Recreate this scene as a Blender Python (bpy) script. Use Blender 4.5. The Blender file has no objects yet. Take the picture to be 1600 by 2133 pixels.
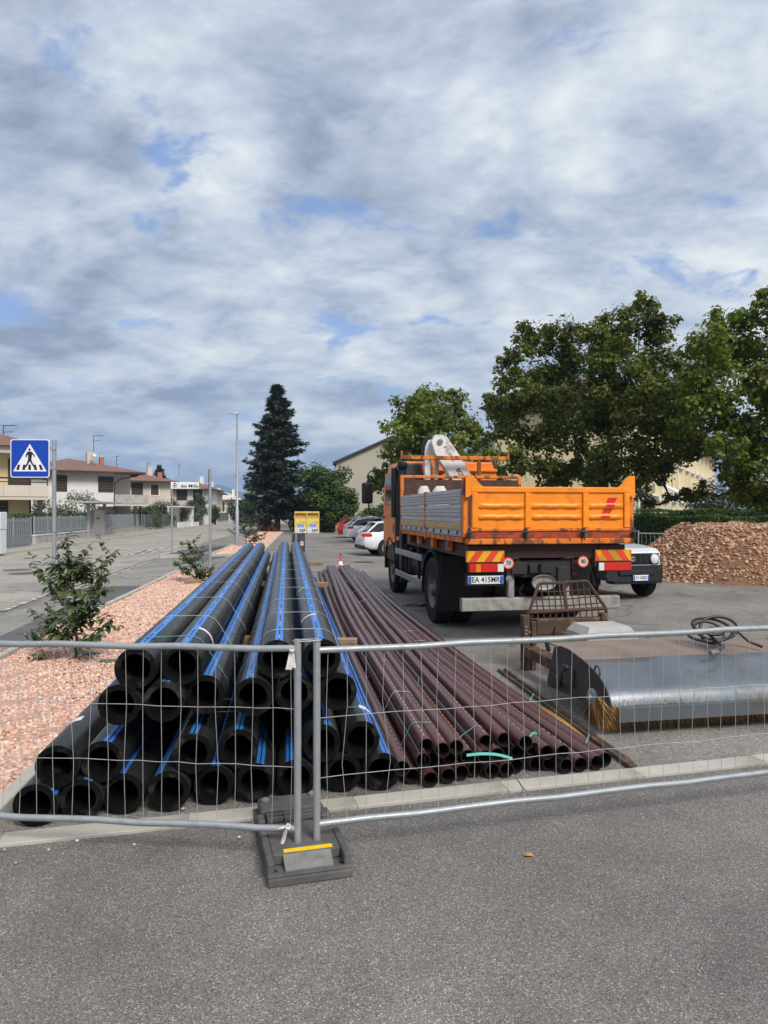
import bpy, math, random
import numpy as np
from mathutils import Vector, Matrix, Euler
R = math.radians
random.seed(7); np.random.seed(7)
rnd = random.uniform
SC = bpy.context.scene
COL = SC.collection
# ------------------------------------------------------------------ camera, sky, sun, exposure
H = 1.82; F = 1480.0; HZ = 1066.5
cam_data = bpy.data.cameras.new('camera')
cam_data.sensor_fit = 'HORIZONTAL'; cam_data.sensor_width = 36.0
cam_data.lens = 36.0 * F / 1600.0
cam_data.clip_start = 0.05; cam_data.clip_end = 12000
cam = bpy.data.objects.new('camera', cam_data); COL.objects.link(cam)
cam.location = (0, 0, H); cam.rotation_euler = (R(90), 0, 0)
SC.camera = cam
SC.view_settings.view_transform = 'Standard'
SC.view_settings.look = 'None'
SC.view_settings.gamma = 1.0
SC.view_settings.use_curve_mapping = False
SC.view_settings.exposure = 1.25
SUN_EL, SUN_AZ = 44.0, 148.0        # azimuth clockwise from +Y: behind the camera, to the right
sl = bpy.data.lights.new('sun', 'SUN'); sl.energy = 1.5; sl.angle = R(22); sl.color = (1.0, 0.95, 0.88)
sun = bpy.data.objects.new('sun', sl); COL.objects.link(sun)
_sd = Vector((math.sin(R(SUN_AZ))*math.cos(R(SUN_EL)), math.cos(R(SUN_AZ))*math.cos(R(SUN_EL)), math.sin(R(SUN_EL))))
sun.rotation_euler = _sd.to_track_quat('Z', 'Y').to_euler(); sun.location = (20, -15, 40)

W = bpy.data.worlds.new('World'); SC.world = W; W.use_nodes = True
SKY_B, SKY_M, SKY_G = (12.5,1.5,1), (1.1,13.5,0), (7.3,9.1,5.0)
def world():
    nt = W.node_tree; nt.nodes.clear(); N = nt.nodes.new; L = nt.links.new
    out = N('ShaderNodeOutputWorld'); bg = N('ShaderNodeBackground'); bg.inputs['Strength'].default_value = 0.1
    L(bg.outputs[0], out.inputs[0])
    tc = N('ShaderNodeTexCoord')
    sep = N('ShaderNodeSeparateXYZ'); L(tc.outputs['Generated'], sep.inputs[0])
    def m(op, a, b=None, c=None):
        n = N('ShaderNodeMath'); n.operation = op
        for i, v in enumerate((a, b, c)):
            if v is None: continue
            if isinstance(v, (int, float)): n.inputs[i].default_value = v
            else: L(v, n.inputs[i])
        return n.outputs[0]
    zz = m('ADD', m('MAXIMUM', sep.outputs[2], 0.0), 0.28)
    cmb = N('ShaderNodeCombineXYZ')
    L(m('DIVIDE', sep.outputs[0], zz), cmb.inputs[0]); L(m('DIVIDE', sep.outputs[1], zz), cmb.inputs[1])
    def noise(scale, det, rough, dist, off=(0,0,0), stretch=(1,1,1)):
        mp = N('ShaderNodeMapping'); L(cmb.outputs[0], mp.inputs[0]); mp.inputs['Location'].default_value = off
        mp.inputs['Scale'].default_value = stretch
        mp.inputs['Rotation'].default_value = (0,0,R(35))
        n = N('ShaderNodeTexNoise'); n.inputs['Scale'].default_value = scale; n.inputs['Detail'].default_value = det
        n.inputs['Roughness'].default_value = rough; n.inputs['Distortion'].default_value = dist
        L(mp.outputs[0], n.inputs['Vector']); return n.outputs['Fac']
    def ramp(fac, stops):
        r = N('ShaderNodeValToRGB'); L(fac, r.inputs[0]); e = r.color_ramp.elements
        while len(e) < len(stops): e.new(0.5)
        for k, (p, c) in enumerate(stops):
            e[k].position = p; e[k].color = (*c, 1) if isinstance(c, tuple) else (c, c, c, 1)
        return r.outputs[0]
    def mix(f, a, b, mode='MIX'):
        n = N('ShaderNodeMix'); n.data_type = 'RGBA'; n.blend_type = mode
        if isinstance(f, (int, float)): n.inputs[0].default_value = f
        else: L(f, n.inputs[0])
        for s, v in ((6, a), (7, b)):
            if isinstance(v, tuple): n.inputs[s].default_value = (*v, 1)
            else: L(v, n.inputs[s])
        return n.outputs[2]
    sky = N('ShaderNodeTexSky'); sky.sky_type = 'NISHITA'; sky.sun_disc = False
    sky.sun_elevation = R(SUN_EL); sky.sun_rotation = R(SUN_AZ)
    K = 1/ (0.1 * 2**1.25)
    c = lambda r, g, b: tuple(K*((v/255+0.055)/1.055)**2.4 for v in (r, g, b))
    big = noise(1.1, 3.0, 0.5, 0.3, SKY_B, (1, 1.2, 1))
    med = noise(3.4, 12.0, 0.62, 0.2, SKY_M, (1, 1.25, 1))
    fine = noise(9.0, 8.0, 0.62, 0.3, SKY_G, (1, 1.3, 1))
    gap = noise(3.0, 11.0, 0.62, 0.25, SKY_G, (1, 1.2, 1))
    tone = m('ADD', m('ADD', m('MULTIPLY', big, 0.36), m('MULTIPLY', med, 0.50)), m('MULTIPLY', fine, 0.14))
    cloud = N('ShaderNodeValToRGB')
    e = cloud.color_ramp.elements
    st = [(0.385, c(150,163,185)), (0.45, c(181,193,213)), (0.50, c(203,214,229)), (0.55, c(225,233,240)), (0.615, c(252,253,252))]
    while len(e) < len(st): e.new(0.5)
    for k, (p, col) in enumerate(st):
        e[k].position = p; e[k].color = (*[v/6 for v in col], 1)
    L(tone, cloud.inputs[0])
    cl = mix(1.0, cloud.outputs[0], (6.0, 6.0, 6.0), 'MULTIPLY')
    blue = mix(0.7, sky.outputs[0], c(112, 148, 208))
    gf = ramp(gap, [(0.345, 0.85), (0.425, 0.0)])
    allc = mix(gf, cl, blue)
    # towards the horizon the deck thickens into a grey blue veil
    hz = ramp(sep.outputs[2], [(0.0, 1.0), (0.03, 0.75), (0.22, 0.0)])
    veil = mix(ramp(med, [(0.40, 0.0), (0.58, 1.0)]), c(146,166,188), c(218,229,236))
    L(mix(m('MULTIPLY', hz, 0.75), allc, veil), bg.inputs[0])
world()

# ------------------------------------------------------------------ helpers
def P(px, py, Y):
    """a photograph pixel at a known distance -> a point of the place"""
    return Vector(((px-800)/F*Y, Y, H-(py-HZ)/F*Y))
def G(px, py, z=0.0):
    Y = (H-z)*F/(py-HZ)
    return Vector(((px-800)/F*Y, Y, z))

class MB:
    def __init__(s): s.v = []; s.f = []; s.m = []; s.mi = 0
    def add(s, vs, fs, T=None):
        o = len(s.v)
        if T is not None: vs = [T @ Vector(v) for v in vs]
        s.v.extend([tuple(v) for v in vs])
        for f in fs: s.f.append(tuple(i+o for i in f)); s.m.append(s.mi)
        return s
    def box(s, c, d, rot=None, T=None, bev=0.0):
        x, y, z = d[0]/2, d[1]/2, d[2]/2
        M = Matrix.Translation(c)
        if rot is not None: M = M @ Euler(rot).to_matrix().to_4x4()
        if T is not None: M = T @ M
        b = min(bev, x*.49, y*.49, z*.49)
        if b <= 0:
            vs = [(sx*x, sy*y, sz*z) for sx in (-1,1) for sy in (-1,1) for sz in (-1,1)]
            fs = [(0,1,3,2),(4,6,7,5),(0,4,5,1),(2,3,7,6),(0,2,6,4),(1,5,7,3)]
            return s.add(vs, fs, M)
        vs = []; idx = {}
        for sx in (-1,1):
            for sy in (-1,1):
                for sz in (-1,1):
                    for a in range(3):
                        q = [sx*(x-b), sy*(y-b), sz*(z-b)]; q[a] = (sx*x, sy*y, sz*z)[a]
                        idx[(sx,sy,sz,a)] = len(vs); vs.append(tuple(q))
        fs = []
        def quad(k):
            fs.append(tuple(k))
        for a in range(3):
            u, w = (a+1) % 3, (a+2) % 3
            for sg in (-1, 1):
                q = []
                for (p, r) in ((-1,-1),(1,-1),(1,1),(-1,1)):
                    t = [0,0,0]; t[a] = sg; t[u] = p; t[w] = r; q.append(idx[(*t, a)])
                if sg < 0: q.reverse()
                quad(q)
            for p in (-1,1):
                for r in (-1,1):
                    t0 = [0,0,0]; t1 = [0,0,0]; t0[u] = t1[u] = p; t0[w] = t1[w] = r; t0[a] = -1; t1[a] = 1
                    q = [idx[(*t0,u)], idx[(*t1,u)], idx[(*t1,w)], idx[(*t0,w)]]
                    if p*r < 0: q.reverse()
                    q.reverse()
                    quad(q)
        for sx in (-1,1):
            for sy in (-1,1):
                for sz in (-1,1):
                    q = [idx[(sx,sy,sz,0)], idx[(sx,sy,sz,1)], idx[(sx,sy,sz,2)]]
                    if sx*sy*sz < 0: q.reverse()
                    fs.append(tuple(q))
        return s.add(vs, fs, M)
    def b2(s, lo, hi, bev=0.0, T=None):
        return s.box([(a+b)/2 for a, b in zip(lo, hi)], [abs(b-a) for a, b in zip(lo, hi)], T=T, bev=bev)
    def tube(s, pts, r, n=8, caps=True, closed=False, T=None):
        pts = [Vector(p) for p in pts]; k = len(pts)
        rs = r if isinstance(r, (list, tuple)) else [r]*k
        vs = []; up = None
        for i, p in enumerate(pts):
            a = pts[(i-1) % k] if (closed or i > 0) else p
            b = pts[(i+1) % k] if (closed or i < k-1) else p
            d = (b-a).normalized()
            if up is None:
                up = Vector((0,0,1)) if abs(d.z) < .9 else Vector((1,0,0))
            up = (up - d*up.dot(d))
            if up.length < 1e-4: up = d.orthogonal()
            up.normalize()
            sd = d.cross(up)
            for j in range(n):
                t = 2*math.pi*j/n
                vs.append(p + (up*math.cos(t)+sd*math.sin(t))*rs[i])
        fs = []
        for i in range(k if closed else k-1):
            for j in range(n):
                a, b = i*n+j, i*n+(j+1) % n
                c, d = ((i+1) % k)*n+(j+1) % n, ((i+1) % k)*n+j
                fs.append((a, d, c, b))
        if caps and not closed:
            fs.append(tuple(range(n))); fs.append(tuple((k-1)*n+j for j in reversed(range(n))))
        return s.add(vs, fs, T)
    def lathe(s, prof, n=24, T=None, close=False):
        """prof: list of (r, h) turned about local Z"""
        vs = []; k = len(prof)
        for (r, h) in prof:
            for j in range(n):
                t = 2*math.pi*j/n; vs.append((r*math.cos(t), r*math.sin(t), h))
        fs = []
        for i in range(k if close else k-1):
            i2 = (i+1) % k
            for j in range(n):
                fs.append((i*n+j, i*n+(j+1) % n, i2*n+(j+1) % n, i2*n+j))
        return s.add(vs, fs, T)
    def prism(s, poly, h0, h1, T=None):
        """2-D outline (counter-clockwise) extruded along local Z"""
        n = len(poly)
        vs = [(x, y, h0) for x, y in poly] + [(x, y, h1) for x, y in poly]
        fs = [tuple(reversed(range(n))), tuple(range(n, 2*n))]
        for i in range(n):
            j = (i+1) % n; fs.append((i, j, n+j, n+i))
        return s.add(vs, fs, T)
    def poly(s, pts, T=None):
        return s.add(pts, [tuple(range(len(pts)))], T)
    def loft(s, rings, T=None, caps=True, closed=True, mats=None):
        n = len(rings[0]); vs = [p for r in rings for p in r]; o = len(s.v)
        if T is not None: vs = [T @ Vector(v) for v in vs]
        s.v.extend([tuple(v) for v in vs])
        for i in range(len(rings)-1):
            for j in range(n if closed else n-1):
                s.f.append((o+i*n+j, o+i*n+(j+1) % n, o+(i+1)*n+(j+1) % n, o+(i+1)*n+j))
                s.m.append(mats(i, j) if mats else s.mi)
        if caps:
            s.f.append(tuple(o+j for j in reversed(range(n)))); s.m.append(s.mi)
            s.f.append(tuple(o+(len(rings)-1)*n+j for j in range(n))); s.m.append(s.mi)
        return s

def link(o, parent=None, label=None, cat=None, group=None, kind=None):
    COL.objects.link(o)
    if parent is not None: o.parent = parent
    if label: o['label'] = label
    if cat: o['category'] = cat
    if group: o['group'] = group
    if kind: o['kind'] = kind
    return o
def mesh_of(name, mb, mats, smooth=35):
    me = bpy.data.meshes.new(name); me.from_pydata(mb.v, [], mb.f)
    for mm in (mats if isinstance(mats, (list, tuple)) else [mats]): me.materials.append(mm)
    if len(set(mb.m)) > 1 or (mb.m and mb.m[0]): me.polygons.foreach_set('material_index', mb.m)
    if smooth:
        me.polygons.foreach_set('use_smooth', [True]*len(me.polygons))
        me.update()
        if smooth < 180: me.set_sharp_from_angle(angle=R(smooth))
    me.update(); return me
def obj(name, mb, mats, parent=None, smooth=35, **kw):
    return link(bpy.data.objects.new(name, mesh_of(name, mb, mats, smooth)), parent, **kw)
def mobj(name, me, parent=None, loc=None, rot=None, scale=None, **kw):
    o = bpy.data.objects.new(name, me)
    if loc is not None: o.location = loc
    if rot is not None: o.rotation_euler = rot
    if scale is not None: o.scale = scale
    return link(o, parent, **kw)
def thing(name, label, cat, loc=(0,0,0), rz=0.0, group=None):
    o = bpy.data.objects.new(name, None); o.empty_display_size = .2
    o.location = loc; o.rotation_euler = (0,0,rz)
    return link(o, None, label, cat, group)
def text(name, body, size, mat, parent, loc, rot, ext=0.0008, sx=1.0, align='CENTER', bold=0.0):
    c = bpy.data.curves.new(name, 'FONT'); c.body = body; c.size = size; c.extrude = ext; c.offset = bold
    c.align_x = align; c.align_y = 'CENTER'; c.resolution_u = 3
    c.materials.append(mat)
    tmp = bpy.data.objects.new(name, c); COL.objects.link(tmp); bpy.context.view_layer.update()
    me = bpy.data.meshes.new_from_object(tmp.evaluated_get(bpy.context.evaluated_depsgraph_get()))
    bpy.data.objects.remove(tmp)
    o = bpy.data.objects.new(name, me); o.location = loc; o.rotation_euler = rot; o.scale = (sx, 1, 1)
    return link(o, parent)
def ordinal(i): return ('first second third fourth fifth sixth seventh eighth ninth tenth eleventh twelfth thirteenth fourteenth fifteenth sixteenth').split()[i]
def copy_tree(o, parent=None):
    c = o.copy(); COL.objects.link(c); c.parent = parent
    for ch in list(o.children): copy_tree(ch, c)
    return c

# ------------------------------------------------------------------ materials
def nodes(m):
    m.use_nodes = True; nt = m.node_tree; b = nt.nodes['Principled BSDF']; return nt, b
def setin(b, k, v):
    if k in b.inputs: b.inputs[k].default_value = v
def M(name, col, rough=.6, metal=0.0, var=.12, scale=4.0, bump=0.0, bscale=40.0, dirt=None, dirt_amt=.5, dscale=3.0, dedge=.08, spec=.5, coat=0.0, det=5.0, stretch=None, rvar=0.0, trans=0.0):
    m = bpy.data.materials.new(name); nt, b = nodes(m); N = nt.nodes.new; L = nt.links.new
    setin(b, 'Roughness', rough); setin(b, 'Metallic', metal); setin(b, 'Specular IOR Level', spec); setin(b, 'Coat Weight', coat)
    setin(b, 'Coat Roughness', .08); setin(b, 'Transmission Weight', trans)
    tc = N('ShaderNodeTexCoord'); vec = tc.outputs['Object']
    if stretch:
        mp = N('ShaderNodeMapping'); mp.inputs['Scale'].default_value = stretch; L(vec, mp.inputs[0]); vec = mp.outputs[0]
    def noise(sc, d=det):
        n = N('ShaderNodeTexNoise'); n.inputs['Scale'].default_value = sc; n.inputs['Detail'].default_value = d
        n.inputs['Roughness'].default_value = .6; L(vec, n.inputs['Vector']); return n.outputs['Fac']
    def rampv(f, p0, p1, a, c):
        r = N('ShaderNodeMapRange'); L(f, r.inputs[0]); r.inputs[1].default_value = p0; r.inputs[2].default_value = p1
        r.inputs[3].default_value = a; r.inputs[4].default_value = c; return r.outputs[0]
    colsock = None
    if var > 0:
        hsv = N('ShaderNodeHueSaturation'); hsv.inputs['Color'].default_value = (*col, 1)
        L(rampv(noise(scale), .3, .7, 1-var, 1+var), hsv.inputs['Value']); colsock = hsv.outputs[0]
    if dirt is not None:
        mx = N('ShaderNodeMix'); mx.data_type = 'RGBA'
        L(rampv(noise(dscale, 9), .62-dirt_amt*.3, .62-dirt_amt*.3+dedge, 0, .9), mx.inputs[0])
        if colsock is None: mx.inputs[6].default_value = (*col, 1)
        else: L(colsock, mx.inputs[6])
        mx.inputs[7].default_value = (*dirt, 1); colsock = mx.outputs[2]
    if colsock is None: b.inputs['Base Color'].default_value = (*col, 1)
    else: L(colsock, b.inputs['Base Color'])
    if rvar > 0: L(rampv(noise(scale*2.3), .3, .7, max(0.03, rough-rvar), min(1, rough+rvar)), b.inputs['Roughness'])
    if bump > 0:
        bn = N('ShaderNodeBump'); bn.inputs['Strength'].default_value = 1.0; bn.inputs['Distance'].default_value = bump
        L(noise(bscale, 4), bn.inputs['Height']); L(bn.outputs[0], b.inputs['Normal'])
    return m

def asphalt(name, dark, mid, light, grain=110.0, patch=.25, warm=None, bump=.004, cracks=0.0, specks=.5, stain=0.35, coord='Object'):
    m = bpy.data.materials.new(name); nt, b = nodes(m); N = nt.nodes.new; L = nt.links.new
    setin(b, 'Roughness', .85); setin(b, 'Specular IOR Level', .3)
    tc = N('ShaderNodeTexCoord'); vec = tc.outputs[coord]
    v = N('ShaderNodeTexVoronoi'); v.inputs['Scale'].default_value = grain; L(vec, v.inputs['Vector'])
    v2 = N('ShaderNodeTexVoronoi'); v2.inputs['Scale'].default_value = grain*.45; L(vec, v2.inputs['Vector'])
    sep = N('ShaderNodeSeparateColor'); L(v.outputs['Color'], sep.inputs[0])
    sep2 = N('ShaderNodeSeparateColor'); L(v2.outputs['Color'], sep2.inputs[0])
    r = N('ShaderNodeValToRGB'); L(sep.outputs[0], r.inputs[0]); e = r.color_ramp.elements
    st = [(0.0, dark), (.45, mid), (1-.16*specks, tuple(x*1.25 for x in mid)), (1-.08*specks, light), (1.0, tuple(x*1.25 for x in light))]
    while len(e) < len(st): e.new(.5)
    for k, (p, c) in enumerate(st): e[k].position = p; e[k].color = (*c, 1)
    def noise(sc, d=5, ds=0.0):
        n = N('ShaderNodeTexNoise'); n.inputs['Scale'].default_value = sc; n.inputs['Detail'].default_value = d
        n.inputs['Distortion'].default_value = ds; L(vec, n.inputs['Vector']); return n.outputs['Fac']
    def rng(f, p0, p1, a, c):
        q = N('ShaderNodeMapRange'); L(f, q.inputs[0]); q.inputs[1].default_value = p0; q.inputs[2].default_value = p1
        q.inputs[3].default_value = a; q.inputs[4].default_value = c; return q.outputs[0]
    def mul(a, f):
        x = N('ShaderNodeMix'); x.data_type = 'RGBA'; x.blend_type = 'MULTIPLY'; x.inputs[0].default_value = 1
        L(a, x.inputs[6]); cc = N('ShaderNodeCombineColor')
        for i in range(3): L(f, cc.inputs[i])
        L(cc.outputs[0], x.inputs[7]); return x.outputs[2]
    c = mul(r.outputs[0], rng(noise(.55, 6, .4), .3, .7, 1-patch, 1+patch))
    c = mul(c, rng(noise(3.1, 6, .3), .3, .7, 1-patch*.5, 1+patch*.5))
    if warm is not None:
        x = N('ShaderNodeMix'); x.data_type = 'RGBA'; L(rng(noise(.23, 4), .35, .65, 0, .8), x.inputs[0]); L(c, x.inputs[6]); x.inputs[7].default_value = (*warm, 1)
        c = x.outputs[2]
        c = mul(c, rng(sep.outputs[1], 0, 1, .8, 1.2))
    if stain > 0:
        c = mul(c, rng(noise(1.3, 8, 1.2), .30, .40, 1-stain, 1.0))
    if cracks > 0:
        vc = N('ShaderNodeTexVoronoi'); vc.feature = 'DISTANCE_TO_EDGE'; vc.inputs['Scale'].default_value = .16
        wp = N('ShaderNodeMix'); wp.data_type = 'VECTOR'; wp.inputs[0].default_value = .12
        nn = N('ShaderNodeTexNoise'); nn.inputs['Scale'].default_value = 1.2; nn.inputs['Detail'].default_value = 8; L(vec, nn.inputs['Vector'])
        sc = N('ShaderNodeVectorMath'); sc.operation = 'SCALE'; sc.inputs['Scale'].default_value = 14; L(nn.outputs['Color'], sc.inputs[0])
        L(vec, wp.inputs[4]); L(sc.outputs[0], wp.inputs[5]); L(wp.outputs[1], vc.inputs['Vector'])
        c = mul(c, rng(vc.outputs['Distance'], .0, .012, 1-cracks, 1.0))
    L(c, b.inputs['Base Color'])
    bn = N('ShaderNodeBump'); bn.inputs['Distance'].default_value = bump; bn.inputs['Strength'].default_value = .8
    ad = N('ShaderNodeMath'); ad.operation = 'ADD'; L(sep.outputs[2], ad.inputs[0]); L(sep2.outputs[0], ad.inputs[1])
    L(ad.outputs[0], bn.inputs['Height']); L(bn.outputs[0], b.inputs['Normal'])
    return m

def leafmat(name, a, bcol, c=None, cmix=.12, rough=.45, trans=.25):
    m = bpy.data.materials.new(name); nt, b = nodes(m); N = nt.nodes.new; L = nt.links.new
    g = N('ShaderNodeNewGeometry'); r = N('ShaderNodeValToRGB'); L(g.outputs['Random Per Island'], r.inputs[0])
    e = r.color_ramp.elements; e[0].color = (*a, 1); e[1].color = (*bcol, 1); e[1].position = 1-cmix if c else 1.0
    if c: k = e.new(1.0); k.color = (*c, 1)
    tc = N('ShaderNodeTexCoord'); n = N('ShaderNodeTexNoise'); n.inputs['Scale'].default_value = .55; n.inputs['Detail'].default_value = 3
    L(tc.outputs['Object'], n.inputs['Vector'])
    mr = N('ShaderNodeMapRange'); L(n.outputs['Fac'], mr.inputs[0]); mr.inputs[1].default_value = .35; mr.inputs[2].default_value = .65
    mr.inputs[3].default_value = .7; mr.inputs[4].default_value = 1.35
    h = N('ShaderNodeHueSaturation'); L(r.outputs[0], h.inputs['Color']); L(mr.outputs[0], h.inputs['Value'])
    L(h.outputs[0], b.inputs['Base Color']); setin(b, 'Roughness', rough); setin(b, 'Specular IOR Level', .4)
    t = N('ShaderNodeBsdfTranslucent'); L(h.outputs[0], t.inputs[0])
    mx = N('ShaderNodeMixShader'); mx.inputs[0].default_value = trans
    L(b.outputs[0], mx.inputs[1]); L(t.outputs[0], mx.inputs[2]); L(mx.outputs[0], nt.nodes['Material Output'].inputs[0])
    return m

def stonemat(name, stops, rough=.85):
    """each stone (island or object) takes its own tint"""
    m = bpy.data.materials.new(name); nt, b = nodes(m); N = nt.nodes.new; L = nt.links.new
    g = N('ShaderNodeNewGeometry'); oi = N('ShaderNodeObjectInfo')
    ad = N('ShaderNodeMath'); ad.operation = 'ADD'; L(g.outputs['Random Per Island'], ad.inputs[0]); L(oi.outputs['Random'], ad.inputs[1])
    fr = N('ShaderNodeMath'); fr.operation = 'FRACT'; L(ad.outputs[0], fr.inputs[0])
    r = N('ShaderNodeValToRGB'); L(fr.outputs[0], r.inputs[0]); e = r.color_ramp.elements
    while len(e) < len(stops): e.new(.5)
    for k, (p, c) in enumerate(stops): e[k].position = p; e[k].color = (*c, 1)
    tc = N('ShaderNodeTexCoord'); n = N('ShaderNodeTexNoise'); n.inputs['Scale'].default_value = 30; L(tc.outputs['Object'], n.inputs['Vector'])
    mr = N('ShaderNodeMapRange'); L(n.outputs['Fac'], mr.inputs[0]); mr.inputs[3].default_value = .75; mr.inputs[4].default_value = 1.25
    h = N('ShaderNodeHueSaturation'); L(r.outputs[0], h.inputs['Color']); L(mr.outputs[0], h.inputs['Value'])
    L(h.outputs[0], b.inputs['Base Color']); setin(b, 'Roughness', rough); setin(b, 'Specular IOR Level', .25)
    return m

m_fore = asphalt('asphalt_new', (.085,.077,.071), (.205,.188,.174), (.46,.43,.39), grain=215, patch=.2, specks=.5, bump=.010, stain=.12)
m_lot = asphalt('asphalt_lot', (.14,.128,.114), (.225,.206,.184), (.36,.335,.305), grain=90, patch=.22, specks=.5, bump=.004, stain=.35, cracks=.35)
m_street = asphalt('asphalt_street', (.25,.22,.188), (.345,.307,.265), (.44,.40,.355), grain=90, patch=.16, specks=.4, bump=.003, stain=.22, cracks=.5)
m_verge = asphalt('asphalt_strip', (.18,.167,.148), (.27,.252,.226), (.42,.395,.36), grain=80, patch=.2, specks=.6, bump=.005, stain=.3)
m_patch = asphalt('asphalt_patch', (.08,.079,.077), (.125,.123,.12), (.19,.188,.185), grain=90, patch=.15, specks=.4, bump=.003, stain=.2)
m_far = M('field_ground', (.12,.13,.07), .95, var=.3, scale=.05)
m_pave = M('pavement_concrete', (.34,.31,.27), .9, var=.15, scale=1.5, dirt=(.2,.18,.15), dirt_amt=.4, dscale=.8, dedge=.2, bump=.003)
m_kerb = M('kerb_concrete', (.47,.44,.38), .9, var=.12, scale=7, bump=.003, bscale=160, dirt=(.27,.24,.20), dirt_amt=.42, dscale=3.5, dedge=.25)
m_conc = M('concrete', (.42,.40,.37), .9, var=.14, scale=3, bump=.002, bscale=90, dirt=(.24,.22,.19), dirt_amt=.4, dscale=2, dedge=.25)
m_white_line = M('road_paint_worn', (.62,.60,.56), .8, var=.1, scale=6, dirt=(.2,.185,.16), dirt_amt=.72, dscale=4.5, dedge=.12)
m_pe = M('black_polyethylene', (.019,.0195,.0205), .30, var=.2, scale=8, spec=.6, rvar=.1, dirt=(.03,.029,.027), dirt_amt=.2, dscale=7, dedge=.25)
m_pe_end = M('cut_polyethylene_shade', (.0045,.0044,.0043), .75, var=.4, scale=18, spec=.12, dirt=(.06,.055,.045), dirt_amt=.22, dscale=9, dedge=.2)  # cut ends and bores, colour darkened to paint the shade in the mouths
m_blue = M('blue_stripe', (.035,.20,.62), .42, var=.18, scale=20, spec=.4, dirt=(.015,.05,.2), dirt_amt=.2, dscale=12, dedge=.2)
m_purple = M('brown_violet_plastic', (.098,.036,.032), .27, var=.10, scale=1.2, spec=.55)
m_purple_in = M('brown_violet_inside_shade', (.016,.008,.0075), .6, var=.2)  # same plastic darkened, shade inside the pipe mouths put into the colour
m_print = M('white_print', (.62,.60,.58), .6, var=.2, scale=30)
m_strap = M('pale_strap', (.46,.60,.56), .5, var=.25, scale=9)
m_strap_g = M('green_strap', (.10,.42,.33), .45, var=.2, scale=9)
m_sticker = M('white_sticker', (.75,.76,.76), .5, var=.06)
m_wood = M('rough_timber', (.36,.24,.13), .8, var=.25, scale=3, stretch=(1.5,14,14), bump=.002, bscale=20, dirt=(.16,.11,.07), dirt_amt=.3, dscale=4)
m_galv = M('galvanised_steel', (.37,.39,.40), .48, metal=.45, var=.14, scale=14, rvar=.12, bump=.0006, bscale=60, dirt=(.36,.36,.36), dirt_amt=.35, dscale=14, dedge=.3)
m_wire = M('galvanised_wire', (.48,.47,.45), .5, metal=.4, var=.2, scale=14)
m_rubber = M('recycled_rubber', (.105,.100,.095), .85, var=.25, scale=9, bump=.002, bscale=140, dirt=(.17,.16,.145), dirt_amt=.35, dscale=6, dedge=.3, spec=.25)
m_rubber_l = M('dusty_rubber', (.205,.20,.188), .9, var=.2, scale=10, bump=.002, bscale=140, spec=.2, dirt=(.09,.088,.082), dirt_amt=.4, dscale=7, dedge=.3)
m_yellow_tape = M('yellow_reflective', (.85,.55,.01), .4, var=.05)
m_tape = M('dirty_white_and_disc_shade', (.62,.56,.52), .6, var=.2, scale=20)
m_orange = M('orange_paint', (.93,.275,.010), .38, var=.10, scale=3, spec=.5, rvar=.12, bump=.016, bscale=3.4, dirt=(.66,.17,.012), dirt_amt=.30, dscale=5.5, dedge=.2)
m_orange_w = M('orange_paint_worn', (.72,.19,.015), .5, var=.15, scale=4, spec=.4, dirt=(.13,.05,.022), dirt_amt=.40, dscale=6, dedge=.06, stretch=(1,1,.45))
m_orange_cab = M('orange_cab_paint', (.85,.20,.015), .35, var=.06, scale=3, spec=.5)
m_red_beam = M('red_paint_worn', (.42,.05,.015), .5, var=.15, scale=4, dirt=(.10,.035,.02), dirt_amt=.5, dscale=6, dedge=.1)
m_rust = M('rusty_steel', (.085,.040,.025), .85, var=.35, scale=7, dirt=(.055,.03,.022), dirt_amt=.55, dscale=5, dedge=.2, bump=.002, bscale=60)
m_brown = M('brown_painted_steel', (.070,.040,.024), .6, var=.25, scale=6, dirt=(.22,.12,.06), dirt_amt=.3, dscale=9, dedge=.1, bump=.001, bscale=60)
m_alu = M('dull_aluminium', (.50,.50,.49), .5, metal=.35, var=.12, scale=3, stretch=(6,.6,10), rvar=.1, dirt=(.36,.35,.33), dirt_amt=.45, dscale=2, dedge=.3)
m_alu_y = M('faded_yellow_strip', (.62,.36,.05), .6, var=.15, scale=4, dirt=(.45,.43,.38), dirt_amt=.45, dscale=5, dedge=.1)
m_chassis = M('dark_red_chassis', (.042,.007,.009), .55, var=.25, scale=5, dirt=(.03,.022,.02), dirt_amt=.45, dscale=3, dedge=.25)
m_blackp = M('black_plastic', (.010,.010,.0105), .5, var=.15, scale=5, spec=.35, dirt=(.035,.032,.029), dirt_amt=.25, dscale=4, dedge=.3)
m_under = M('greasy_black_steel', (.020,.018,.017), .6, var=.3, scale=6, dirt=(.06,.05,.04), dirt_amt=.35, dscale=5, dedge=.2)
m_tyre = M('tyre_rubber', (.020,.019,.018), .85, var=.2, scale=8, spec=.25, dirt=(.07,.063,.055), dirt_amt=.35, dscale=6, dedge=.35)
m_rim = M('dusty_wheel_steel', (.20,.195,.185), .6, metal=.2, var=.2, scale=8, dirt=(.08,.07,.06), dirt_amt=.4, dscale=7, dedge=.2)
m_alloy = M('alloy_rim', (.55,.55,.56), .35, metal=.6, var=.05)
m_glass = M('dark_window_glass', (.012,.014,.017), .06, var=0, spec=.6)
m_white_steel = M('white_crane_paint', (.74,.73,.70), .4, var=.05, scale=3, dirt=(.42,.38,.33), dirt_amt=.28, dscale=5, dedge=.1)
m_black_ink = M('black_lettering', (.012,.012,.014), .5, var=0)
m_red = M('red_reflector', (.62,.02,.012), .25, var=.06, spec=.6)
m_redt = M('red_decal', (.62,.015,.03), .4, var=.05)
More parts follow.
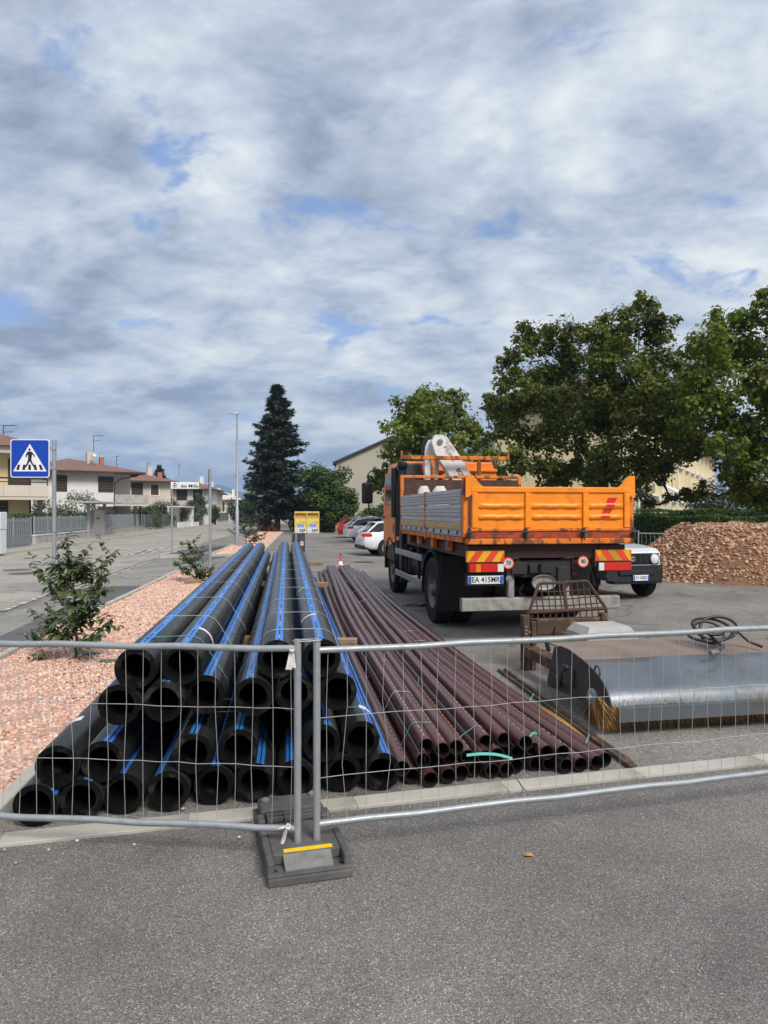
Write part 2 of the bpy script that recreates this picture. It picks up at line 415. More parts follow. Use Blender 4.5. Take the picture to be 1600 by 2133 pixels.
m_amber = M('amber_lens', (.80,.22,.01), .25, var=.05)
m_wlens = M('clear_lens', (.72,.72,.70), .2, var=.05)
m_plate = M('plate_white', (.80,.81,.81), .4, var=.04)
m_plate_b = M('plate_blue', (.02,.10,.48), .4, var=.04)
m_chev_y = M('chevron_yellow', (.80,.42,.01), .4, var=.05, dirt=(.45,.25,.03), dirt_amt=.3)
m_chev_r = M('chevron_red', (.75,.06,.02), .4, var=.05)
m_underbar = M('dirty_galvanised_beam', (.30,.288,.26), .8, var=.18, scale=8, dirt=(.16,.14,.12), dirt_amt=.45, dscale=9, dedge=.2)
m_carwhite = M('white_car_paint', (.80,.81,.82), .22, var=.02, coat=.6)
m_carred = M('red_car_paint', (.45,.012,.02), .25, var=.03, coat=.6)
m_jwhite = M('pale_car_paint', (.72,.75,.76), .25, var=.02, coat=.6)
m_chrome = M('chrome', (.72,.73,.75), .15, metal=.9, var=0)
m_signblue = M('sign_blue', (.005,.055,.42), .35, var=.03)
m_signwhite = M('sign_white', (.82,.83,.84), .4, var=.03)
m_signback = M('sign_back_grey', (.10,.105,.11), .5, metal=.3, var=.1)
m_signred = M('sign_red', (.52,.012,.02), .4, var=.03)
m_pole = M('grey_pole', (.40,.42,.44), .45, metal=.5, var=.08, scale=6)
m_hood = M('blue_grey_steel', (.16,.18,.20), .36, metal=.55, var=.16, scale=2.2, rvar=.1, bump=.003, bscale=3, dirt=(.15,.125,.105), dirt_amt=.24, dscale=2.4, dedge=.25)
m_hood_top = M('dusty_steel_plate', (.23,.175,.14), .7, metal=.15, var=.2, scale=3, dirt=(.20,.20,.20), dirt_amt=.45, dscale=2.5, dedge=.3)
m_dksteel = M('dark_grey_steel', (.060,.062,.066), .55, metal=.3, var=.2, scale=5, dirt=(.13,.11,.09), dirt_amt=.4, dscale=4, dedge=.25)
m_bristle = None
m_hose = M('black_hose', (.014,.014,.015), .4, var=.15)
m_bin = M('bin_yellow', (.84,.60,.15), .45, var=.05, scale=2, dirt=(.6,.38,.06), dirt_amt=.3)
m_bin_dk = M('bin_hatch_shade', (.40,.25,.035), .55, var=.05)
m_bin_pic = M('bin_poster_pale', (.62,.68,.78), .5, var=.15, scale=6)
m_bin_picb = M('bin_poster_blue', (.20,.36,.66), .5, var=.1, scale=6)
m_cone = M('cone_red', (.78,.05,.03), .45, var=.06)
m_stone = stonemat('pink_marble_chips', [(0.0,(.52,.30,.22)),(.3,(.64,.40,.30)),(.6,(.70,.48,.37)),(.85,(.78,.60,.50)),(1.0,(.52,.26,.19))])
m_bed = M('pink_gravel_bed', (.52,.32,.24), .95, var=.4, scale=26, bump=.03, bscale=24, det=3)
m_bristle = stonemat('orange_bristles', [(0.0,(.16,.085,.03)),(.4,(.36,.18,.05)),(.8,(.58,.31,.08)),(1.0,(.74,.48,.18))])
m_rock = stonemat('brown_rubble', [(0.0,(.29,.145,.078)),(.35,(.43,.24,.14)),(.7,(.56,.35,.22)),(.9,(.68,.50,.37)),(1.0,(.32,.17,.095))])
m_soil = M('brown_soil', (.19,.10,.055), .95, var=.4, scale=9, bump=.03, bscale=14)
m_bark = M('bark', (.085,.065,.05), .95, var=.3, scale=6, bump=.01, bscale=24, stretch=(1,1,.3))
m_bark_d = M('dark_bark', (.045,.036,.03), .95, var=.3, scale=6, bump=.01, bscale=24, stretch=(1,1,.3))
m_stem = M('young_bark', (.13,.085,.06), .9, var=.2, scale=20)
m_leaf_tree = leafmat('tree_leaves', (.065,.10,.014), (.15,.185,.028), (.28,.22,.05), .12, .45, .42)
m_leaf_tree2 = leafmat('tree_leaves_lighter', (.095,.145,.018), (.20,.25,.036), (.28,.24,.05), .08, .45, .45)
m_leaf_dark = leafmat('conifer_needles', (.028,.046,.028), (.068,.092,.058), None, .1, .6, .08)
m_leaf_bush = leafmat('bush_leaves', (.034,.068,.013), (.095,.145,.028), None, .1)
m_leaf_hedge = leafmat('hedge_leaves', (.030,.070,.012), (.085,.155,.025), None, .1)
m_leaf_olive = leafmat('olive_leaves', (.085,.105,.07), (.17,.19,.13), None, .1)
m_leaf_red = leafmat('red_leaves', (.11,.035,.025), (.22,.07,.045), None, .1)
m_leaf_sap = leafmat('sapling_leaves', (.055,.090,.030), (.11,.16,.055), None, .1, .38, .2)
m_leaf_dry = M('fallen_leaf', (.52,.24,.06), .6, var=.2, scale=30)
m_w_white = M('white_render', (.74,.72,.68), .9, var=.05, scale=.7, dirt=(.60,.57,.52), dirt_amt=.35, dscale=.5, dedge=.4)
m_w_pink = M('pinkish_render', (.60,.52,.44), .9, var=.06, scale=.7, dirt=(.5,.42,.35), dirt_amt=.35, dscale=.5, dedge=.4)
m_w_cream = M('cream_render', (.70,.56,.32), .9, var=.05, scale=.7)
m_w_beige = M('beige_render', (.44,.405,.32), .9, var=.05, scale=.4)
m_w_yel = M('pale_yellow_render', (.78,.66,.40), .9, var=.05, scale=.6)
m_w_tan = M('tan_render', (.60,.53,.45), .9, var=.05, scale=.6)
m_roof = M('brown_roof_tiles', (.21,.115,.085), .85, var=.25, scale=3, bump=.03, bscale=6, dirt=(.13,.085,.07), dirt_amt=.4, dscale=1.5, dedge=.3)
m_roof_d = M('dark_roof_edge', (.045,.035,.032), .7, var=.15)
m_shutter = M('dark_brown_shutter', (.050,.026,.018), .6, var=.2, scale=3, stretch=(1,1,14))
m_darkbrown = M('dark_brown_metal', (.04,.028,.024), .5, var=.1)
m_gate = M('grey_painted_metal', (.27,.30,.315), .5, metal=.2, var=.08, scale=2)
m_gate_d = M('dark_grey_panel', (.085,.088,.09), .6, var=.15, scale=2)
m_box = M('pale_cabinet', (.62,.65,.65), .5, var=.05)
m_brick = M('terracotta', (.42,.15,.08), .8, var=.2, scale=8)
m_hill = M('wooded_hill', (.05,.075,.045), .95, var=.3, scale=.01)
HAZE = 0.0003
# ------------------------------------------------------------------ ground, roads, kerbs
SL = .26                                             # slope of the site kerb across the view
def kx(x): return 4.385 + SL*x                       # near edge of the flush kerb
KA = math.atan(SL)
def sheet(name, pts, z, mat, kind='structure'):
    m = MB(); m.poly([(p[0], p[1], z) for p in pts]); return obj(name, m, mat, smooth=0, kind=kind)
def pl(Y): return -3.6 - .1193*Y                     # planter edges
def pr(Y): return -1.80 - .1135*Y
def st_r(Y): return -5.0 - .14*Y                     # near edge of the street
def st_l(Y): return -12.6 - .112*Y                   # far kerb of the street
g = MB(); g.box((0, 1500, -.06), (9000, 9000, .1)); obj('ground', g, m_far, smooth=0, kind='structure')
sheet('parking_lot', [(-30,-4),(60,-4),(60,78),(-12,78),(-30,60)], -.004, m_lot)
sheet('road_foreground', [(-30,-6),(30,-6),(30,kx(30)),(-30,kx(-30))], .002, m_fore)
sheet('asphalt_strip', [(st_r(-2),-2+1),(pl(-1),-1),(pl(27),27),(st_r(27),27)], .0045, m_verge)
sheet('street', [(st_r(0)-.3,0),(st_r(34),34),(st_r(95)+2.2,95),(st_r(160)+2,160),(st_l(160),160),(st_l(95),95),(st_l(0),0)], .008, m_street)
sheet('asphalt_patch', [(pl(9.5)-.05,9.5),(pl(17.5)-.05,17.5),(pl(17.5)-1.0,17.3),(pl(9.5)-.75,9.6)], .0085, m_patch)
sheet('asphalt_patch', [G(380,1176)[:2],G(470,1160)[:2],G(455,1150)[:2],G(395,1160)[:2]], .0085, m_patch)
def band(name, a, b, w, z, mat):
    a = Vector(a[:2]); b = Vector(b[:2]); d = (b-a).normalized(); n = Vector((-d.y, d.x))*w/2
    return sheet(name, [a-n, b-n, b+n, a+n], z, mat)
band('road_marking', G(0,1275), G(95,1240), .14, .0125, m_white_line)
band('road_marking', G(-40,1256), G(40,1252), .30, .0127, m_white_line)
band('road_marking', (st_r(16.5)+.05,16.5), (st_r(26)+.05,26), .12, .0125, m_white_line)
band('road_marking', G(244,1202), G(366,1201), .13, .0129, m_white_line)
for k in range(4):                                   # worn crossing bars
    band('road_marking', G(262+26*k,1158-3.2*k), G(300+24*k,1147-3.4*k), .4, .0126, m_white_line)
band('road_marking', G(250,1120), G(490,1095), .12, .0124, m_white_line)
# manholes in the street
for (px, py, r) in ((36,1188,.42),(50,1195,.42),(700,1172,.0),(758,1171,.36)):
    if r:
        c = G(px, py); q = MB(); q.lathe([(0,.004),(r,.004),(r,0)], 20, Matrix.Translation((c.x, c.y, .0135)))
        obj('manhole_cover', q, m_patch, smooth=0, label=None, kind='structure')
# flush kerb of single stones along the site
ks = bpy.data.objects.new('site_kerb', None); link(ks, kind='structure')
x = -9.0; i = 0
while x < 9.0:
    L_ = 1.0/math.cos(KA)*math.cos(KA)
    q = MB(); q.box((0,0,0), (.9985, .155, .20), bev=.004)
    o = obj('kerb_stone', q, m_kerb, ks, smooth=0)
    xm = x + .5*math.cos(KA) + .11
    o.location = (xm, kx(xm)+.082, -.1+.022+rnd(-.002,.002)); o.rotation_euler = (rnd(-.004,.004), rnd(-.003,.003), KA+rnd(-.003,.003))
    x += math.cos(KA)
q = MB()
for (a, b) in (((1078,1632),(1084,1640)),((1084,1640),(1088,1648)),((1088,1648),(1096,1655))):
    pa, pb = G(*a), G(*b); q.box(((pa.x+pb.x)/2,(pa.y+pb.y)/2,.0235), ((pb-pa).length+.01,.006,.002), rot=(0,0,math.atan2(pb.y-pa.y,pb.x-pa.x)))
obj('crack', q, m_under, ks, smooth=0)
# street pavement beyond, with its kerb
pv = MB()
ys = [8,20,30,40,50,60,70,80,95,120,160]
for a, b in zip(ys[:-1], ys[1:]):
    pv.add([(st_l(a)-.16,a,.12),(st_l(b)-.16,b,.12),(st_l(b)-2.6,b,.12),(st_l(a)-2.6,a,.12)], [(0,1,2,3)])
obj('pavement', pv, m_pave, smooth=0, kind='structure')
kb = MB()
for a, b in zip(ys[:-1], ys[1:]):
    n = max(1, int((b-a)/2.5))
    for k in range(n):
        y0 = a+(b-a)*k/n; y1 = a+(b-a)*(k+1)/n-.02
        kb.add([(st_l(y0),y0,-.02),(st_l(y1),y1,-.02),(st_l(y1)-.15,y1,-.02),(st_l(y0)-.15,y0,-.02),
                (st_l(y0),y0,.122),(st_l(y1),y1,.122),(st_l(y1)-.15,y1,.122),(st_l(y0)-.15,y0,.122)], [(4,5,6,7),(0,1,5,4),(1,2,6,5),(3,0,4,7)])
obj('pavement_kerb', kb, m_kerb, smooth=0, kind='structure')
# traffic island with the street name post
isl = [G(330,1163), G(378,1160), G(470,1141), G(420,1140)]
q = MB(); q.prism([(p.x,p.y) for p in isl], -.02, .10); obj('traffic_island', q, m_patch, smooth=0, kind='structure')
for a, b in ((0,1),(3,0)):
    pa, pb = isl[a], isl[b]; q = MB(); d = (pb-pa); q.box(((pa+pb)/2+Vector((0,0,.045)))[:], (d.length, .14, .15), rot=(0,0,math.atan2(d.y,d.x)))
    obj('island_kerb', q, m_kerb, smooth=0, kind='structure')

# ------------------------------------------------------------------ stones
def stone_mesh(name, mat, seed, flat=.62):
    rs = random.Random(seed)
    t = (1+5**.5)/2
    v = [(-1,t,0),(1,t,0),(-1,-t,0),(1,-t,0),(0,-1,t),(0,1,t),(0,-1,-t),(0,1,-t),(t,0,-1),(t,0,1),(-t,0,-1),(-t,0,1)]
    f = [(0,11,5),(0,5,1),(0,1,7),(0,7,10),(0,10,11),(1,5,9),(5,11,4),(11,10,2),(10,7,6),(7,1,8),(3,9,4),(3,4,2),(3,2,6),(3,6,8),(3,8,9),(4,9,5),(2,4,11),(6,2,10),(8,6,7),(9,8,1)]
    sx, sy = rs.uniform(.75,1.3), rs.uniform(.6,1.0)
    vs = []
    for p in v:
        p = Vector(p).normalized()*rs.uniform(.68,1.2); vs.append((p.x*sx, p.y*sy, p.z*flat))
    m = MB(); m.add(vs, f); return mesh_of(name, m, mat, smooth=0)
def stones_joined(name, pts, sizes, protos, mat, parent, kind='stuff'):
    pv = [np.array([v.co[:] for v in me.vertices]) for me in protos]
    pf = [np.array([p.vertices[:] for p in me.polygons]) for me in protos]
    n = len(pts); V = np.zeros((n, 12, 3)); Fc = np.zeros((n, 20, 3), int)
    for i in range(n):
        k = random.randrange(len(protos)); a = rnd(0, 6.28); b = rnd(-.5,.5); ca, sa, cb, sb = math.cos(a), math.sin(a), math.cos(b), math.sin(b)
        Rm = np.array([[ca,-sa*cb,sa*sb],[sa,ca*cb,-ca*sb],[0,sb,cb]])
        V[i] = pv[k] @ Rm.T * sizes[i] + pts[i]; Fc[i] = pf[k] + 12*i
    me = bpy.data.meshes.new(name); V = V.reshape(-1,3); Fc = Fc.reshape(-1,3)
    me.vertices.add(len(V)); me.vertices.foreach_set('co', V.ravel().astype(np.float32))
    me.loops.add(Fc.size); me.loops.foreach_set('vertex_index', Fc.ravel().astype(np.int32))
    me.polygons.add(len(Fc)); me.polygons.foreach_set('loop_start', np.arange(0, Fc.size, 3, dtype=np.int32))
    me.materials.append(mat); me.update(calc_edges=True); me.validate()
    return link(bpy.data.objects.new(name, me), parent, kind=kind)
chips = [stone_mesh('stone', m_stone, s) for s in range(7)]
rocks = [stone_mesh('stone', m_rock, 40+s, .7) for s in range(7)]

def planter(y0, y1, label, dense, nparts):
    t = bpy.data.objects.new('planting_bed', None); link(t, None, kind='structure'); 
    z = .055
    def edge(f, yy): return (f(yy), yy)
    a = [edge(pl, y0), edge(pr, y0+ (0 if y0 > 10 else -.62)), edge(pr, y1), edge(pl, y1)]
    if y0 < 10: a[0] = (pl(3.55), 3.55)
    q = MB(); q.prism([p for p in a], -.05, z); obj('gravel_base', q, m_bed, t, smooth=0)
    # kerb stones round it
    for (p0, p1) in ((a[0],a[1]),(a[1],a[2]),(a[2],a[3]),(a[3],a[0])):
        p0 = Vector(p0); p1 = Vector(p1); d = p1-p0; n = max(1, round(d.length/1.0)); u = d/n
        for k in range(n):
            c = p0+u*(k+.5)
            q = MB(); q.box((0,0,0), (u.length-.006, .10, .2), bev=.008)
            o = obj('kerb_stone', q, m_kerb, t, smooth=0); o.location = (c.x, c.y, .012+rnd(-.003,.003)); o.rotation_euler = (0,0,math.atan2(u.y,u.x))
    if not dense: 
        pts = []; sz = []
        for _ in range(5200):
            yy = y0 + (y1-y0)*random.random()**1.6; xx = rnd(pl(yy)+.08, pr(yy)-.08)
            pts.append((xx, yy, z+rnd(0,.02))); sz.append(rnd(.03,.055))
        stones_joined('gravel', pts, sz, chips, m_stone, t); return t
    pts = []; sz = []
    y = 3.7
    while y < y1-.1:
        st = .040 if y < 9 else .052
        xx = pl(y)+.07; xe = pr(y)-.07
        while xx < xe:
            px, py = xx+rnd(-.02,.02), y+rnd(-.02,.02)
            zz = z+.010*math.sin(px*3.1+py*2.3)+.008*math.sin(px*9-py*7)
            if py > 3.64+(px-pl(3.55))/(pr(4.03)-pl(3.55))*.48: pts.append((px, py, zz+rnd(-.006,.010))); sz.append(rnd(.018,.032)*(1 if y < 9 else 1.2))
            xx += st*rnd(.85,1.2)
        y += st*.92
    vis = [(( (p[0]/p[1])*F > -830) * sz[i]/p[1], i) for i, p in enumerate(pts)]
    vis.sort(reverse=True); big = set(i for _, i in vis[:nparts])
    for i in big:
        mobj('stone', random.choice(chips), t, pts[i], (rnd(-.5,.5), rnd(-.5,.5), rnd(0,6.28)), (sz[i]*1.08,)*3)
    rest = [i for i in range(len(pts)) if i not in big]
    stones_joined('gravel', [pts[i] for i in rest], [sz[i] for i in rest], chips, m_stone, t)
    return t
planter(4.65, 20.9, 'near', True, 300)
planter(29.0, 62.0, 'far', False, 0)
pts = []; sz = []
for _ in range(110):
    yy = 5+15*random.random()**1.5; pts.append((pl(yy)-.06-abs(random.gauss(0,.16)), yy, .02)); sz.append(rnd(.014,.026))
for _ in range(26):
    xx = rnd(-2.3,-.4); pts.append((xx, kx(xx)+rnd(-.25,.5), .012)); sz.append(rnd(.008,.016))
stones_joined('gravel_spill', pts, sz, chips, m_stone, None)

# ------------------------------------------------------------------ black water pipes
D = .245; RP = D/2
ANG = R(7.8); PD = Vector((-math.sin(ANG), math.cos(ANG), 0))
def face_y(px, off=0.0):
    k = (px-800)/F; Y = (4.64+off)/(1-SL*k); return Y
def path(start, d, length, rise, n=9, sag=0.0):
    pts = []
    for i in range(n):
        t = i/(n-1); p = start + d*length*t
        pts.append(Vector((p.x, p.y, p.z + rise*t**1.4 + sag*math.sin(math.pi*t))))
    return pts
def frame_dirs(pts):
    out = []
    for i in range(len(pts)):
        d = (pts[min(i+1,len(pts)-1)]-pts[max(i-1,0)]).normalized()
        s = d.cross(Vector((0,0,1))).normalized(); u = s.cross(d); out.append((d, s, u))
    return out
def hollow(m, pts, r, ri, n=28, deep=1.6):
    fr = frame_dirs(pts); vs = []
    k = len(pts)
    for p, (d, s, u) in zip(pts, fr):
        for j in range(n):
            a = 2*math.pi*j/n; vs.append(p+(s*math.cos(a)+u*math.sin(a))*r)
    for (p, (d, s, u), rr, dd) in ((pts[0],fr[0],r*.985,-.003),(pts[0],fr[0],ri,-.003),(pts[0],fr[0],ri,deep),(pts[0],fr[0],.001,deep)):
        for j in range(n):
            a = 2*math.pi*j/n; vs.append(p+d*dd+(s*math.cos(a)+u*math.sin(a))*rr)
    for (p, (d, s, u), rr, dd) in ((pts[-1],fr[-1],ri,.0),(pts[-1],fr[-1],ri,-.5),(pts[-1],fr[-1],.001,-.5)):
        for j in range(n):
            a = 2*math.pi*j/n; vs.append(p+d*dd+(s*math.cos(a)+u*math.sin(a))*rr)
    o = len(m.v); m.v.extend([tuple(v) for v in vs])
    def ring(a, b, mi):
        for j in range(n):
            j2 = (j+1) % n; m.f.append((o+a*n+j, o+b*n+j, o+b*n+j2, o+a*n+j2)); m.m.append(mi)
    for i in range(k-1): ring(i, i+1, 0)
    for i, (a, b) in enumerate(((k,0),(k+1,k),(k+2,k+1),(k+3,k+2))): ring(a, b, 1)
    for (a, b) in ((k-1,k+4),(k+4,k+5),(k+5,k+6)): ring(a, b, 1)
def strip_on(m, pts, r, ang, w, twist=0.0, lift=.0012):
    fr = frame_dirs(pts); vs = []
    for i, (p, (d, s, u)) in enumerate(zip(pts, fr)):
        for k in range(3):
            a = ang + twist*i/(len(pts)-1) + (k-1)*w/2/r
            vs.append(p+(s*math.cos(a)+u*math.sin(a))*(r+lift))
    fs = []
    for i in range(len(pts)-1):
        for k in range(2): fs.append((i*3+k, i*3+k+1, i*3+3+k+1, i*3+3+k))
    m.add(vs, fs)
def interp(pts, t):
    f = t*(len(pts)-1); i = min(len(pts)-2, int(f)); return pts[i].lerp(pts[i+1], f-i)
pipes = {}
def black_pipe(px, z, row, label, stripes, off=0.0, rise=0.0, length=12.9, dang=0.0, dz=0.0):
    Y = face_y(px, off); s = Vector(((px-800)/F*Y, Y, z+dz))
    a = ANG+dang; d = Vector((-math.sin(a), math.cos(a), 0))
    pts = path(s, d, length, rise, 9)
    t = bpy.data.objects.new('water_pipe', None)
    m = MB(); hollow(m, pts, RP, RP*.715)
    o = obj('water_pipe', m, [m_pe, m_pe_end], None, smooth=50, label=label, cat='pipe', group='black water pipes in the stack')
    for a in (stripes[0], stripes[0]+178):
        q = MB(); strip_on(q, pts, RP, R(a)-.118, .0205); strip_on(q, pts, RP, R(a)+.118, .0205)
        obj('stripe', q, m_blue, o, smooth=60)
    if row in ('DR', 'DL', 'CR'):                       # printed line of small white characters beside the stripe
        q = MB(); fr = frame_dirs(pts); t_ = .006
        while t_ < .5:
            A, B = interp(pts, t_), interp(pts, t_+.0035); d_, s_, u_ = fr[min(7, int(t_*8))]; vs = []
            for p_ in (A, B):
                for da in (-.022, .022): a_ = R(stripes[0])+da; vs.append(p_+(s_*math.cos(a_)+u_*math.sin(a_))*(RP+.0014))
            q.add(vs, [(0,1,3,2)]); t_ += .0048 if random.random() < .75 else .03
        obj('print_line', q, m_print, o, smooth=0, kind='stuff')
    pipes.setdefault(row, []).append((pts, d)); return o
zA, zB, zC, zD = RP+.002, .336, .672, .883
rowA = [(72.6,(35,150,100)),(168,(70,160)),(256.5,(95,60)),(351,(120,30)),(445.5,(85,150)),(531.6,(75,20)),(617,(110,40)),(714,(60,130)),(795,(75,150))]
rowAn = ['bottom layer, outermost beside the gravel bed','bottom layer, next to the outermost one by the gravel bed','bottom layer, third from the gravel bed, bright stripe on top','bottom layer, fourth from the gravel bed','bottom layer, fifth from the gravel bed','bottom layer, left of the rubber fence foot','bottom layer, behind the rubber fence foot','bottom layer, just right of the rubber fence foot','bottom layer, beside the brown pipes']
for (px, st), nm in zip(rowA, rowAn):
    black_pipe(px, zA, 'A', 'black pipe in the '+nm, st, off=rnd(-.01,.05))
rowB = [(118,(140,30),0,'left end, its mouth over the outermost bottom pipe'),(212.6,(75,150),.02,'left part, second from the gravel bed'),(305,(100,60),1.1,'left part, pushed back into the dark gap'),
        (401.6,(88,165),.03,'middle, left one of the pair under the straps'),(496,(88,20),.05,'middle, right one of the pair under the straps'),(585,(120,60),.75,'middle, set back behind the two fence posts'),(670,(70,130),.02,'right part, just right of the fence posts'),(752,(62,140),.03,'right end, with a white sticker on top')]
for px, st, off, nm in rowB:
    black_pipe(px, zB, 'B', 'black pipe in the second layer, '+nm, st, off=off, rise=.02)
rowCL = [(248,(130,30),0,'left end, against the gravel bed side'),(341,(85,40),.0,'second from the left end'),(427,(82,25),.12,'third from the left with a strap across it'),]
for px, st, off, nm in rowCL: black_pipe(px, zC, 'CL', 'black pipe in the third layer, '+nm, st, off=off, rise=.08)
rowCR = [(527,(100,125),.02,'left end of the middle bundle, showing a broad blue band'),(613,(60,120),.05,'half hidden behind the left fence post'),(704,(52,140),.02,'right end, below the topmost pipe by the post')]
for px, st, off, nm in rowCR: black_pipe(px, zC-.01, 'CR', 'black pipe in third layer, '+nm, st, off=off, rise=.09)
for px, st, off, nm in [(282,(84,160),0,'topmost on the left, nearest the gravel bed'),(378,(86,30),.03,'topmost on the left, right one, with a white sticker')]:
    black_pipe(px, zD, 'DL', 'black water pipe, '+nm, st, off=off, rise=.08)
for px, st, off, nm in [(576.5,(83,150),.03,'topmost middle bundle, its left one behind the fence rail end'),(670,(95,35),.0,'topmost in the middle, right one behind the fence posts')]:
    black_pipe(px, zD+.005, 'DR', 'black water pipe, '+nm, st, off=off, rise=.09)

# stickers, flat print wrapped on the pipes
def sticker(row, idx, dist, ang, w, ln, label, mat=m_sticker):
    pts, d = pipes[row][idx]; t0 = dist/12.9; t1 = (dist+ln)/12.9
    def at(t):
        f = t*8; i = min(7, int(f)); return pts[i].lerp(pts[i+1], f-i)
    q = MB(); sub = [at(t0), at((t0+t1)/2), at(t1)]
    fr = frame_dirs(sub); vs = []; n = 7
    for p, (dd, s, u) in zip(sub, fr):
        for k in range(n):
            a = R(ang)+(k/(n-1)-.5)*w/RP; vs.append(p+(s*math.cos(a)+u*math.sin(a))*(RP+.0022))
    q.add(vs, [(i*n+k,i*n+k+1,i*n+n+k+1,i*n+n+k) for i in range(2) for k in range(n-1)])
    obj('sticker', q, mat, None, smooth=60, label=label, cat='sticker', group='white stickers on the pipes')
sticker('DL', 1, .62, 40, .16, .055, 'white sticker wrapped over the topmost left pipe next to the gap')
sticker('DR', 1, 1.05, 118, .14, .05, 'white sticker near the mouth of the topmost middle pipe')
sticker('DR', 1, 3.0, 135, .12, .05, 'small white sticker halfway along the topmost middle pipe')
sticker('B', 7, .30, 52, .12, .09, 'white sticker on the black pipe above the right end of the bottom layer')
sticker('B', 0, .50, 120, .12, .1, 'white sticker on the second layer pipe beside the gravel bed')

# straps: the taut loop round a bundle's cross-section
def hull(pts):
    pts = sorted(set(pts)); 
    def half(ps):
        h = []
        for p in ps:
            while len(h) > 1 and (h[-1][0]-h[-2][0])*(p[1]-h[-2][1])-(h[-1][1]-h[-2][1])*(p[0]-h[-2][0]) <= 0: h.pop()
            h.append(p)
        return h[:-1]
    return half(pts)+half(pts[::-1])
def strap(groups, t, r, w, mat, label, group, skew=0.0):
    cs = []; d = None
    for (pts, dd) in groups: cs.append(interp(pts, t)); d = dd
    c0 = cs[0]; s = d.cross(Vector((0,0,1))).normalized()
    c = []
    for p in cs:
        x0, z0 = (p-c0).dot(s), p.z
        for k in range(20):
            a = 2*math.pi*k/20; c.append((round(x0+math.cos(a)*(r+.004),5), round(z0+math.sin(a)*(r+.004),5)))
    h = hull(c); n = len(h)
    base = c0 - Vector((0,0,c0.z)); m = MB(); vs = []
    for (x, z) in h:
        q = base + s*x + d*(skew*x) + Vector((0,0,z)); vs.append(q-d*w/2); vs.append(q+d*w/2)
    m.add(vs, [(2*i,2*((i+1)%n),2*((i+1)%n)+1,2*i+1) for i in range(n)])
    obj('strap', m, mat, None, smooth=60, label=label, cat='strap', group=group)
for bn, rows, name, g in (('L', ('CL','DL'), 'left top bundle of black pipes', 'straps round the left top bundle'), ('M', ('CR','DR'), 'middle top bundle of black pipes', 'straps round the middle top bundle')):
    grp = [x for r_ in rows for x in pipes[r_]]
    ts = [.032,.095,.16,.235,.31,.40,.49,.58,.68,.78,.88,.96] if bn == 'M' else [.028,.10,.19,.30,.42,.55,.68,.80,.92]
    for k, t in enumerate(ts):
        strap(grp, t, RP, .017, m_strap_g if (k == 0 and bn == 'L') else m_strap, 'pale strap across the %s, %s from its mouths' % (name, ordinal(k)), g, rnd(-.06,.06))
strap(pipes['B'][3:5]+pipes['A'][3:6], .035, RP, .012, m_strap_g, 'green strap over the two second layer mouths left of the fence posts', 'green straps on the lower pipes')
strap(pipes['B'][3:5]+pipes['A'][3:6], .06, RP, .010, m_strap_g, 'thin green strap just behind the one over the two second layer mouths', 'green straps on the lower pipes')
strap(pipes['B'][6:8]+pipes['A'][7:9], .028, RP, .012, m_strap_g, 'green strap over the right hand black pipes next to the brown pipes', 'green straps on the lower pipes')
strap(pipes['B'][0:2]+pipes['A'][0:3], .10, RP, .012, m_strap_g, 'green strap over the second layer pipes beside the gravel bed', 'green straps on the lower pipes')

# timber spacers between the layers
def timber(y, x0, x1, zc, th, dp, label, rz=0.0):
    m = MB(); m.box((0,0,0), (x1-x0, dp, th), bev=.006)
    o = obj('timber_spacer', m, m_wood, None, smooth=0, label=label, cat='timber', group='timber spacers between the pipe layers')
    o.location = ((x0+x1)/2, y, zc); o.rotation_euler = (0,0,rz)
def xl(y): return -2.02-.137*(y-4.1)
timber(7.25, xl(7.25)+.25, -.27, .507, .085, .13, 'pale timber spacer end sticking out of the black stack nearest the fence', -.137+.02)
timber(12.6, xl(12.6)+.25, -.98, .545, .085, .11, 'timber spacer end sticking out halfway along the black stack', -.137)
timber(17.0, xl(17.0)+.25, -1.45, .585, .09, .12, 'timber spacer end at the far end of the black stack', -.06)

# ------------------------------------------------------------------ brown pipes
RQ = .0515
bp = []
def brown_pipe(x0, z0, off, label, xf, zf, dash_ang, length=12.4, wob=0.0):
    y0 = 4.60+SL*x0+off; n = 15; pts = []
    for i in range(n):
        t = i/(n-1)
        xx = x0 + (xf-x0)*(t + .07*math.sin(math.pi*t)*(1 if x0 > .9 else .25)) + wob*math.sin(t*7+x0*5)*.035
        pts.append(Vector((xx, y0 + (length-off*.5)*t, z0 + (zf-z0)*t**1.7 + .012*math.sin(t*9+x0*3)*t)))
    m = MB(); hollow(m, pts, RQ, RQ*.90, n=18, deep=.8)
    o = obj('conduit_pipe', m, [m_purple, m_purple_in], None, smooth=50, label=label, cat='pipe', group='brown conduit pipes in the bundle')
    if dash_ang is not None:
        q = MB(); fr = frame_dirs(pts)
        t = .004
        while t < .34:
            a0, a1 = t, t+.0045
            A, B = interp(pts, a0), interp(pts, a1); i = int(a0*(n-1)); d, s, u = fr[i]
            vs = []
            for p in (A, B):
                for da in (-.035,.035):
                    a = R(dash_ang)+da; vs.append(p+(s*math.cos(a)+u*math.sin(a))*(RQ+.0012))
            q.add(vs, [(0,1,3,2)]); t += .0075
        obj('print_line', q, m_print, o, smooth=0, kind='stuff')
    bp.append((pts, (pts[1]-pts[0]).normalized()))
    return o
NB = 14; dx = .108
xf = lambda x: -1.50 + (x-.19)*(1.0/1.42)
for k in range(NB):
    x0 = .19 + k*dx
    if x0 > 1.62: break
    brown_pipe(x0, RQ+.004, rnd(0,.12), 'brown pipe in the bottom layer of its bundle, %s from the black stack' % ordinal(k), xf(x0)*.98, .30+.02*(k % 3), 75 if k == 11 else None, wob=rnd(-1,1))
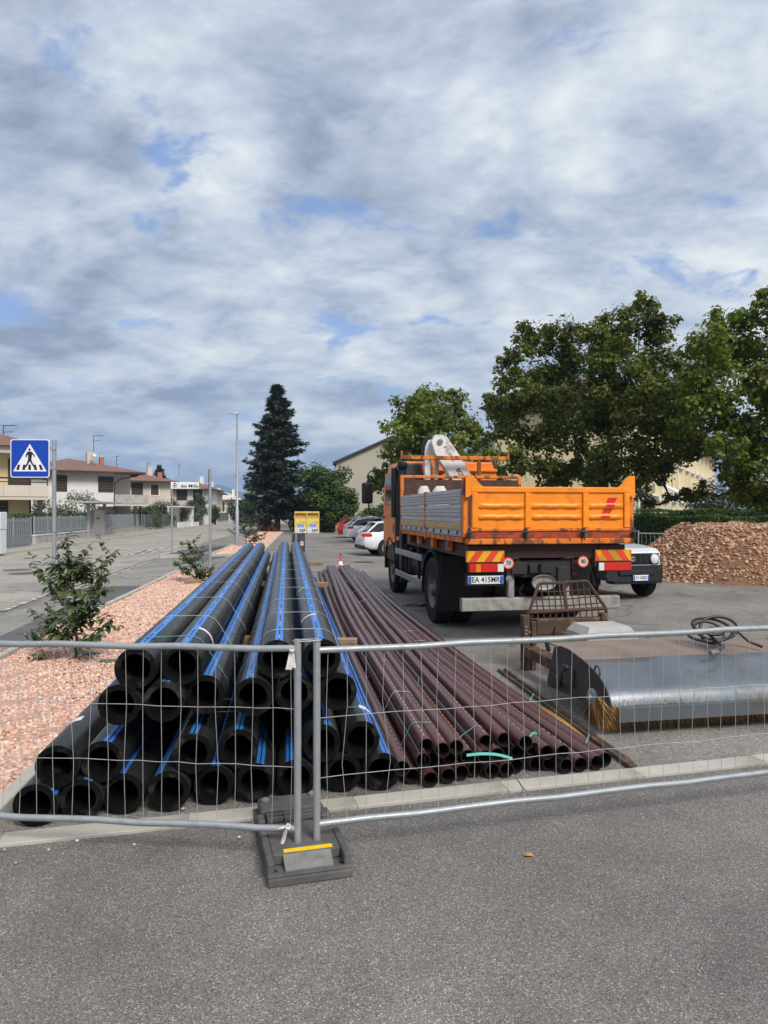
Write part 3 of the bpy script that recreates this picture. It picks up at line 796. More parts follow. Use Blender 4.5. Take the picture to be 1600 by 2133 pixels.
for k in range(10):
    x0 = .245 + k*dx*1.02
    brown_pipe(x0, RQ+.095+rnd(0,.012), rnd(0,.16), 'brown pipe in the middle layer of its bundle, %s from the black stack' % ordinal(k), xf(x0), .40, (70,None,None)[k % 3], wob=rnd(-1,1))
for k, x0 in enumerate((.26,.375,.48,.70,.83,.95)):
    brown_pipe(x0, RQ+.187+rnd(0,.008), rnd(-.02,.14) + (.1 if k == 4 else 0), 'brown pipe on top of the brown bundle, %s from the black stack' % ordinal(k), xf(x0)+.08, .50, (95,70,None,80,None,75)[k], wob=rnd(-1,1))
brown_pipe(.12, RQ+.09, .02, 'brown pipe lying against the flank of the black stack', -1.55, .36, 60)
for (sel, t, lab) in (((0,1,14,15,24,25), .03, 'nearest the fence on its left part'), ((0,1,14,15,24,25), .10, 'second on its left part'), ((3,4,17,18,27), .02, 'at the mouths in its middle'),
                      ((0,2,15,25), .20, 'third on its left part'), ((5,9,20,23), .31, 'across its right part'), ((6,9,21,23), .36, 'across its right part, just behind another'),
                      ((0,4,16,26), .45, 'halfway along'), ((0,5,17,27), .55, 'just past halfway'), ((0,8,18,28), .66, 'towards its far end'), ((0,9,18,28), .78, 'near its far end')):
    sel = [i for i in sel if i < len(bp)]
    strap([bp[i] for i in sel], t, RQ, .014, m_strap_g if t < .04 else m_strap, 'thin green strap round the brown pipe bundle, '+lab, 'straps round the brown bundle', rnd(-.1,.1))
for (px, py, z, a, ln, lab) in ((1020,1570,.29,-.15,.30,'loose turquoise strap end curling over the brown pipe mouths'), (871,1425,.30,1.45,.16,'short turquoise strap end standing on the brown pipes'), (1110,1527,.22,.3,.07,'tiny green strap end over the brown pipes by the brush'),(1224,1538,.13,1.0,.07,'tiny green strap end beside the dark plank'),(1108,1452,.1,1.0,.08,'tiny green strap end beside the sweeper')):
    Y = (H-z)*F/(py-HZ); X = (px-800)/F*Y
    m = MB(); n = 9; vs = []
    for i in range(n):
        t = i/(n-1)-.5; p = Vector((t*ln*math.cos(a), .02*math.sin(t*3), t*ln*math.sin(a)*.8 - (.02 if a < 1 else 0)*(2*t)**2)); vs += [p+Vector((0,0,.008)), p-Vector((0,.006,.008))]
    m.add(vs, [(2*i,2*i+1,2*i+3,2*i+2) for i in range(n-1)])
    o = obj('strap_end', m, M('turquoise_strap', (.10,.50,.42), .4, var=.1) if 'turq' in lab else m_strap_g, None, smooth=60, label=lab, cat='strap', group='loose strap ends'); o.location = (X, Y, z)
# long dark plank beside the brown pipes
for k, (a, b, lab) in enumerate(((G(1039,1398), G(1316,1603), 'long dark flat bar on the asphalt beside the outer brown pipe'), (G(1052,1397), G(1322,1600), 'long dark flat bar lying on the sweeper side of the other bar'))):
    m = MB(); d = b-a; m.box((0,0,0), (d.length, .035, .03), bev=.004)
    o = obj('steel_bar', m, m_brown, None, smooth=0, label=lab, cat='bar', group='dark bars beside the brown pipes'); o.location = (a+b)/2+Vector((0,0,.017)); o.rotation_euler = (0,0,math.atan2(d.y,d.x))

# ------------------------------------------------------------------ site fence
def fence(x0, y0, rz, length, label, nwire, z0, z1, hz, posts, side):
    """local x runs along the panel"""
    t = thing('site_fence', label, 'fence panel', (x0, y0, 0), rz, 'wire mesh site fence panels')
    for k, xx in enumerate(posts):
        m = MB(); m.tube([(xx,0,.075),(xx,0,1.155)], .0195, 14); m.lathe([(.0195,1.1555),(.012,1.1565),(.011,1.10)], 14, Matrix.Translation((xx,0,0)))
        obj('post', m, m_galv, t, smooth=50)
    lo, hi = (min(0, length), max(0, length))
    for zz in (z0, z1):
        m = MB(); n = 12; m.tube([(lo+(hi-lo)*i/n, .0, zz+.004*math.sin(i*2.1+zz)) for i in range(n+1)], .0175, 12); obj('rail', m, m_galv, t, smooth=50)
    for zz in hz:
        m = MB(); n = 24; m.tube([(lo+(hi-lo)*i/n, .006, zz+rnd(-.005,.005)) for i in range(n+1)], .0018, 5); obj('wire', m, m_wire, t, smooth=60)
    for k in range(nwire):
        xx = lo+(hi-lo)*(k+.6)/nwire; b = rnd(-.012,.012); b2 = rnd(-.012,.012)
        if random.random() < .16: b *= 3
        m = MB(); m.tube([(xx, .0095, z0+.01),(xx+b, .0095, z0+.3),(xx+b2, .0095, z0+.62),(xx, .0095, z1-.01)], .00145, 5, caps=False); obj('wire', m, m_wire, t, smooth=60)
    return t
pL = P(620,1752,3.705); pR = P(660,1748,3.735)
fence(pL.x, pL.y, R(-5.5), -2.6, 'left wire mesh fence panel, in front of the black pipe mouths', 26, .168, 1.106, (.49,.79), (0.0, -2.6), -1)
fence(pR.x, pR.y, R(15.0), 3.4, 'right wire mesh fence panel, in front of the brown pipes and the sweeper', 33, .178, 1.09, (.42,.735), (0.0, 3.4), 1)
# clip of wire joining the posts at the top
m = MB(); c = Vector(((pL.x+pR.x)/2, (pL.y+pR.y)/2, 1.148))
dd = (pR-pL); dd.z = 0; ll = dd.length/2+.022
m.tube([c+Vector((math.cos(t)*ll, math.sin(t)*.028+math.cos(t)*dd.y/2, 0)) for t in [2*math.pi*i/20 for i in range(20)]], .003, 6, closed=True)
obj('wire_tie', m, m_wire, None, smooth=60, label='wire loop tying the two fence post tops together', cat='wire tie')

# rubber foot
FR = R(15.5)
cf = (G(560,1858)+G(733,1824))*.5
t = thing('ballast_block', 'black rubber fence base with a yellow strip under the two posts', 'fence base', (cf.x, cf.y, 0), FR)
w = .42; l = .86
m = MB(); m.b2((-w/2,0,0),(w/2,l,.045), .008)
m.b2((-w/2,.004,.0455),(w/2,.030,.058), .004); 
m.b2((-w/2,.0355,.0455),(-w/2+.035,.36,.105), .006); m.b2((w/2-.035,.0355,.0455),(w/2,.36,.105), .006)
obj('base', m, m_rubber, t, smooth=25)
m = MB(); m.loft([[(-.120,.038,.046),(.120,.038,.046),(.120,.038,.060),(-.120,.038,.060)],[(-.122,.128,.046),(.122,.128,.046),(.122,.128,.098),(-.122,.128,.098)]], caps=True)
obj('raised_block', m, m_rubber_l, t, smooth=0)
m = MB(); m.b2((-w/2+.036,.130,.046),(w/2-.036,.40,.100), .006); m.b2((-w/2+.004,.405,.046),(w/2-.004,.53,.085),.008)
obj('socket_block', m, m_rubber, t, smooth=25)
m = MB()
for xx in (-.155,-.06,.03,.12):
    m.b2((xx,.50,.086),(xx+.012,.62,.118),.003)
for yy in (.535,.585,.63): m.b2((-.154,yy,.086),(.131,yy+.012,.114),.003)
obj('slot_grid', m, m_rubber, t, smooth=0)
m = MB(); m.b2((-w/2+.03,.645,.046),(w/2-.03,l-.01,.112), .012); m.b2((-w/2+.004,.54,.046),(-.162,.644,.10),.01); m.b2((.145,.54,.046),(w/2-.004,.644,.10),.01)
obj('rear_block', m, m_rubber, t, smooth=25)
for (xx, yy, zz) in ((-.14,.78,.1125),(.14,.80,.1125),(.155,.46,.0855),(-.155,.46,.0855)):
    m = MB(); m.lathe([(.024,0),(.024,.012),(.017,.018),(0,.018)], 12, Matrix.Translation((xx,yy,zz))); obj('bolt', m, m_rubber_l, t, smooth=40)
m = MB(); m.box((.01,.158,.1012),(.25,.036,.002), rot=(0,0,0)); obj('reflective_strip', m, m_yellow_tape, t, smooth=0)
m = MB()
for xx in (-.165,.165): m.lathe([(0,.0470),(.011,.0470)], 10, Matrix.Translation((xx,.075,0)))
obj('drain_hole', m, m_black_ink, t, smooth=0)

# tape rags tied to the left panel
def rag(px, py, Y, segs, label):
    m = MB(); rs = random.Random(px)
    for (dx0, dz0, dx1, dz1, w0, w1) in segs:
        n = 6; vs = []
        for i in range(n):
            tt = i/(n-1); ww = w0+(w1-w0)*tt
            p = Vector((dx0+(dx1-dx0)*tt, -.022+.012*math.sin(tt*5+dx0*50), dz0+(dz1-dz0)*tt)); q = Vector((ww/2, rs.uniform(-.01,.01), rs.uniform(-.004,.004))); vs += [p-q, p+q]
        m.add(vs, [(2*i,2*i+1,2*i+3,2*i+2) for i in range(n-1)])
    p = P(px, py, Y)
    m.tube([(.0+.020*math.cos(a)*.5, .024*math.sin(a), .0+.004*math.cos(3*a)) for a in [2*math.pi*i/12 for i in range(12)]], .007, 6, closed=True)
    o = obj('tape_rag', m, m_tape, None, smooth=60, label=label, cat='tape'); o.location = p
rag(608,1354,3.70,[(0,.0,-.012,-.095,.02,.035),(.004,0,.012,-.085,.015,.03)],'dirty white tape knotted round the top rail beside the left post')
rag(600,1722,3.70,[(0,0,-.055,-.17,.012,.02),(-.005,0,-.075,-.19,.01,.006),(-.05,.0,0.0,.012,.02,.02)],'dirty white tape hanging from the bottom rail over the rubber foot')
# ------------------------------------------------------------------ orange tipper truck
TR = thing('tipper_truck', 'orange tipper truck with a white folded crane, seen from behind', 'truck', (1.09, 9.6, 0), R(9.2))
BW = 2.5
RX = Matrix.Rotation(R(90), 4, 'Y')                   # local Z -> X (axles)
def tpart(name, mb, mat, parent=TR, smooth=30, **k): return obj(name, mb, mat, parent, smooth, **k)
# tailgate
m = MB(); m.b2((.10,.030,1.555),(BW-.10,.048,2.15))
tg = tpart('tailgate', m, m_orange, smooth=0)
m = MB(); m.b2((.085,.005,2.085),(BW-.085,.075,2.165),.012); tpart('top_rail', m, m_orange, tg)
m = MB(); m.b2((.085,.005,1.553),(BW-.085,.075,1.60),.01); tpart('bottom_rail', m, m_orange_w, tg)
for xx in (.105,.86,1.70,BW-.185):
    m = MB(); m.b2((xx,-.002,1.6005),(xx+.085,.029,2.0845),.012); tpart('upright', m, m_orange, tg)
for zz in (1.755,1.905):
    for a, b in ((.195,.855),(.95,1.695),(1.79,2.31)):
        m = MB(); n = 14
        rings = []
        for i in range(n+1):
            xx = a+(b-a)*i/n; e = min(1, min(i, n-i)/.8); jit = .006*math.sin(xx*23+zz*50)+.004*math.sin(xx*51)
            rings.append([(xx, .029, zz-.045), (xx, .029-.020*e, zz-.032+jit), (xx, .029-.034*e+jit*.5, zz+jit), (xx, .029-.022*e, zz+.03+jit), (xx, .029, zz+.042)])
        m.loft(rings, closed=False, caps=False); tpart('rib', m, m_orange, tg, smooth=60)
for s, x0 in ((1,.02),(-1,BW-.02)):
    poly = [(0,2.02),(.03,2.02),(.245,2.166),(.20,2.20),(.09,2.325),(.0,2.325)]
    pts = [(x0+s*x, z) for x, z in poly]
    if s < 0: pts.reverse()
    m = MB(); m.add([(x,.012,z) for x, z in pts]+[(x,.052,z) for x, z in pts], [tuple(range(6)), tuple(reversed(range(6,12)))]+[(i,(i+1)%6+0,(i+1)%6+6,i+6)[::-1] for i in range(6)])
    tpart('corner_wing', m, m_orange, tg, smooth=0)
m = MB(); m.add([(x,.0275,z) for x, z in ((1.98,1.735),(2.12,1.735),(2.225,1.965),(2.085,1.965))], [(0,1,2,3)])
m = MB(); m.add([(x,.0285-.0,z) for x, z in ((1.985,1.80),(2.115,1.80),(2.15,1.86),(2.02,1.86))], [(0,1,2,3)])
m.add([(x,-.0075+.0,z) for x, z in ((1.965,1.742),(2.09,1.742),(2.10,1.768),(1.975,1.768))], [(0,1,2,3)]); m.add([(x,.0283,z) for x, z in ((2.05,1.945),(2.18,1.945),(2.225,2.02),(2.085,2.02))], [(0,1,2,3)])
m.add([(x,-.0085,z) for x, z in ((2.02,1.885),(2.15,1.885),(2.175,1.925),(2.045,1.925))], [(0,1,2,3)])
tpart('red_decal', m, m_redt, tg, smooth=0)
for xx in (.04,.84,1.68,2.43):
    m = MB(); m.b2((xx,-.02,1.47),(xx+.045,.003,1.60),.006); m.tube([(xx-.02,-.03,1.545),(xx+.065,-.03,1.545)],.014,8); m.tube([(xx+.02,-.028,1.545),(xx+.025,-.035,1.43)],.01,6)
    tpart('hinge', m, m_under, tg)
# rear corner posts, rear beam
for x0 in (0.0, BW-.075):
    m = MB(); m.b2((x0,.08,1.46),(x0+.075,.16,2.30),.01); tpart('corner_post', m, m_orange_w)
m = MB(); m.b2((.03,.01,1.375),(BW-.03,.13,1.455),.012); tpart('rear_beam', m, m_orange_w)
m = MB(); m.b2((.05,.02,1.4555),(BW-.05,.12,1.545),.006); tpart('rear_sill', m, m_red_beam)
# load bed floor, side boards built of aluminium slats
m = MB(); m.b2((.05,.13,1.40),(BW-.05,4.74,1.465)); tpart('bed_floor', m, m_orange_w, smooth=0)
for side in (0, 1):
    xo = 0.0 if side == 0 else BW-.045
    for (y0, y1) in ((.17,2.40),(2.52,4.66)):
        zs = [1.475,1.56,1.745,1.93,2.145]
        for k in range(4):
            z0, z1 = zs[k]+.004, zs[k+1]-.004
            m = MB()
            prof = [(0,z0),(.0,z0+.015)]; nr = max(1, int((z1-z0)/.045))
            for q in range(nr):
                c0 = z0+.015+(z1-z0-.03)*q/nr; c1 = z0+.015+(z1-z0-.03)*(q+1)/nr
                prof += [(-.010,c0+.004),(-.010,c1-.012),(0,c1-.006)]
            prof += [(0,z1),(.04,z1),(.04,z0)]
            if side: prof = [(.04-x,z) for x, z in prof]
            m.loft([[(xo+x,y0,z) for x, z in prof],[(xo+x,y1,z) for x, z in prof]], caps=True)
            tpart('board_slat', m, m_alu, smooth=0)
        xs = xo-.0125 if side == 0 else xo+.0525
        m = MB(); m.b2((xs-.001,y0+.06,1.585),(xs+.001,y1-.04,1.665)); tpart('yellow_strip', m, m_alu_y, smooth=0)
        for q in range(5):
            yy = y0+.15+(y1-y0-.3)*q/4
            m = MB(); m.b2((xo-.022 if side==0 else xo+.045,yy,1.50),(xo-.005 if side==0 else xo+.062,yy+.035,1.555),.004); tpart('latch', m, m_under)
    m = MB(); m.b2((xo-.012,2.41,1.36),(xo+.058,2.51,2.16),.01); tpart('side_post', m, m_orange_w)
    m = MB(); m.b2((xo-.012,4.67,1.40),(xo+.058,4.735,2.56),.01); tpart('front_post', m, m_orange_w)
    m = MB(); m.b2((xo+.0,.16,1.395),(xo+.045,4.66,1.468),.006); tpart('side_rail', m, m_orange_w)
    for yy in (1.0,2.0,3.1,3.9):
        m = MB(); m.b2((xo+.02,yy,1.24),(xo+.10,yy+.16,1.394),.01); tpart('bracket', m, m_orange_w)
# front bulkhead with rusty plate
m = MB(); m.b2((.06,4.70,1.47),(BW-.06,4.73,2.47)); tpart('bulkhead', m, m_rust, smooth=0)
m = MB(); m.b2((.05,4.68,2.50),(BW-.05,4.75,2.56),.01); tpart('bulkhead_rail', m, m_orange_w)
m = MB(); m.b2((.08,.3,1.468),(BW-.08,4.6,1.55)); tpart('load_rubble', m, m_rust, smooth=0)
# headboard gallows
m = MB(); m.b2((.02,4.78,2.885),(2.30,4.86,2.965),.01); tpart('gallows_bar', m, m_orange_w)
for xx in (.02,2.26):
    m = MB(); m.b2((xx,4.80,2.966),(xx+.04,4.84,3.06),.005); tpart('bar_end_pin', m, m_orange_w)
for xx in (.64,1.62):
    m = MB(); m.b2((xx,4.79,1.47),(xx+.075,4.85,2.884),.008); tpart('gallows_post', m, m_orange_w)
# chassis
for xx in (.78,1.62):
    m = MB(); m.b2((xx,.20,.92),(xx+.09,7.9,1.17),.01); tpart('chassis_rail', m, m_chassis)
m = MB(); m.b2((.871,.22,.90),(1.619,.30,1.15),.01); tpart('cross_member', m, m_under)
for y_ in (2.6,4.3):
    m = MB(); m.b2((.871,y_,.94),(1.619,y_+.15,1.14)); tpart('cross_member', m, m_under)
m = MB(); m.b2((.12,.16,1.18),(2.38,4.7,1.36)); tpart('sub_frame', m, m_chassis, smooth=0)
m = MB(); m.b2((.1,.14,1.0),(.5,.24,1.36),.01); m.b2((2.0,.14,1.0),(2.4,.24,1.36),.01); tpart('lamp_bracket', m, m_chassis)
m = MB(); m.tube([(.3,2.16,.54),(2.2,2.16,.54)],.09,12); m.lathe([(.0,-.22),(.2,-.18),(.24,0),(.2,.18),(0,.22)],16,Matrix.Translation((1.25,2.16,.56))@RX); tpart('rear_axle', m, m_under)
m = MB(); m.tube([(.3,6.66,.54),(2.2,6.66,.54)],.07,10); tpart('front_axle', m, m_under)
for xx in (.92,1.50):
    m = MB(); m.b2((xx,1.4,.62),(xx+.09,2.9,.70)); tpart('leaf_spring', m, m_under)
# wheels
def wheel(parent, x, y, r, wd, sgn, rimr=.30, lugs=True, tmat=None, rmat=None):
    T = Matrix.Translation((x, y, r)) @ RX
    m = MB(); pr_ = [(rimr,-wd*.42),(r*.80,-wd*.5),(r*.95,-wd*.47),(r,-wd*.36),(r,wd*.36),(r*.95,wd*.47),(r*.80,wd*.5),(rimr,wd*.42)]
    m.lathe(pr_, 40, T, close=True)
    ty = obj('wheel', m, tmat or m_tyre, parent, 40)
    if lugs:
        q = MB(); 
        for k in range(44):
            a = 2*math.pi*k/44
            for s in (-1,1):
                q.box((0,0,0),(.016,wd*.30,.05), T=T@Matrix.Rotation(a+s*.03,4,'Z')@Matrix.Translation((r+.003,0,s*wd*.20))@Matrix.Rotation(R(90),4,'X')@Matrix.Rotation(s*.3,4,'X'))
        obj('tread', q, tmat or m_tyre, ty, smooth=0)
    f = sgn*wd*.5
    prof = [(rimr*1.0,f*.85),(rimr*.94,f*.80),(rimr*.86,f*.35),(rimr*.62,f*.18),(rimr*.60,f*.30),(rimr*.34,f*.42),(rimr*.30,f*.95),(rimr*.22,f*1.02),(0,f*1.02)]
    if sgn > 0: prof = prof[::-1]
    q = MB(); q.lathe(prof, 28, T); 
    for k in range(8):
        a = 2*math.pi*k/8; q.lathe([(.018,0),(.018,.03*1),(0,.032)],8,T@Matrix.Translation((rimr*.48*math.cos(a),rimr*.48*math.sin(a),f*.36 if sgn>0 else f*.36-.03)))
    obj('rim', q, rmat or m_rim, ty, smooth=40)
    return ty
wheel(TR, .17, 2.16, .54, .29, -1); wheel(TR, .50, 2.16, .54, .29, -1)
wheel(TR, BW-.17, 2.16, .54, .29, 1); wheel(TR, BW-.50, 2.16, .54, .29, 1)
wheel(TR, .30, 6.66, .53, .30, -1); wheel(TR, BW-.30, 6.66, .53, .30, 1)
# mudguards with flaps
for x0, x1 in ((.02,.70),(BW-.70,BW-.02)):
    m = MB(); n = 16
    rings = []
    for i in range(n+1):
        a = R(-12)+R(190)*i/n
        cy, cz = 2.16+.66*math.cos(a)*1.02, .56+.64*math.sin(a)
        cy2, cz2 = 2.16+.63*math.cos(a)*1.02, .56+.61*math.sin(a)
        rings.append([(x0,cy,cz),(x1,cy,cz),(x1,cy2,cz2),(x0,cy2,cz2)])
    m.loft(rings); tpart('mudguard', m, m_blackp, smooth=50)
    m = MB(); m.box(((x0+x1)/2,1.46,.70),(x1-x0,.025,.86),rot=(R(4),0,0),bev=.006); m.box(((x0+x1)/2,1.44,.95),(x1-x0-.1,.02,.03)); tpart('mud_flap', m, m_blackp)
# rear lamps, chevrons, discs, plate
for s, x0 in ((0,.05),(1,1.93)):
    m = MB(); m.b2((x0,.10,1.13),(x0+.545,.13,1.285),.004); ch = tpart('hazard_board', m, m_chev_y, smooth=0)
    m = MB()
    for k in range(-1,4):
        p = x0+.03+k*.22
        pts = [(p,1.131),(p+.11,1.131),(p+.22,1.284),(p+.11,1.284)]
        if s: pts = [(2*x0+.545-a, b) for a, b in pts][::-1]
        cl = [(min(max(a,x0+.003),x0+.542),b) for a, b in pts]
        if max(a for a, b in cl)-min(a for a, b in cl) > .02: m.add([(a,.0985,b) for a, b in cl],[(0,1,2,3)])
    obj('chevron_stripe', m, m_chev_r, ch, smooth=0)
    lx = x0+.03
    m = MB(); m.b2((lx-.01,.07,.985),(lx+.50,.138,1.118),.012); ho = tpart('tail_lamp', m, m_under)
    segs = [(.0,.09,m_red),(.093,.165,m_amber),(.168,.40,m_red),(.403,.49,m_wlens)]
    if s: segs = [(.0,.08,m_wlens),(.083,.49,m_red)]
    for a, b, mm in segs:
        q = MB(); q.b2((lx+a,.052,.998),(lx+b,.0695,1.106),.008); obj('lens', q, mm, ho, 25)
def disc(xx, zz, num):
    m = MB(); m.lathe([(0,0),(.082,0),(.082,.006),(0,.006)],28,Matrix.Translation((xx,.09,zz))@Matrix.Rotation(R(90),4,'X')); d_ = tpart('speed_disc', m, m_chev_r, smooth=30)
    q = MB(); q.lathe([(0,.0072),(.064,.0072)],28,Matrix.Translation((xx,.09,zz))@Matrix.Rotation(R(90),4,'X')); obj('disc_face', q, m_tape, d_, 0)  # greyed face colour stands in for the shade behind the lamps
    text('numeral', num, .085, m_black_ink, d_, (xx,.0815,zz), (R(90),0,0), bold=.002, sx=.85)
disc(.645,1.115,'70'); disc(1.74,1.125,'80')
def number_plate(parent, body, c, wd, ht, rot, size, blue=(1,1), sx=.8):
    """c: centre of the plate face in the parent's space; rot turns a plate that faces local -Y"""
    T = Matrix.Translation(c) @ Euler(rot).to_matrix().to_4x4()
    m = MB(); m.box((0,.008,0),(wd,.014,ht),T=T,bev=.004); p = obj('number_plate', m, m_plate, parent, 0)
    q = MB()
    for sg in (-1,1):
        if blue[0 if sg < 0 else 1]:
            bw = wd*.085; xc = sg*(wd/2-bw/2-.004); q.add([(xc-bw/2,-.0003,-ht/2+.005),(xc+bw/2,-.0003,-ht/2+.005),(xc+bw/2,-.0003,ht/2-.005),(xc-bw/2,-.0003,ht/2-.005)],[(0,1,2,3)],T)
    obj('plate_band', q, m_plate_b, p, 0)
    e = (Euler(rot).to_matrix() @ Euler((R(90),0,0)).to_matrix()).to_euler()
    text('lettering', body, size, m_black_ink, p, T @ Vector((0,-.0012,0)), e, ext=.0004, sx=sx, bold=.0015)
    return p
m = MB(); m.b2((.04,.11,.80),(.60,.125,.975),.004); tpart('plate_holder', m, m_blackp)
number_plate(TR, 'EA 415MR', (.325,.092,.888), .50, .112, (0,0,0), .108, sx=.86)
m = MB(); m.lathe([(0,0),(.045,0),(.045,.02),(0,.024)],16,Matrix.Translation((.655,.11,.90))@Matrix.Rotation(R(90),4,'X')); tpart('side_lamp', m, m_rim)
# tow jaw
m = MB()
def ell(rx, rz, y, zc): return [(1.16+rx*math.cos(a)*(1 if abs(math.cos(a))<.8 else .95), y, zc+rz*math.sin(a)) for a in [2*math.pi*i/18 for i in range(18)]]
m.loft([ell(.185,.105,.06,.84),ell(.19,.11,.10,.84),ell(.12,.075,.20,.85)],caps=False); m.loft([ell(.14,.07,.10,.84),ell(.185,.105,.06,.84)],caps=False); m.loft([ell(.14,.07,.10,.84),ell(.05,.03,.17,.84)],caps=True)
tpart('tow_jaw', m, m_underbar, smooth=50)
m = MB(); m.b2((.98,.15,.96),(1.34,.26,1.08),.01); m.tube([(1.14,.12,.98),(1.14,.12,1.10)],.03,10); m.tube([(.9,.2,.8),(.86,.25,.7),(.95,.3,.6),(1.1,.35,.62)],.012,6); m.tube([(1.42,.2,.98),(1.5,.22,.8),(1.46,.3,.66)],.012,6)
m.b2((.72,.16,.95),(.95,.2,1.12),.01); m.b2((1.4,.18,.78),(1.6,.24,1.05),.02); tpart('coupling_block', m, m_under)
# under-run beam on its two posts
m = MB(); m.loft([[(xx,.22,.45),(xx,.25,.435),(xx,.33,.435),(xx,.36,.45),(xx,.36,.60),(xx,.33,.62),(xx,.25,.62),(xx,.22,.60)] for xx in (.03,2.36)]); tpart('underrun_beam', m, m_underbar, smooth=30)
for xx in (.70,1.52):
    m = MB(); m.b2((xx,.24,.621),(xx+.085,.33,1.18),.006); tpart('beam_post', m, m_underbar)
    m = MB(); m.add([(xx-.02,.2,1.36),(xx+.10,.2,1.36),(xx+.12,.17,1.17),(xx+.02,.17,1.17),(xx-.02,.24,1.36),(xx+.10,.24,1.36),(xx+.12,.21,1.17),(xx+.02,.21,1.17)],[(0,3,2,1),(4,5,6,7),(0,1,5,4),(1,2,6,5),(2,3,7,6),(3,0,4,7)]); tpart('gusset', m, m_underbar, smooth=0)
# side guards, tanks
for x0 in (.03, BW-.07):
    for zz in (.50,.95):
        m = MB(); m.b2((x0,2.95,zz),(x0+.04,5.55,zz+.115),.008); tpart('side_guard', m, m_galv)
    for yy in (3.4,4.6):
        m = MB(); m.b2((x0+.045,yy,.5),(x0+.10,yy+.06,1.18)); tpart('guard_post', m, m_chassis)
m = MB(); m.tube([(.40,3.2,.80),(.40,4.5,.80)],.24,20); tpart('air_tank', m, m_chassis, smooth=40)
m = MB(); m.b2((.18,4.6,.55),(.66,5.5,1.1),.05); m.b2((1.85,3.2,.55),(2.4,5.4,1.15),.05); tpart('fuel_tank', m, m_blackp)
m = MB(); m.b2((.30,3.15,.25),(2.2,3.25,1.1)); m.tube([(.5,2.9,1.1),(.5,3.3,1.28),(.5,4.6,1.28)],.05,8); tpart('tool_box', m, m_chassis)
# crane between bed and cab: outrigger, base, column, boom
m = MB(); m.b2((.08,5.05,.62),(.30,5.35,1.62),.03); m.b2((.10,5.1,.42),(.28,5.3,.62),.02); m.lathe([(.13,0),(.13,.04),(.05,.07)],14,Matrix.Translation((.19,5.2,.38))); tpart('outrigger', m, m_blackp)
m = MB(); m.b2((BW-.30,5.05,.62),(BW-.08,5.35,1.62),.03); m.b2((.3,5.08,1.18),(BW-.3,5.32,1.42),.02); tpart('outrigger_beam', m, m_blackp)
CR = MB()
CX = .95
m = MB(); m.lathe([(.30,1.42),(.30,1.75),(.24,1.80),(.22,2.1),(.22,2.45)],20,Matrix.Translation((CX,5.2,0))); tpart('crane_base', m, m_white_steel, smooth=40)
def plate(poly, y0, y1, T=None):
    q = MB(); n = len(poly)
    q.add([(x,y0,z) for x, z in poly]+[(x,y1,z) for x, z in poly],[tuple(range(n)),tuple(reversed(range(n,2*n)))]+[(i,n+i,n+(i+1)%n,(i+1)%n) for i in range(n)])
    return q
m = plate([(CX-.32,2.0),(CX-.08,2.0),(CX-.02,2.9),(CX-.02,3.25),(CX-.12,3.36),(CX-.26,3.33),(CX-.34,3.1)],5.26,5.42); tpart('crane_column', m, m_white_steel, smooth=0)
m = plate([(CX-.24,3.28),(CX-.16,3.02),(CX+.30,2.35),(CX+.62,2.02),(CX+.80,2.06),(CX+.83,2.22),(CX+.36,2.98),(CX+.10,3.36),(CX-.02,3.42),(CX-.16,3.42)],5.02,5.24); bo = tpart('crane_boom', m, m_white_steel, smooth=0)
m = MB(); m.lathe([(0,0),(.06,0),(.06,.03),(0,.035)],16,Matrix.Translation((CX-.07,5.02,3.27))@Matrix.Rotation(R(90),4,'X')); obj('pivot_pin', m, m_rim, bo, 40)
m = MB(); m.tube([(CX-.36,5.3,2.9),(CX-.37,5.28,3.20),(CX-.29,5.27,3.37),(CX-.12,5.27,3.42)],.04,8); tpart('crane_hose', m, m_hose, smooth=60)
m = MB(); m.tube([(CX+.10,5.16,2.1),(CX+.16,5.16,2.9)],.065,14); m.tube([(CX+.14,5.17,2.7),(CX+.17,5.17,3.06)],.04,12); tpart('lift_ram', m, m_white_steel, smooth=40)
m = MB(); m.tube([(CX+.40,5.30,2.86),(CX+.86,5.32,2.0)],.085,12); m.b2((CX+.30,5.26,1.6),(CX+.52,5.4,2.3),.02); tpart('second_ram', m, m_underbar, smooth=40)
m = MB(); m.tube([(CX+.62,5.0,2.3),(CX+.78,4.99,2.12),(CX+.88,4.98,2.2)],.02,6); m.tube([(CX+.2,5.0,2.05),(CX+.3,4.97,2.35),(CX+.46,4.98,2.15),(CX+.42,5,1.9)],.014,6); m.tube([(CX+.5,5.0,2.5),(CX+.62,4.98,2.4),(CX+.6,5.0,2.2),(CX+.7,5,2.0)],.014,6); m.b2((CX+.78,4.98,2.14),(CX+.9,5.05,2.26),.02); tpart('crane_hose', m, m_hose, smooth=60)
ang = math.atan2(-1.34,.94)
text('lettering', 'P 15000', .11, m_black_ink, bo, (CX+.125,5.0175,3.03), (R(90), -ang, 0), sx=1.0)
text('lettering', 'BONFIGLIOLI', .125, m_black_ink, bo, (CX+.50,5.0175,2.43), (R(90), -ang, 0), sx=.95, bold=.003)
m = MB(); m.lathe([(.155,0),(.17,0)],24,Matrix.Translation((CX+.17,5.0175,3.16))@Matrix.Rotation(R(90),4,'X')); m.box((CX+.17,5.0165,3.16),(.32,.0012,.018),rot=(0,R(40),0)); 
m = MB(); m.box((CX+.16,5.0165,3.17),(.26,.0012,.016),rot=(0,R(48),0)); m.box((CX+.16,5.0155,3.17),(.26,.0012,.016),rot=(0,R(-25),0)); obj('boom_emblem', m, m_alu_y, bo, 0)
m = MB()
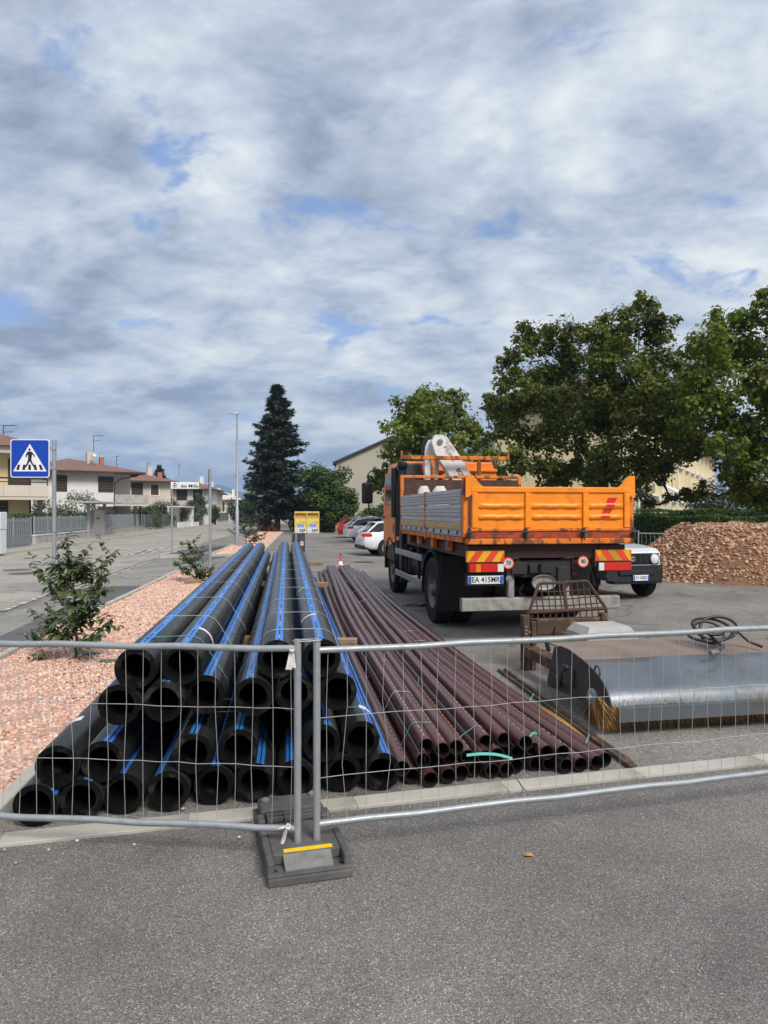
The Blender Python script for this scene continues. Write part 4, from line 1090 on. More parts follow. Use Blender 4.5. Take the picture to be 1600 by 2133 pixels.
for (sx0, sz0, sw, sh, yy) in ((.30,2.22,.30,.20,4.58),(.60,2.20,.36,.22,4.58)):
    n = 7; rings = []
    for i in range(n):
        t = i/(n-1); k = (1.0, 1.0, 1.0, .98, .92, .80, .45)[i]
        rings.append([(sx0+sw/2+math.cos(a)*sw/2*k*(1+.08*math.sin(a*3+i)), yy+math.sin(a)*.12*k, sz0-.4+(sh+.32)*t) for a in [2*math.pi*j/12 for j in range(12)]])
    m.loft(rings)
tpart('white_sack', m, m_tape, smooth=60)
# cab
CY0, CY1 = 5.75, 7.75
m = MB()
sec = lambda xa, xb, y, z0, z1: [(xa,y,z0),(xb,y,z0),(xb,y,z1-.25),(xb-.10,y,z1),(xa+.10,y,z1),(xa,y,z1-.25)]
m.loft([sec(.16,2.34,CY0,1.22,2.88),sec(.14,2.36,CY0+.1,1.2,2.92),sec(.12,2.38,CY1-.5,1.0,2.93),sec(.14,2.36,CY1,1.0,2.60)])
cabo = tpart('cab', m, m_orange_cab, smooth=30)
for (a, b) in ((.68,1.08),(1.42,1.82)):
    m = MB(); m.b2((a-.03,CY0-.008,2.12),(b+.03,CY0+.002,2.66),.004); q = obj('rear_window', m, m_blackp, cabo, 20)
    m = MB(); m.b2((a,CY0-.014,2.15),(b,CY0-.0085,2.63),.002); obj('pane', m, m_glass, q, 0)
m = MB(); m.b2((.16,CY0-.06,2.70),(2.34,CY0+.03,2.76),.01); obj('rear_ridge', m, m_orange_cab, cabo, 20)
m = MB(); m.b2((.20,CY0-.16,2.30),(.62,CY0-.02,2.86),.03); tpart('intake_box', m, m_dksteel)
m = MB(); m.tube([(.16,CY0-.12,1.3),(.16,CY0-.12,2.3),(.20,CY0-.12,2.72),(.22,CY0-.12,2.80)],[.10,.10,.09,.07],10); m.lathe([(.0,.0),(.09,.0),(.12,.05),(.1,.14),(0,.17)],14,Matrix.Translation((.20,CY0-.15,2.74))); m.tube([(.05,CY0-.02,2.76),(.05,CY0-.02,1.7)],.07,10); m.tube([(.30,CY0-.13,2.74),(.42,CY0-.15,2.62),(.60,CY0-.1,2.3)],.02,6); tpart('exhaust_stack', m, m_blackp, smooth=50)
# left door with window, lower step, arch
m = MB(); m.b2((.108,CY0+.28,1.15),(.122,CY1-.42,2.72),.006); dr = obj('door', m, m_orange_cab, cabo, 20)
m = MB(); m.b2((.098,CY0+.40,1.98),(.1075,CY1-.5,2.64),.004); obj('door_window', m, m_glass, dr, 0)
m = MB(); m.b2((.085,CY0+.34,1.80),(.1075,CY0+.46,1.86),.006); obj('handle', m, m_blackp, dr, 20)
m = MB(); m.b2((.10,CY0+.02,1.60),(.1195,CY0+.24,2.8),.004); obj('corner_panel', m, m_blackp, cabo, 20)
m = MB(); m.b2((.10,CY0+.34,1.36),(.1075,CY0+.52,1.56),.003); obj('data_plate', m, m_rim, cabo, 0)
m = MB(); m.b2((.13,CY0+.1,.70),(2.37,CY1-.02,1.19),.05); m.b2((.12,CY0+.0,1.06),(.5,CY0+.09,1.22),.02); obj('step_skirt', m, m_blackp, cabo, 25)
m = MB(); n = 14
rings = []
for i in range(n+1):
    a = R(-5)+R(190)*i/n; rings.append([(x_, 6.66+rr*math.cos(a), .56+rr*math.sin(a)) for x_, rr in ((.10,.70),(.62,.70),(.62,.64),(.10,.64))])
m.loft(rings); obj('wheel_arch', m, m_blackp, cabo, 50)
m = MB(); m.tube([(.16,CY1-.35,2.78),(-.20,CY1-.25,2.80),(-.27,CY1-.22,2.72),(-.27,CY1-.22,2.40),(-.25,CY1-.22,1.86),(-.18,CY1-.24,1.74),(.12,CY1-.3,1.70)],.018,8); mr = obj('mirror_arm', m, m_blackp, cabo, 60)
m = MB(); m.b2((-.42,CY1-.28,2.02),(-.16,CY1-.16,2.52),.05); mh = tpart('mirror', m, m_blackp)
m = MB(); m.b2((-.39,CY1-.286,2.06),(-.19,CY1-.2805,2.48),.002); obj('mirror_glass', m, m_glass, mh, 0)

# ------------------------------------------------------------------ cars
def car_shell(t, low, top, paint, L_, wr=.33, fw=None, rw=None, wmat=m_alloy, hw=.92):
    m = MB(); rings = []
    for (x, zb, zt, w) in low:
        zs = zb+(zt-zb)*.55
        rings.append([(x,-w*.9,zb),(x,-w,zb+.10),(x,-w*1.0,zs),(x,-w*.955,zt-.05),(x,-w*.86,zt),(x,w*.86,zt),(x,w*.955,zt-.05),(x,w*1.0,zs),(x,w,zb+.10),(x,w*.9,zb)])
    m.loft(rings); body = obj('body', m, paint, t, 50)
    m = MB(); rings = []
    for (x, zb, zr, wb, wt) in top: rings.append([(x,-wb,zb),(x,-wt,zr-.03),(x,-wt+.06,zr),(x,wt-.06,zr),(x,wt,zr-.03),(x,wb,zb)])
    m.loft(rings); obj('glasshouse', m, m_glass, t, 40)
    m = MB(); rr = []
    for (x, zb, zr, wb, wt) in top[1:-2]: rr.append([(x,-wt-.008,zr-.045),(x,-wt+.055,zr+.008),(x,wt-.055,zr+.008),(x,wt+.008,zr-.045),(x,wt-.1,zr-.05),(x,-wt+.1,zr-.05)])
    m.loft(rr); obj('roof', m, paint, t, 40)
    for sg in (-1,1):
        for i in (0, len(top)-2):
            a, b = top[i], top[i+1]; m = MB()
            m.tube([(a[0],sg*(a[3 if i==0 else 4]-.01),a[1] if i == 0 else a[2]-.02),(b[0],sg*((b[4] if i==0 else b[3])-.0),b[2]-.02 if i==0 else b[1])],.035,6); obj('pillar', m, paint, t, 50)
        m = MB(); c = top[len(top)//2]; m.tube([(c[0],sg*c[3],c[1]),(c[0],sg*(c[4]+.005),c[2]-.02)],.03,6)
        obj('pillar', m, paint, t, 50)
    for xw in (rw, fw):
        for sg in (-1,1):
            m = MB(); m.lathe([(.0,-.1),(wr+.07,-.1),(wr+.07,.012),(0,.012)] if sg > 0 else [(.0,-.012),(wr+.07,-.012),(wr+.07,.1),(0,.1)],24,Matrix.Translation((xw,sg*hw,wr))@Matrix.Rotation(R(90),4,'X')@Matrix.Scale(-1,4,(0,0,1)))
            obj('wheel_arch', m, m_blackp, t, 30)
            T = Matrix.Translation((xw,sg*(hw-.085),wr))@Matrix.Rotation(R(90),4,'X'); f = -sg
            q = MB(); q.lathe([(wr*.68,-.10),(wr*.95,-.11),(wr,-.08),(wr,.08),(wr*.95,.11),(wr*.68,.10)],28,T,close=True); w_ = obj('wheel', q, m_tyre, t, 40)
            q = MB()
            for k in range(10):
                q.box((wr*.36,0,f*.085),(wr*.62,.045,.03),T=T@Matrix.Rotation(2*math.pi*k/10,4,'Z'))
            q.lathe([(wr*.69,f*.10),(wr*.60,f*.10),(wr*.60,f*.03)],24,T); q.lathe([(.07,f*.11),(0,f*.115)],12,T); obj('rim', q, wmat, w_, 0)
    return body
def end_part(t, name, poly, x, mat, parent=None, thick=.02):
    m = MB(); n = len(poly); s = 1 if thick > 0 else -1
    m.add([(x,y,z) for y, z in poly]+[(x+thick,y,z) for y, z in poly],[tuple(range(n)),tuple(range(n,2*n))]+[(i,(i+1)%n,n+(i+1)%n,n+i) for i in range(n)]); return obj(name, m, mat, parent or t, 30)
def estate(name, label, loc, rz, paint, rail=False, dark_bumper=False, front=False, lamp=m_red, sc=1.0, plate=True):
    t = thing(name, label, 'car', loc, rz, 'cars parked in the row beyond the truck'); t.scale = (sc,sc,sc)
    low = [(0,.42,.72,.74),(.07,.33,.96,.84),(.4,.27,1.0,.90),(1.1,.24,.99,.92),(2.4,.22,.97,.92),(3.3,.22,.95,.92),(4.15,.26,.86,.89),(4.6,.30,.74,.80),(4.75,.40,.58,.66)]
    top = [(.16,.97,1.0,.78,.74),(.62,.98,1.36,.80,.62),(1.2,.98,1.44,.82,.63),(2.2,.97,1.46,.83,.64),(2.75,.95,1.36,.82,.63),(3.5,.93,.96,.80,.72)]
    car_shell(t, low, top, paint, 4.75, .335, 3.75, .98, hw=.915)
    for sg in (-1,1):
        m = MB(); yy = sg*.60
        m.loft([[(.02,sg*.42,.80),(.02,sg*.42,.90),(.10,sg*.44,.90),(.10,sg*.44,.80)],[(.03,sg*.80,.76),(.03,sg*.80,.94),(.12,sg*.80,.94),(.12,sg*.80,.76)],[(.36,sg*.905,.84),(.30,sg*.905,.95),(.3,sg*.88,.95),(.36,sg*.88,.84)]]); obj('tail_lamp', m, lamp, t, 30)
        m = MB(); m.loft([[(4.62,sg*.50,.62),(4.60,sg*.50,.72),(4.5,sg*.5,.72),(4.5,sg*.5,.62)],[(4.2,sg*.885,.70),(4.16,sg*.875,.82),(4.1,sg*.84,.82),(4.1,sg*.84,.70)]]); obj('headlight', m, m_wlens, t, 30)
        if rail:
            m = MB(); m.tube([(.9,sg*.58,1.42),(1.1,sg*.58,1.49),(2.6,sg*.58,1.47),(2.75,sg*.58,1.39)],.022,8); obj('roof_rail', m, m_alu, t, 50)
    m = MB(); m.b2((-.03,-.80,.28),(.3,.80,.46),.06); obj('rear_bumper', m, m_blackp if dark_bumper else paint, t, 30)
    m = MB(); m.b2((4.45,-.74,.28),(4.76,.74,.48),.06); obj('front_bumper', m, m_blackp if front else paint, t, 30)
    m = MB(); m.b2((4.66,-.5,.52),(4.765,.5,.64),.03); obj('grille', m, m_blackp, t, 30)
    if plate: number_plate(t, '', (-.035,0,.66) if not front else (4.78,0,.44), .50, .11, (0,0,R(-90) if not front else R(90)), .1)
    m = MB(); m.b2((.50,-.58,1.36),(.78,.58,1.41),.02); obj('spoiler', m, paint, t, 30)
    for sg in (-1,1):
        m = MB(); m.b2((3.05,sg*.93-.08,.92),(3.2,sg*.93+.08,1.06),.03); obj('mirror', m, paint, t, 40)
    return t
ca = P(747,1110,29.3); estate('parked_car', 'white estate car nearest behind the orange cab, dark lower bumper', (ca.x-.0, 29.9, 0), R(15), m_carwhite, dark_bumper=True)
cb = P(716,1100,43.0); estate('parked_car', 'white estate car with roof rails, middle of the parked row', (cb.x+.05, 43.9, 0), R(14), m_carwhite, rail=True)
cc = P(712,1095,50.0); estate('parked_car', 'red car mostly hidden between two white parked cars', (cc.x-.4, 50.6, 0), R(12), m_carred)
# the white one farthest away points its nose to the street
cd = P(704,1100,56.0); t = estate('parked_car', 'white car at the far end of the row, nose towards the street', (cd.x+4.9, 57.6, 0), R(196), m_carwhite, front=True, rail=True)
# small pale off-roader behind the truck
JM = thing('offroad_car', 'boxy pale off-roader with round headlights parked beside the rubble heap', 'car', (5.13, 14.62, 0), R(17))
# local: x across, y backwards from the nose (nose faces -Y)
j = lambda name, mb, mat, parent=JM, smooth=30: obj(name, mb, mat, parent, smooth)
m = MB(); m.loft([[(-.70,.10,.66),(.70,.10,.66),(.70,.10,1.00),(.62,.10,1.06),(-.62,.10,1.06),(-.70,.10,1.00)],[(-.71,.5,.6),(.71,.5,.6),(.71,.5,1.05),(.63,.5,1.11),(-.63,.5,1.11),(-.71,.5,1.05)],[(-.72,1.25,.5),(.72,1.25,.5),(.72,1.25,1.08),(.66,1.25,1.15),(-.66,1.25,1.15),(-.72,1.25,1.08)],[(-.73,3.3,.5),(.73,3.3,.5),(.73,3.3,1.08),(.7,3.3,1.15),(-.7,3.3,1.15),(-.73,3.3,1.08)]]); j('body', m, m_jwhite)
m = MB(); m.loft([[(-.66,1.27,1.14),(.66,1.27,1.14),(.66,1.27,1.16),(-.66,1.27,1.16)],[(-.64,1.62,1.14),(.64,1.62,1.14),(.60,1.62,1.66),(-.60,1.62,1.66)],[(-.66,3.28,1.14),(.66,3.28,1.14),(.62,3.28,1.68),(-.62,3.28,1.68)]]); j('glasshouse', m, m_glass)
m = MB(); m.b2((-.63,1.55,1.67),(.63,3.3,1.725),.03); j('roof', m, m_blackp)
for sg in (-1,1):
    for (ya, yb) in ((1.27,1.62),(2.3,2.3),(3.27,3.27)):
        m = MB(); m.tube([(sg*.66,ya,1.14),(sg*.615,yb,1.68)],.035,6); j('pillar', m, m_jwhite)
m = MB(); m.b2((-.70,.055,.705),(.70,.099,.985),.025); j('front_frame', m, m_jwhite)
m = MB(); m.b2((-.655,.035,.735),(.655,.0545,.962),.012); gr = j('grille', m, m_blackp)
for k in range(6):
    xx = -.315+k*.126
    m = MB(); m.b2((xx-.036,.022,.765),(xx+.036,.0345,.925),.006); j('grille_slot', m, m_black_ink, gr)
for sg in (-1,1):
    T = Matrix.Translation((sg*.535,.034,.850))@Matrix.Rotation(R(90),4,'X')
    m = MB(); m.lathe([(.108,0),(.108,.03),(.094,.034),(.092,.012),(.05,.018),(0,.03)],24,T); hl = j('headlight', m, m_chrome, smooth=50)
    m = MB(); m.lathe([(.092,.024),(.06,.04),(0,.047)],20,T); j('lens', m, m_wlens, hl, 50)
    m = MB(); m.b2((sg*.655-.03,.03,.83),(sg*.655+.03,.0545,.90),.006); j('indicator', m, m_red, hl, 0)
    T = Matrix.Translation((sg*.62,-.035,.515))@Matrix.Rotation(R(90),4,'X')
    m = MB(); m.lathe([(.055,0),(.055,.012),(.045,.015),(.02,.006),(0,.01)],16,T); j('fog_light', m, m_chrome, smooth=50)
    m = MB(); n = 10; rings = []
    for i in range(n+1):
        a = R(-5)+R(190)*i/n; rings.append([(x_, .62+rr*math.cos(a), .36+rr*math.sin(a)) for x_, rr in ((sg*.66,.46),(sg*.83,.46),(sg*.83,.40),(sg*.66,.40))])
    m.loft(rings); j('flare', m, m_blackp, smooth=40)
    m = MB(); m.b2((sg*.70-.05,.3,.45),(sg*.70+.05,.98,.98),.02); j('arch_lining', m, m_black_ink)
    wheel(JM, sg*.705, .62, .345, .20, sg, .21, lugs=False, rmat=m_dksteel); wheel(JM, sg*.705, 2.87, .345, .20, sg, .21, lugs=False, rmat=m_dksteel)
m = MB(); m.loft([[(-.80,.10,.47),(-.80,.10,.70),(-.80,.3,.70),(-.80,.3,.47)],[(-.66,-.07,.42),(-.66,-.04,.70),(-.66,.3,.70),(-.66,.3,.42)],[(-.4,-.12,.40),(-.4,-.07,.695),(-.4,.3,.695),(-.4,.3,.40)],[(.4,-.12,.40),(.4,-.07,.695),(.4,.3,.695),(.4,.3,.40)],[(.66,-.07,.42),(.66,-.04,.70),(.66,.3,.70),(.66,.3,.42)],[(.80,.10,.47),(.80,.10,.70),(.80,.3,.70),(.80,.3,.47)]]); j('bumper', m, m_blackp)
m = MB(); m.b2((-.42,-.135,.53),(.42,-.09,.63),.01); m.b2((-.52,-.10,.35),(.52,.2,.41),.02); j('bumper_intake', m, m_black_ink)
number_plate(JM, 'CV 205JD', (.08,-.155,.475), .38, .115, (0,0,0), .085, sx=.82)
sg_ = [(-.055,.02),(.0,.06),(.055,.025),(.03,.008),(.0,.028),(-.012,.02),(.055,-.02),(0,-.06),(-.055,-.025),(-.03,-.008),(0,-.028),(.012,-.02)]
m = MB(); n = len(sg_)
sg_ = [(-.062,.018),(0,.062),(.062,.03),(.034,.010),(0,.030),(-.022,.016),(.062,-.018)]+[(0,-.062),(-.062,-.03),(-.034,-.010),(0,-.030),(.022,-.016)]
m.add([(x,.012,.850+z) for x, z in sg_]+[(x,.0215,.850+z) for x, z in sg_],[tuple(range(12))]+[(i,(i+1)%12,12+(i+1)%12,12+i) for i in range(12)]); j('emblem', m, m_chrome, gr, 0)
m = MB(); m.b2((-.62,.12,1.062),(.62,.13,1.066)); j('bonnet_edge', m, m_jwhite)
m = MB(); m.tube([(-.2,1.22,1.16),(.15,1.30,1.24)],.01,5); j('wiper', m, m_blackp)

# ------------------------------------------------------------------ road sweeper attachment
SW = thing('road_sweeper', 'grey steel road sweeper attachment with an orange bristle brush', 'sweeper', (1.83, 5.76, 0), R(11))
prof = [(0,.13),(-.012,.24),(.035,.31),(.10,.373),(.25,.45),(.5,.52),(.75,.555),(1.2,.545),(1.25,.16)]
Ls = 2.25
m = MB(); op = [(-.012,.24),(.004,.285),(.032,.328),(.07,.366),(.12,.401),(.19,.436),(.28,.468),(.39,.498),(.5,.519)]; n = len(op)
ins = [(v_+.012, z_-.012) for v_, z_ in op]
rings = []
for u_ in [0.012+ (Ls-.024)*i/8 for i in range(9)]:
    rings.append([(u_, v_+.003*math.sin(u_*5+v_*9), z_+.004*math.sin(u_*4+v_*7)) for v_, z_ in op]+[(u_, v_, z_) for v_, z_ in reversed(ins)])
m.loft(rings); obj('hood', m, m_hood, SW, 50)
m = MB(); m.loft([[(u_,.5,.5195),(u_,.75,.5545),(u_,1.2,.5445),(u_,1.2,.53),(u_,.75,.54),(u_,.5,.505)] for u_ in (.012,Ls-.012)]); obj('top_plate', m, m_hood_top, SW, 30)
for u_ in (0.0, Ls-.012):
    pp = [(-.012,.13),(-.02,.25),(-.004,.293),(.025,.336),(.064,.375),(.116,.41),(.187,.445),(.278,.477),(.389,.507),(.5,.528),(.75,.563),(.93,.563),(1.06,.53),(1.22,.17),(1.2,.12),(.62,.16),(.34,.14),(.16,.10)]
    pp = [(a,b) for a,b in pp]
    q = MB(); k = len(pp); q.add([(u_,v_,z_) for v_, z_ in pp]+[(u_+.012,v_,z_) for v_, z_ in pp],[tuple(range(k)),tuple(reversed(range(k,2*k)))]+[(i,k+i,k+(i+1)%k,(i+1)%k) for i in range(k)])
    obj('side_plate', q, m_dksteel, SW, 30)
m = MB(); m.lathe([(.075,0),(.075,.02),(.06,.03),(.03,.03),(.028,.05),(0,.05)],20,Matrix.Translation((-.0005,.27,.25))@Matrix.Rotation(R(-90),4,'Y')); obj('bearing', m, m_galv, SW, 40)
m = MB(); m.b2((-.03,.62,.24),(-.001,.82,.42),.01); m.tube([(-.03,.7,.42),(-.02,.85,.34),(-.03,.9,.2)],.02,6); m.b2((-.02,.9,.18),(-.001,1.1,.28),.01); obj('motor_bracket', m, m_dksteel, SW, 30)
m = MB(); m.loft([[(u_,-.06,.125),(u_,-.065,.235),(u_,-.016,.242),(u_,-.0,.125)] for u_ in (.05,Ls-.05)]); obj('front_lip', m, m_hood, SW, 0)
m = MB(); m.tube([(.006,.22+.045*math.cos(a),.475+.05*math.sin(a)) for a in [R(-30)+R(240)*i/10 for i in range(11)]],.009,6); obj('lifting_eye', m, m_dksteel, SW, 60)
# bristles: stiff tufts round the axle
bm_ = np.random.RandomState(3); m = MB()
for k in range(6200):
    u_ = .02+(Ls-.06)*bm_.rand()**1.0; a = R(180)+R(190)*bm_.rand()-R(5); r1 = .27+.09*bm_.rand(); da = bm_.normal(0,.07); du = bm_.normal(0,.02)
    if k < 700: u_ = -.03+.13*bm_.rand(); a = R(190)+R(125)*bm_.rand()
    c0 = (u_,.235+.10*math.cos(a),.30+.10*math.sin(a)); c1 = (u_+du,.235+r1*math.cos(a+da),max(.004,.30+r1*math.sin(a+da)))
    if k >= 700: a = R(185)+R(140)*bm_.rand(); c0 = (u_,.235+.10*math.cos(a),.30+.10*math.sin(a)); c1 = (u_+du,.235+(r1-.02)*math.cos(a+da),max(.004,.30+r1*math.sin(a+da)))
    w_ = .0055 if k < 700 else .0045; m.add([(c0[0]-w_,c0[1],c0[2]),(c0[0]+w_,c0[1],c0[2]),c1],[(0,1,2)])
obj('bristles', m, m_bristle, SW, 0, kind='stuff')
m = MB(); m.tube([(.03,.235,.30),(Ls-.03,.235,.30)],.11,14); obj('brush_core', m, m_brown, SW, 40)
# mounting frame of the sweeper
m = MB(); m.b2((.2,1.2,.18),(.35,2.3,.30),.01); m.b2((.75,1.2,.18),(.9,2.3,.30),.01); obj('push_arm', m, m_brown, SW, 20)
# guard and coupling plate (brown)
GD = thing('coupling_frame', 'rusty brown coupling frame with a barred guard behind the sweeper', 'coupling frame', (1.60, 8.15, 0), R(11))
gp = lambda name, mb, mat=m_brown, smooth=25: obj(name, mb, mat, GD, smooth)
Wd = 1.06
for x0 in (0.0,):
    m = MB(); m.b2((x0,0,0),(x0+.085,.10,.63),.008); gp('leg', m); m = MB(); m.b2((x0+.10,.0,.0),(x0+.16,.08,.56),.006); gp('leg', m)
m = MB(); m.b2((Wd-.085,0,0),(Wd,.10,.63),.008); gp('leg', m)
m = MB(); m.b2((.165,.01,.40),(Wd-.09,.06,.58),.01); gp('cross_plate', m)
m = MB(); m.tube([(.08,.03,.66),(Wd-.02,.03,.685)],.022,8); gp('guard_rail', m, m_rust)
m = MB(); m.tube([(.04,.04,.58),(.08,.03,.66),(.235,.12,.97),(.26,.125,.985),(.52,.13,.985),(.54,.12,.965),(.56,.13,.99),(.84,.13,1.0),(.86,.12,.985),(Wd-.02,.03,.685),(Wd,.04,.58)],.019,8); gp('guard_hoop', m, m_rust)
m = MB(); m.b2((.10,.02,.575),(Wd-.06,.05,.592),.004); gp('guard_rail', m, m_rust)
def hoopx(z):
    t = min(1,max(0,(z-.66)/.32)); return .08+.17*t, Wd-.02-.18*t
for k in range(12):
    xx = .115+k*.0755
    zt = .975
    if xx < .25: zt = .66+.32*(xx-.08)/.17
    if xx > .86: zt = .685+.31*(Wd-.02-xx)/.18
    f = (zt-.66)/.32
    m = MB(); m.tube([(xx,.034,.593),(xx+.004*math.sin(k*3),.034,.66),(xx+.006*math.sin(k*5),.034+.09*f*.5,.66+(zt-.66)*.5),(xx,.03+.095*f,zt)],.0085,6); gp('guard_bar', m, m_rust, 60)
for z in (.735,.81,.895):
    a, b = hoopx(z); f = (z-.66)/.32
    m = MB(); m.tube([(a+.02,.03+.095*f,z-.005),((a+b)/2,.025+.095*f,z-.01),(b-.02,.03+.095*f,z+.012)],.0075,6); gp('guard_bar', m, m_rust, 60)
m = MB(); m.tube([(.54,.12,.97),(.54,.04,.68)],.016,6); gp('guard_bar', m, m_rust, 60)
for (xx, zz) in ((.02,.50),(.02,.46),(.02,.42),(.06,.44)):
    m = MB(); m.lathe([(.016,0),(.016,.01),(0,.014)],8,Matrix.Translation((xx+.01,-.0005,zz))@Matrix.Rotation(R(90),4,'X')); gp('bolt', m, m_rim)
m = MB(); m.tube([(.36,-.01,.40),(.37,-.04,.44),(.39,-.04,.47),(.40,-.01,.50)],.012,6); m.tube([(.10,-.03,.30),(.16,-.03,.36),(.26,-.03,.36),(.30,-.02,.22)],.03,6); gp('hook', m, m_dksteel)
# concrete block
m = MB(); m.loft([[(-.30,-.25,0),(.30,-.25,0),(.30,.25,0),(-.30,.25,0)],[(-.29,-.24,.52),(.29,-.24,.52),(.29,.24,.52),(-.29,.24,.52)],[(-.23,-.19,.60),(.23,-.19,.60),(.23,.19,.60),(-.23,.19,.60)]])
o = obj('concrete_block', m, m_conc, None, 0, label='pale concrete block with sloping top edges behind the sweeper hood', cat='concrete block'); o.location = (2.36,7.72,0); o.rotation_euler = (0,0,R(11))
# hose coil lying on the hood
hp = []
c = P(1482,1322,6.72); rs = random.Random(4)
for i in range(150):
    t = i/149; a = t*2*math.pi*4.3+1.2
    r_ = .105+.045*math.sin(t*9); tilt = .35+.75*(t > .45)+.2*math.sin(t*5)
    hp.append((r_*1.35*math.cos(a)+.11*(t-.5)+.02*math.sin(t*7), r_*math.sin(a)*math.cos(tilt), .155+r_*.9*math.sin(a)*math.sin(tilt)-.05*math.cos(t*11)))
hp = [Vector(p) for p in hp]
zmin = min(p.z for p in hp); hp = [p-Vector((0,0,zmin)) for p in hp]
start = [Vector((-.15,-.45,-.0)), Vector((-.06,-.36,.03))]
end = [Vector((.22,-.04,.12)), Vector((.34,-.02,.02)), Vector((.43,-.1,-.02))]
m = MB(); m.tube(start+hp+end,.0135,8); m.tube([start[0]-Vector((.07,.03,-.0)),start[0]],.022,10)
o = obj('hydraulic_hose', m, m_hose, None, 60, label='coiled black hydraulic hose lying on top of the sweeper hood', cat='hose'); o.location = (c.x, c.y, .582)
q = MB(); q.tube([start[0]-Vector((.085,.04,0)),start[0]-Vector((.0,.0,0))],.0235,8); obj('coupling', q, m_rim, o, 50)
# spilled sand by the brush
m = MB(); nn = 22
pts = [(1.56+.10*math.cos(a)*(1+.2*math.sin(a*5))*1.0, 6.15+.55*math.sin(a), .006) for a in [2*math.pi*i/nn for i in range(nn)]]
m.add([(1.56,6.15,.014)]+[(p[0]-(p[1]-6.15)*.3,p[1],.003) for p in pts],[(0,1+i,1+(i+1)%nn) for i in range(nn)])
obj('sand', m, M('ochre_sand', (.40,.22,.06), .95, var=.4, scale=25), smooth=180, kind='stuff')
# ------------------------------------------------------------------ rubble heap
random.seed(21); np.random.seed(21)
HC = Vector((10.55, 20.6, 0)); HRX, HRY, HHT = 3.75, 3.1, 1.46
def heap_z(x, y):
    u, v = (x-HC.x)/HRX, (y-HC.y)/HRY
    r = math.sqrt(u*u+v*v)
    b = 1 + .07*math.sin(3*math.atan2(v,u)+1)
    r /= b
    if r >= 1: return 0.0
    z = HHT*min(1.0, (1-r)*1.9)**.9
    if r < .6: z = HHT*(1-.12*(r/.6)**2)*1.0 if (1-r)*1.9 >= 1 else z
    return z + .05*math.sin(x*2.3+y*1.7)*min(1,(1-r)*3) + .03*math.sin(x*5.1-y*4.3)*min(1,(1-r)*3)
HP = bpy.data.objects.new('rubble_heap', None); HP.location = (0,0,0)
link(HP, None, 'heap of brown rubble and earth beside the pale off-roader', 'rubble heap')
m = MB(); n = 60; vs = []; fs = []
for i in range(n+1):
    for k in range(n+1):
        x_ = HC.x-HRX*1.12+2.24*HRX*i/n; y_ = HC.y-HRY*1.12+2.24*HRY*k/n; vs.append((x_, y_, heap_z(x_, y_)-.012+rnd(-.012,.012)*(heap_z(x_,y_)>0)))
for i in range(n):
    for k in range(n):
        a = i*(n+1)+k
        if max(vs[q][2] for q in (a,a+1,a+n+1,a+n+2)) > -.011: fs.append((a,a+n+1,a+n+2,a+1))
m.add(vs, fs); obj('soil', m, m_soil, HP, 180)
pts = []; sz = []
while len(pts) < 12000:
    a = rnd(0,6.283); r_ = math.sqrt(random.random())*1.03
    x_, y_ = HC.x+HRX*r_*math.cos(a)*1.03, HC.y+HRY*r_*math.sin(a)*1.03
    z_ = heap_z(x_, y_)
    if r_ > 1.0 and random.random() < .6: continue
    if math.sin(x_*1.9+y_*.7)+math.sin(x_*4.3-z_*5)+rnd(-1.6,1.6) < -1.1: continue
    s_ = rnd(.022,.045) if random.random() < .70 else rnd(.04,.078)
    pts.append((x_, y_, z_+s_*.15)); sz.append(s_)
vis = sorted([(-sz[i] if pts[i][1] < HC.y+.2 and (pts[i][0]/pts[i][1])*F < 810 else 1, i) for i in range(len(pts))])
big = set(i for _, i in vis[:300])
for i in big: mobj('stone', random.choice(rocks), HP, pts[i], (rnd(-.6,.6), rnd(-.6,.6), rnd(0,6.28)), (sz[i],)*3)
rest = [i for i in range(len(pts)) if i not in big]
stones_joined('stones', [pts[i] for i in rest], [sz[i] for i in rest], rocks, m_rock, HP)

random.seed(5); np.random.seed(5)
# ------------------------------------------------------------------ foliage
def leaves_mesh(name, pts, nrm, size, mat, asp=.62, fold=.25, droop=.0):
    """one folded four-cornered blade per point"""
    pts = np.asarray(pts, float); nrm = np.asarray(nrm, float); n = len(pts); size = np.asarray(size, float).reshape(-1,1)
    nrm /= np.linalg.norm(nrm, axis=1, keepdims=True)+1e-9
    t = np.random.normal(size=(n,3)); t[:,2] -= droop
    t -= nrm*np.sum(t*nrm, axis=1, keepdims=True); t /= np.linalg.norm(t, axis=1, keepdims=True)+1e-9
    b = np.cross(nrm, t)
    V = np.zeros((n,4,3)); V[:,0] = pts-t*size*.5; V[:,2] = pts+t*size*.5
    V[:,1] = pts+b*size*asp*.5+nrm*size*fold*.4+t*size*.06; V[:,3] = pts-b*size*asp*.5+nrm*size*fold*.4+t*size*.06
    Fc = (np.arange(n)[:,None]*4+np.array([[0,1,2,0,2,3]])).reshape(-1,3)
    me = bpy.data.meshes.new(name); V = V.reshape(-1,3)
    me.vertices.add(len(V)); me.vertices.foreach_set('co', V.ravel().astype(np.float32))
    me.loops.add(Fc.size); me.loops.foreach_set('vertex_index', Fc.ravel().astype(np.int32))
    me.polygons.add(len(Fc)); me.polygons.foreach_set('loop_start', np.arange(0, Fc.size, 3, dtype=np.int32))
    me.materials.append(mat); me.update(calc_edges=True)
    return me
def blob_points(c, r, n, flat=.8):
    d = np.random.normal(size=(n,3)); d /= np.linalg.norm(d,axis=1,keepdims=True)
    rad = r*(np.random.rand(n,1)**.45)
    p = d*rad; p[:,2] *= flat
    nr = d*.7+np.array([0,0,.55])+np.random.normal(size=(n,3))*.45
    return p+np.array(c), nr
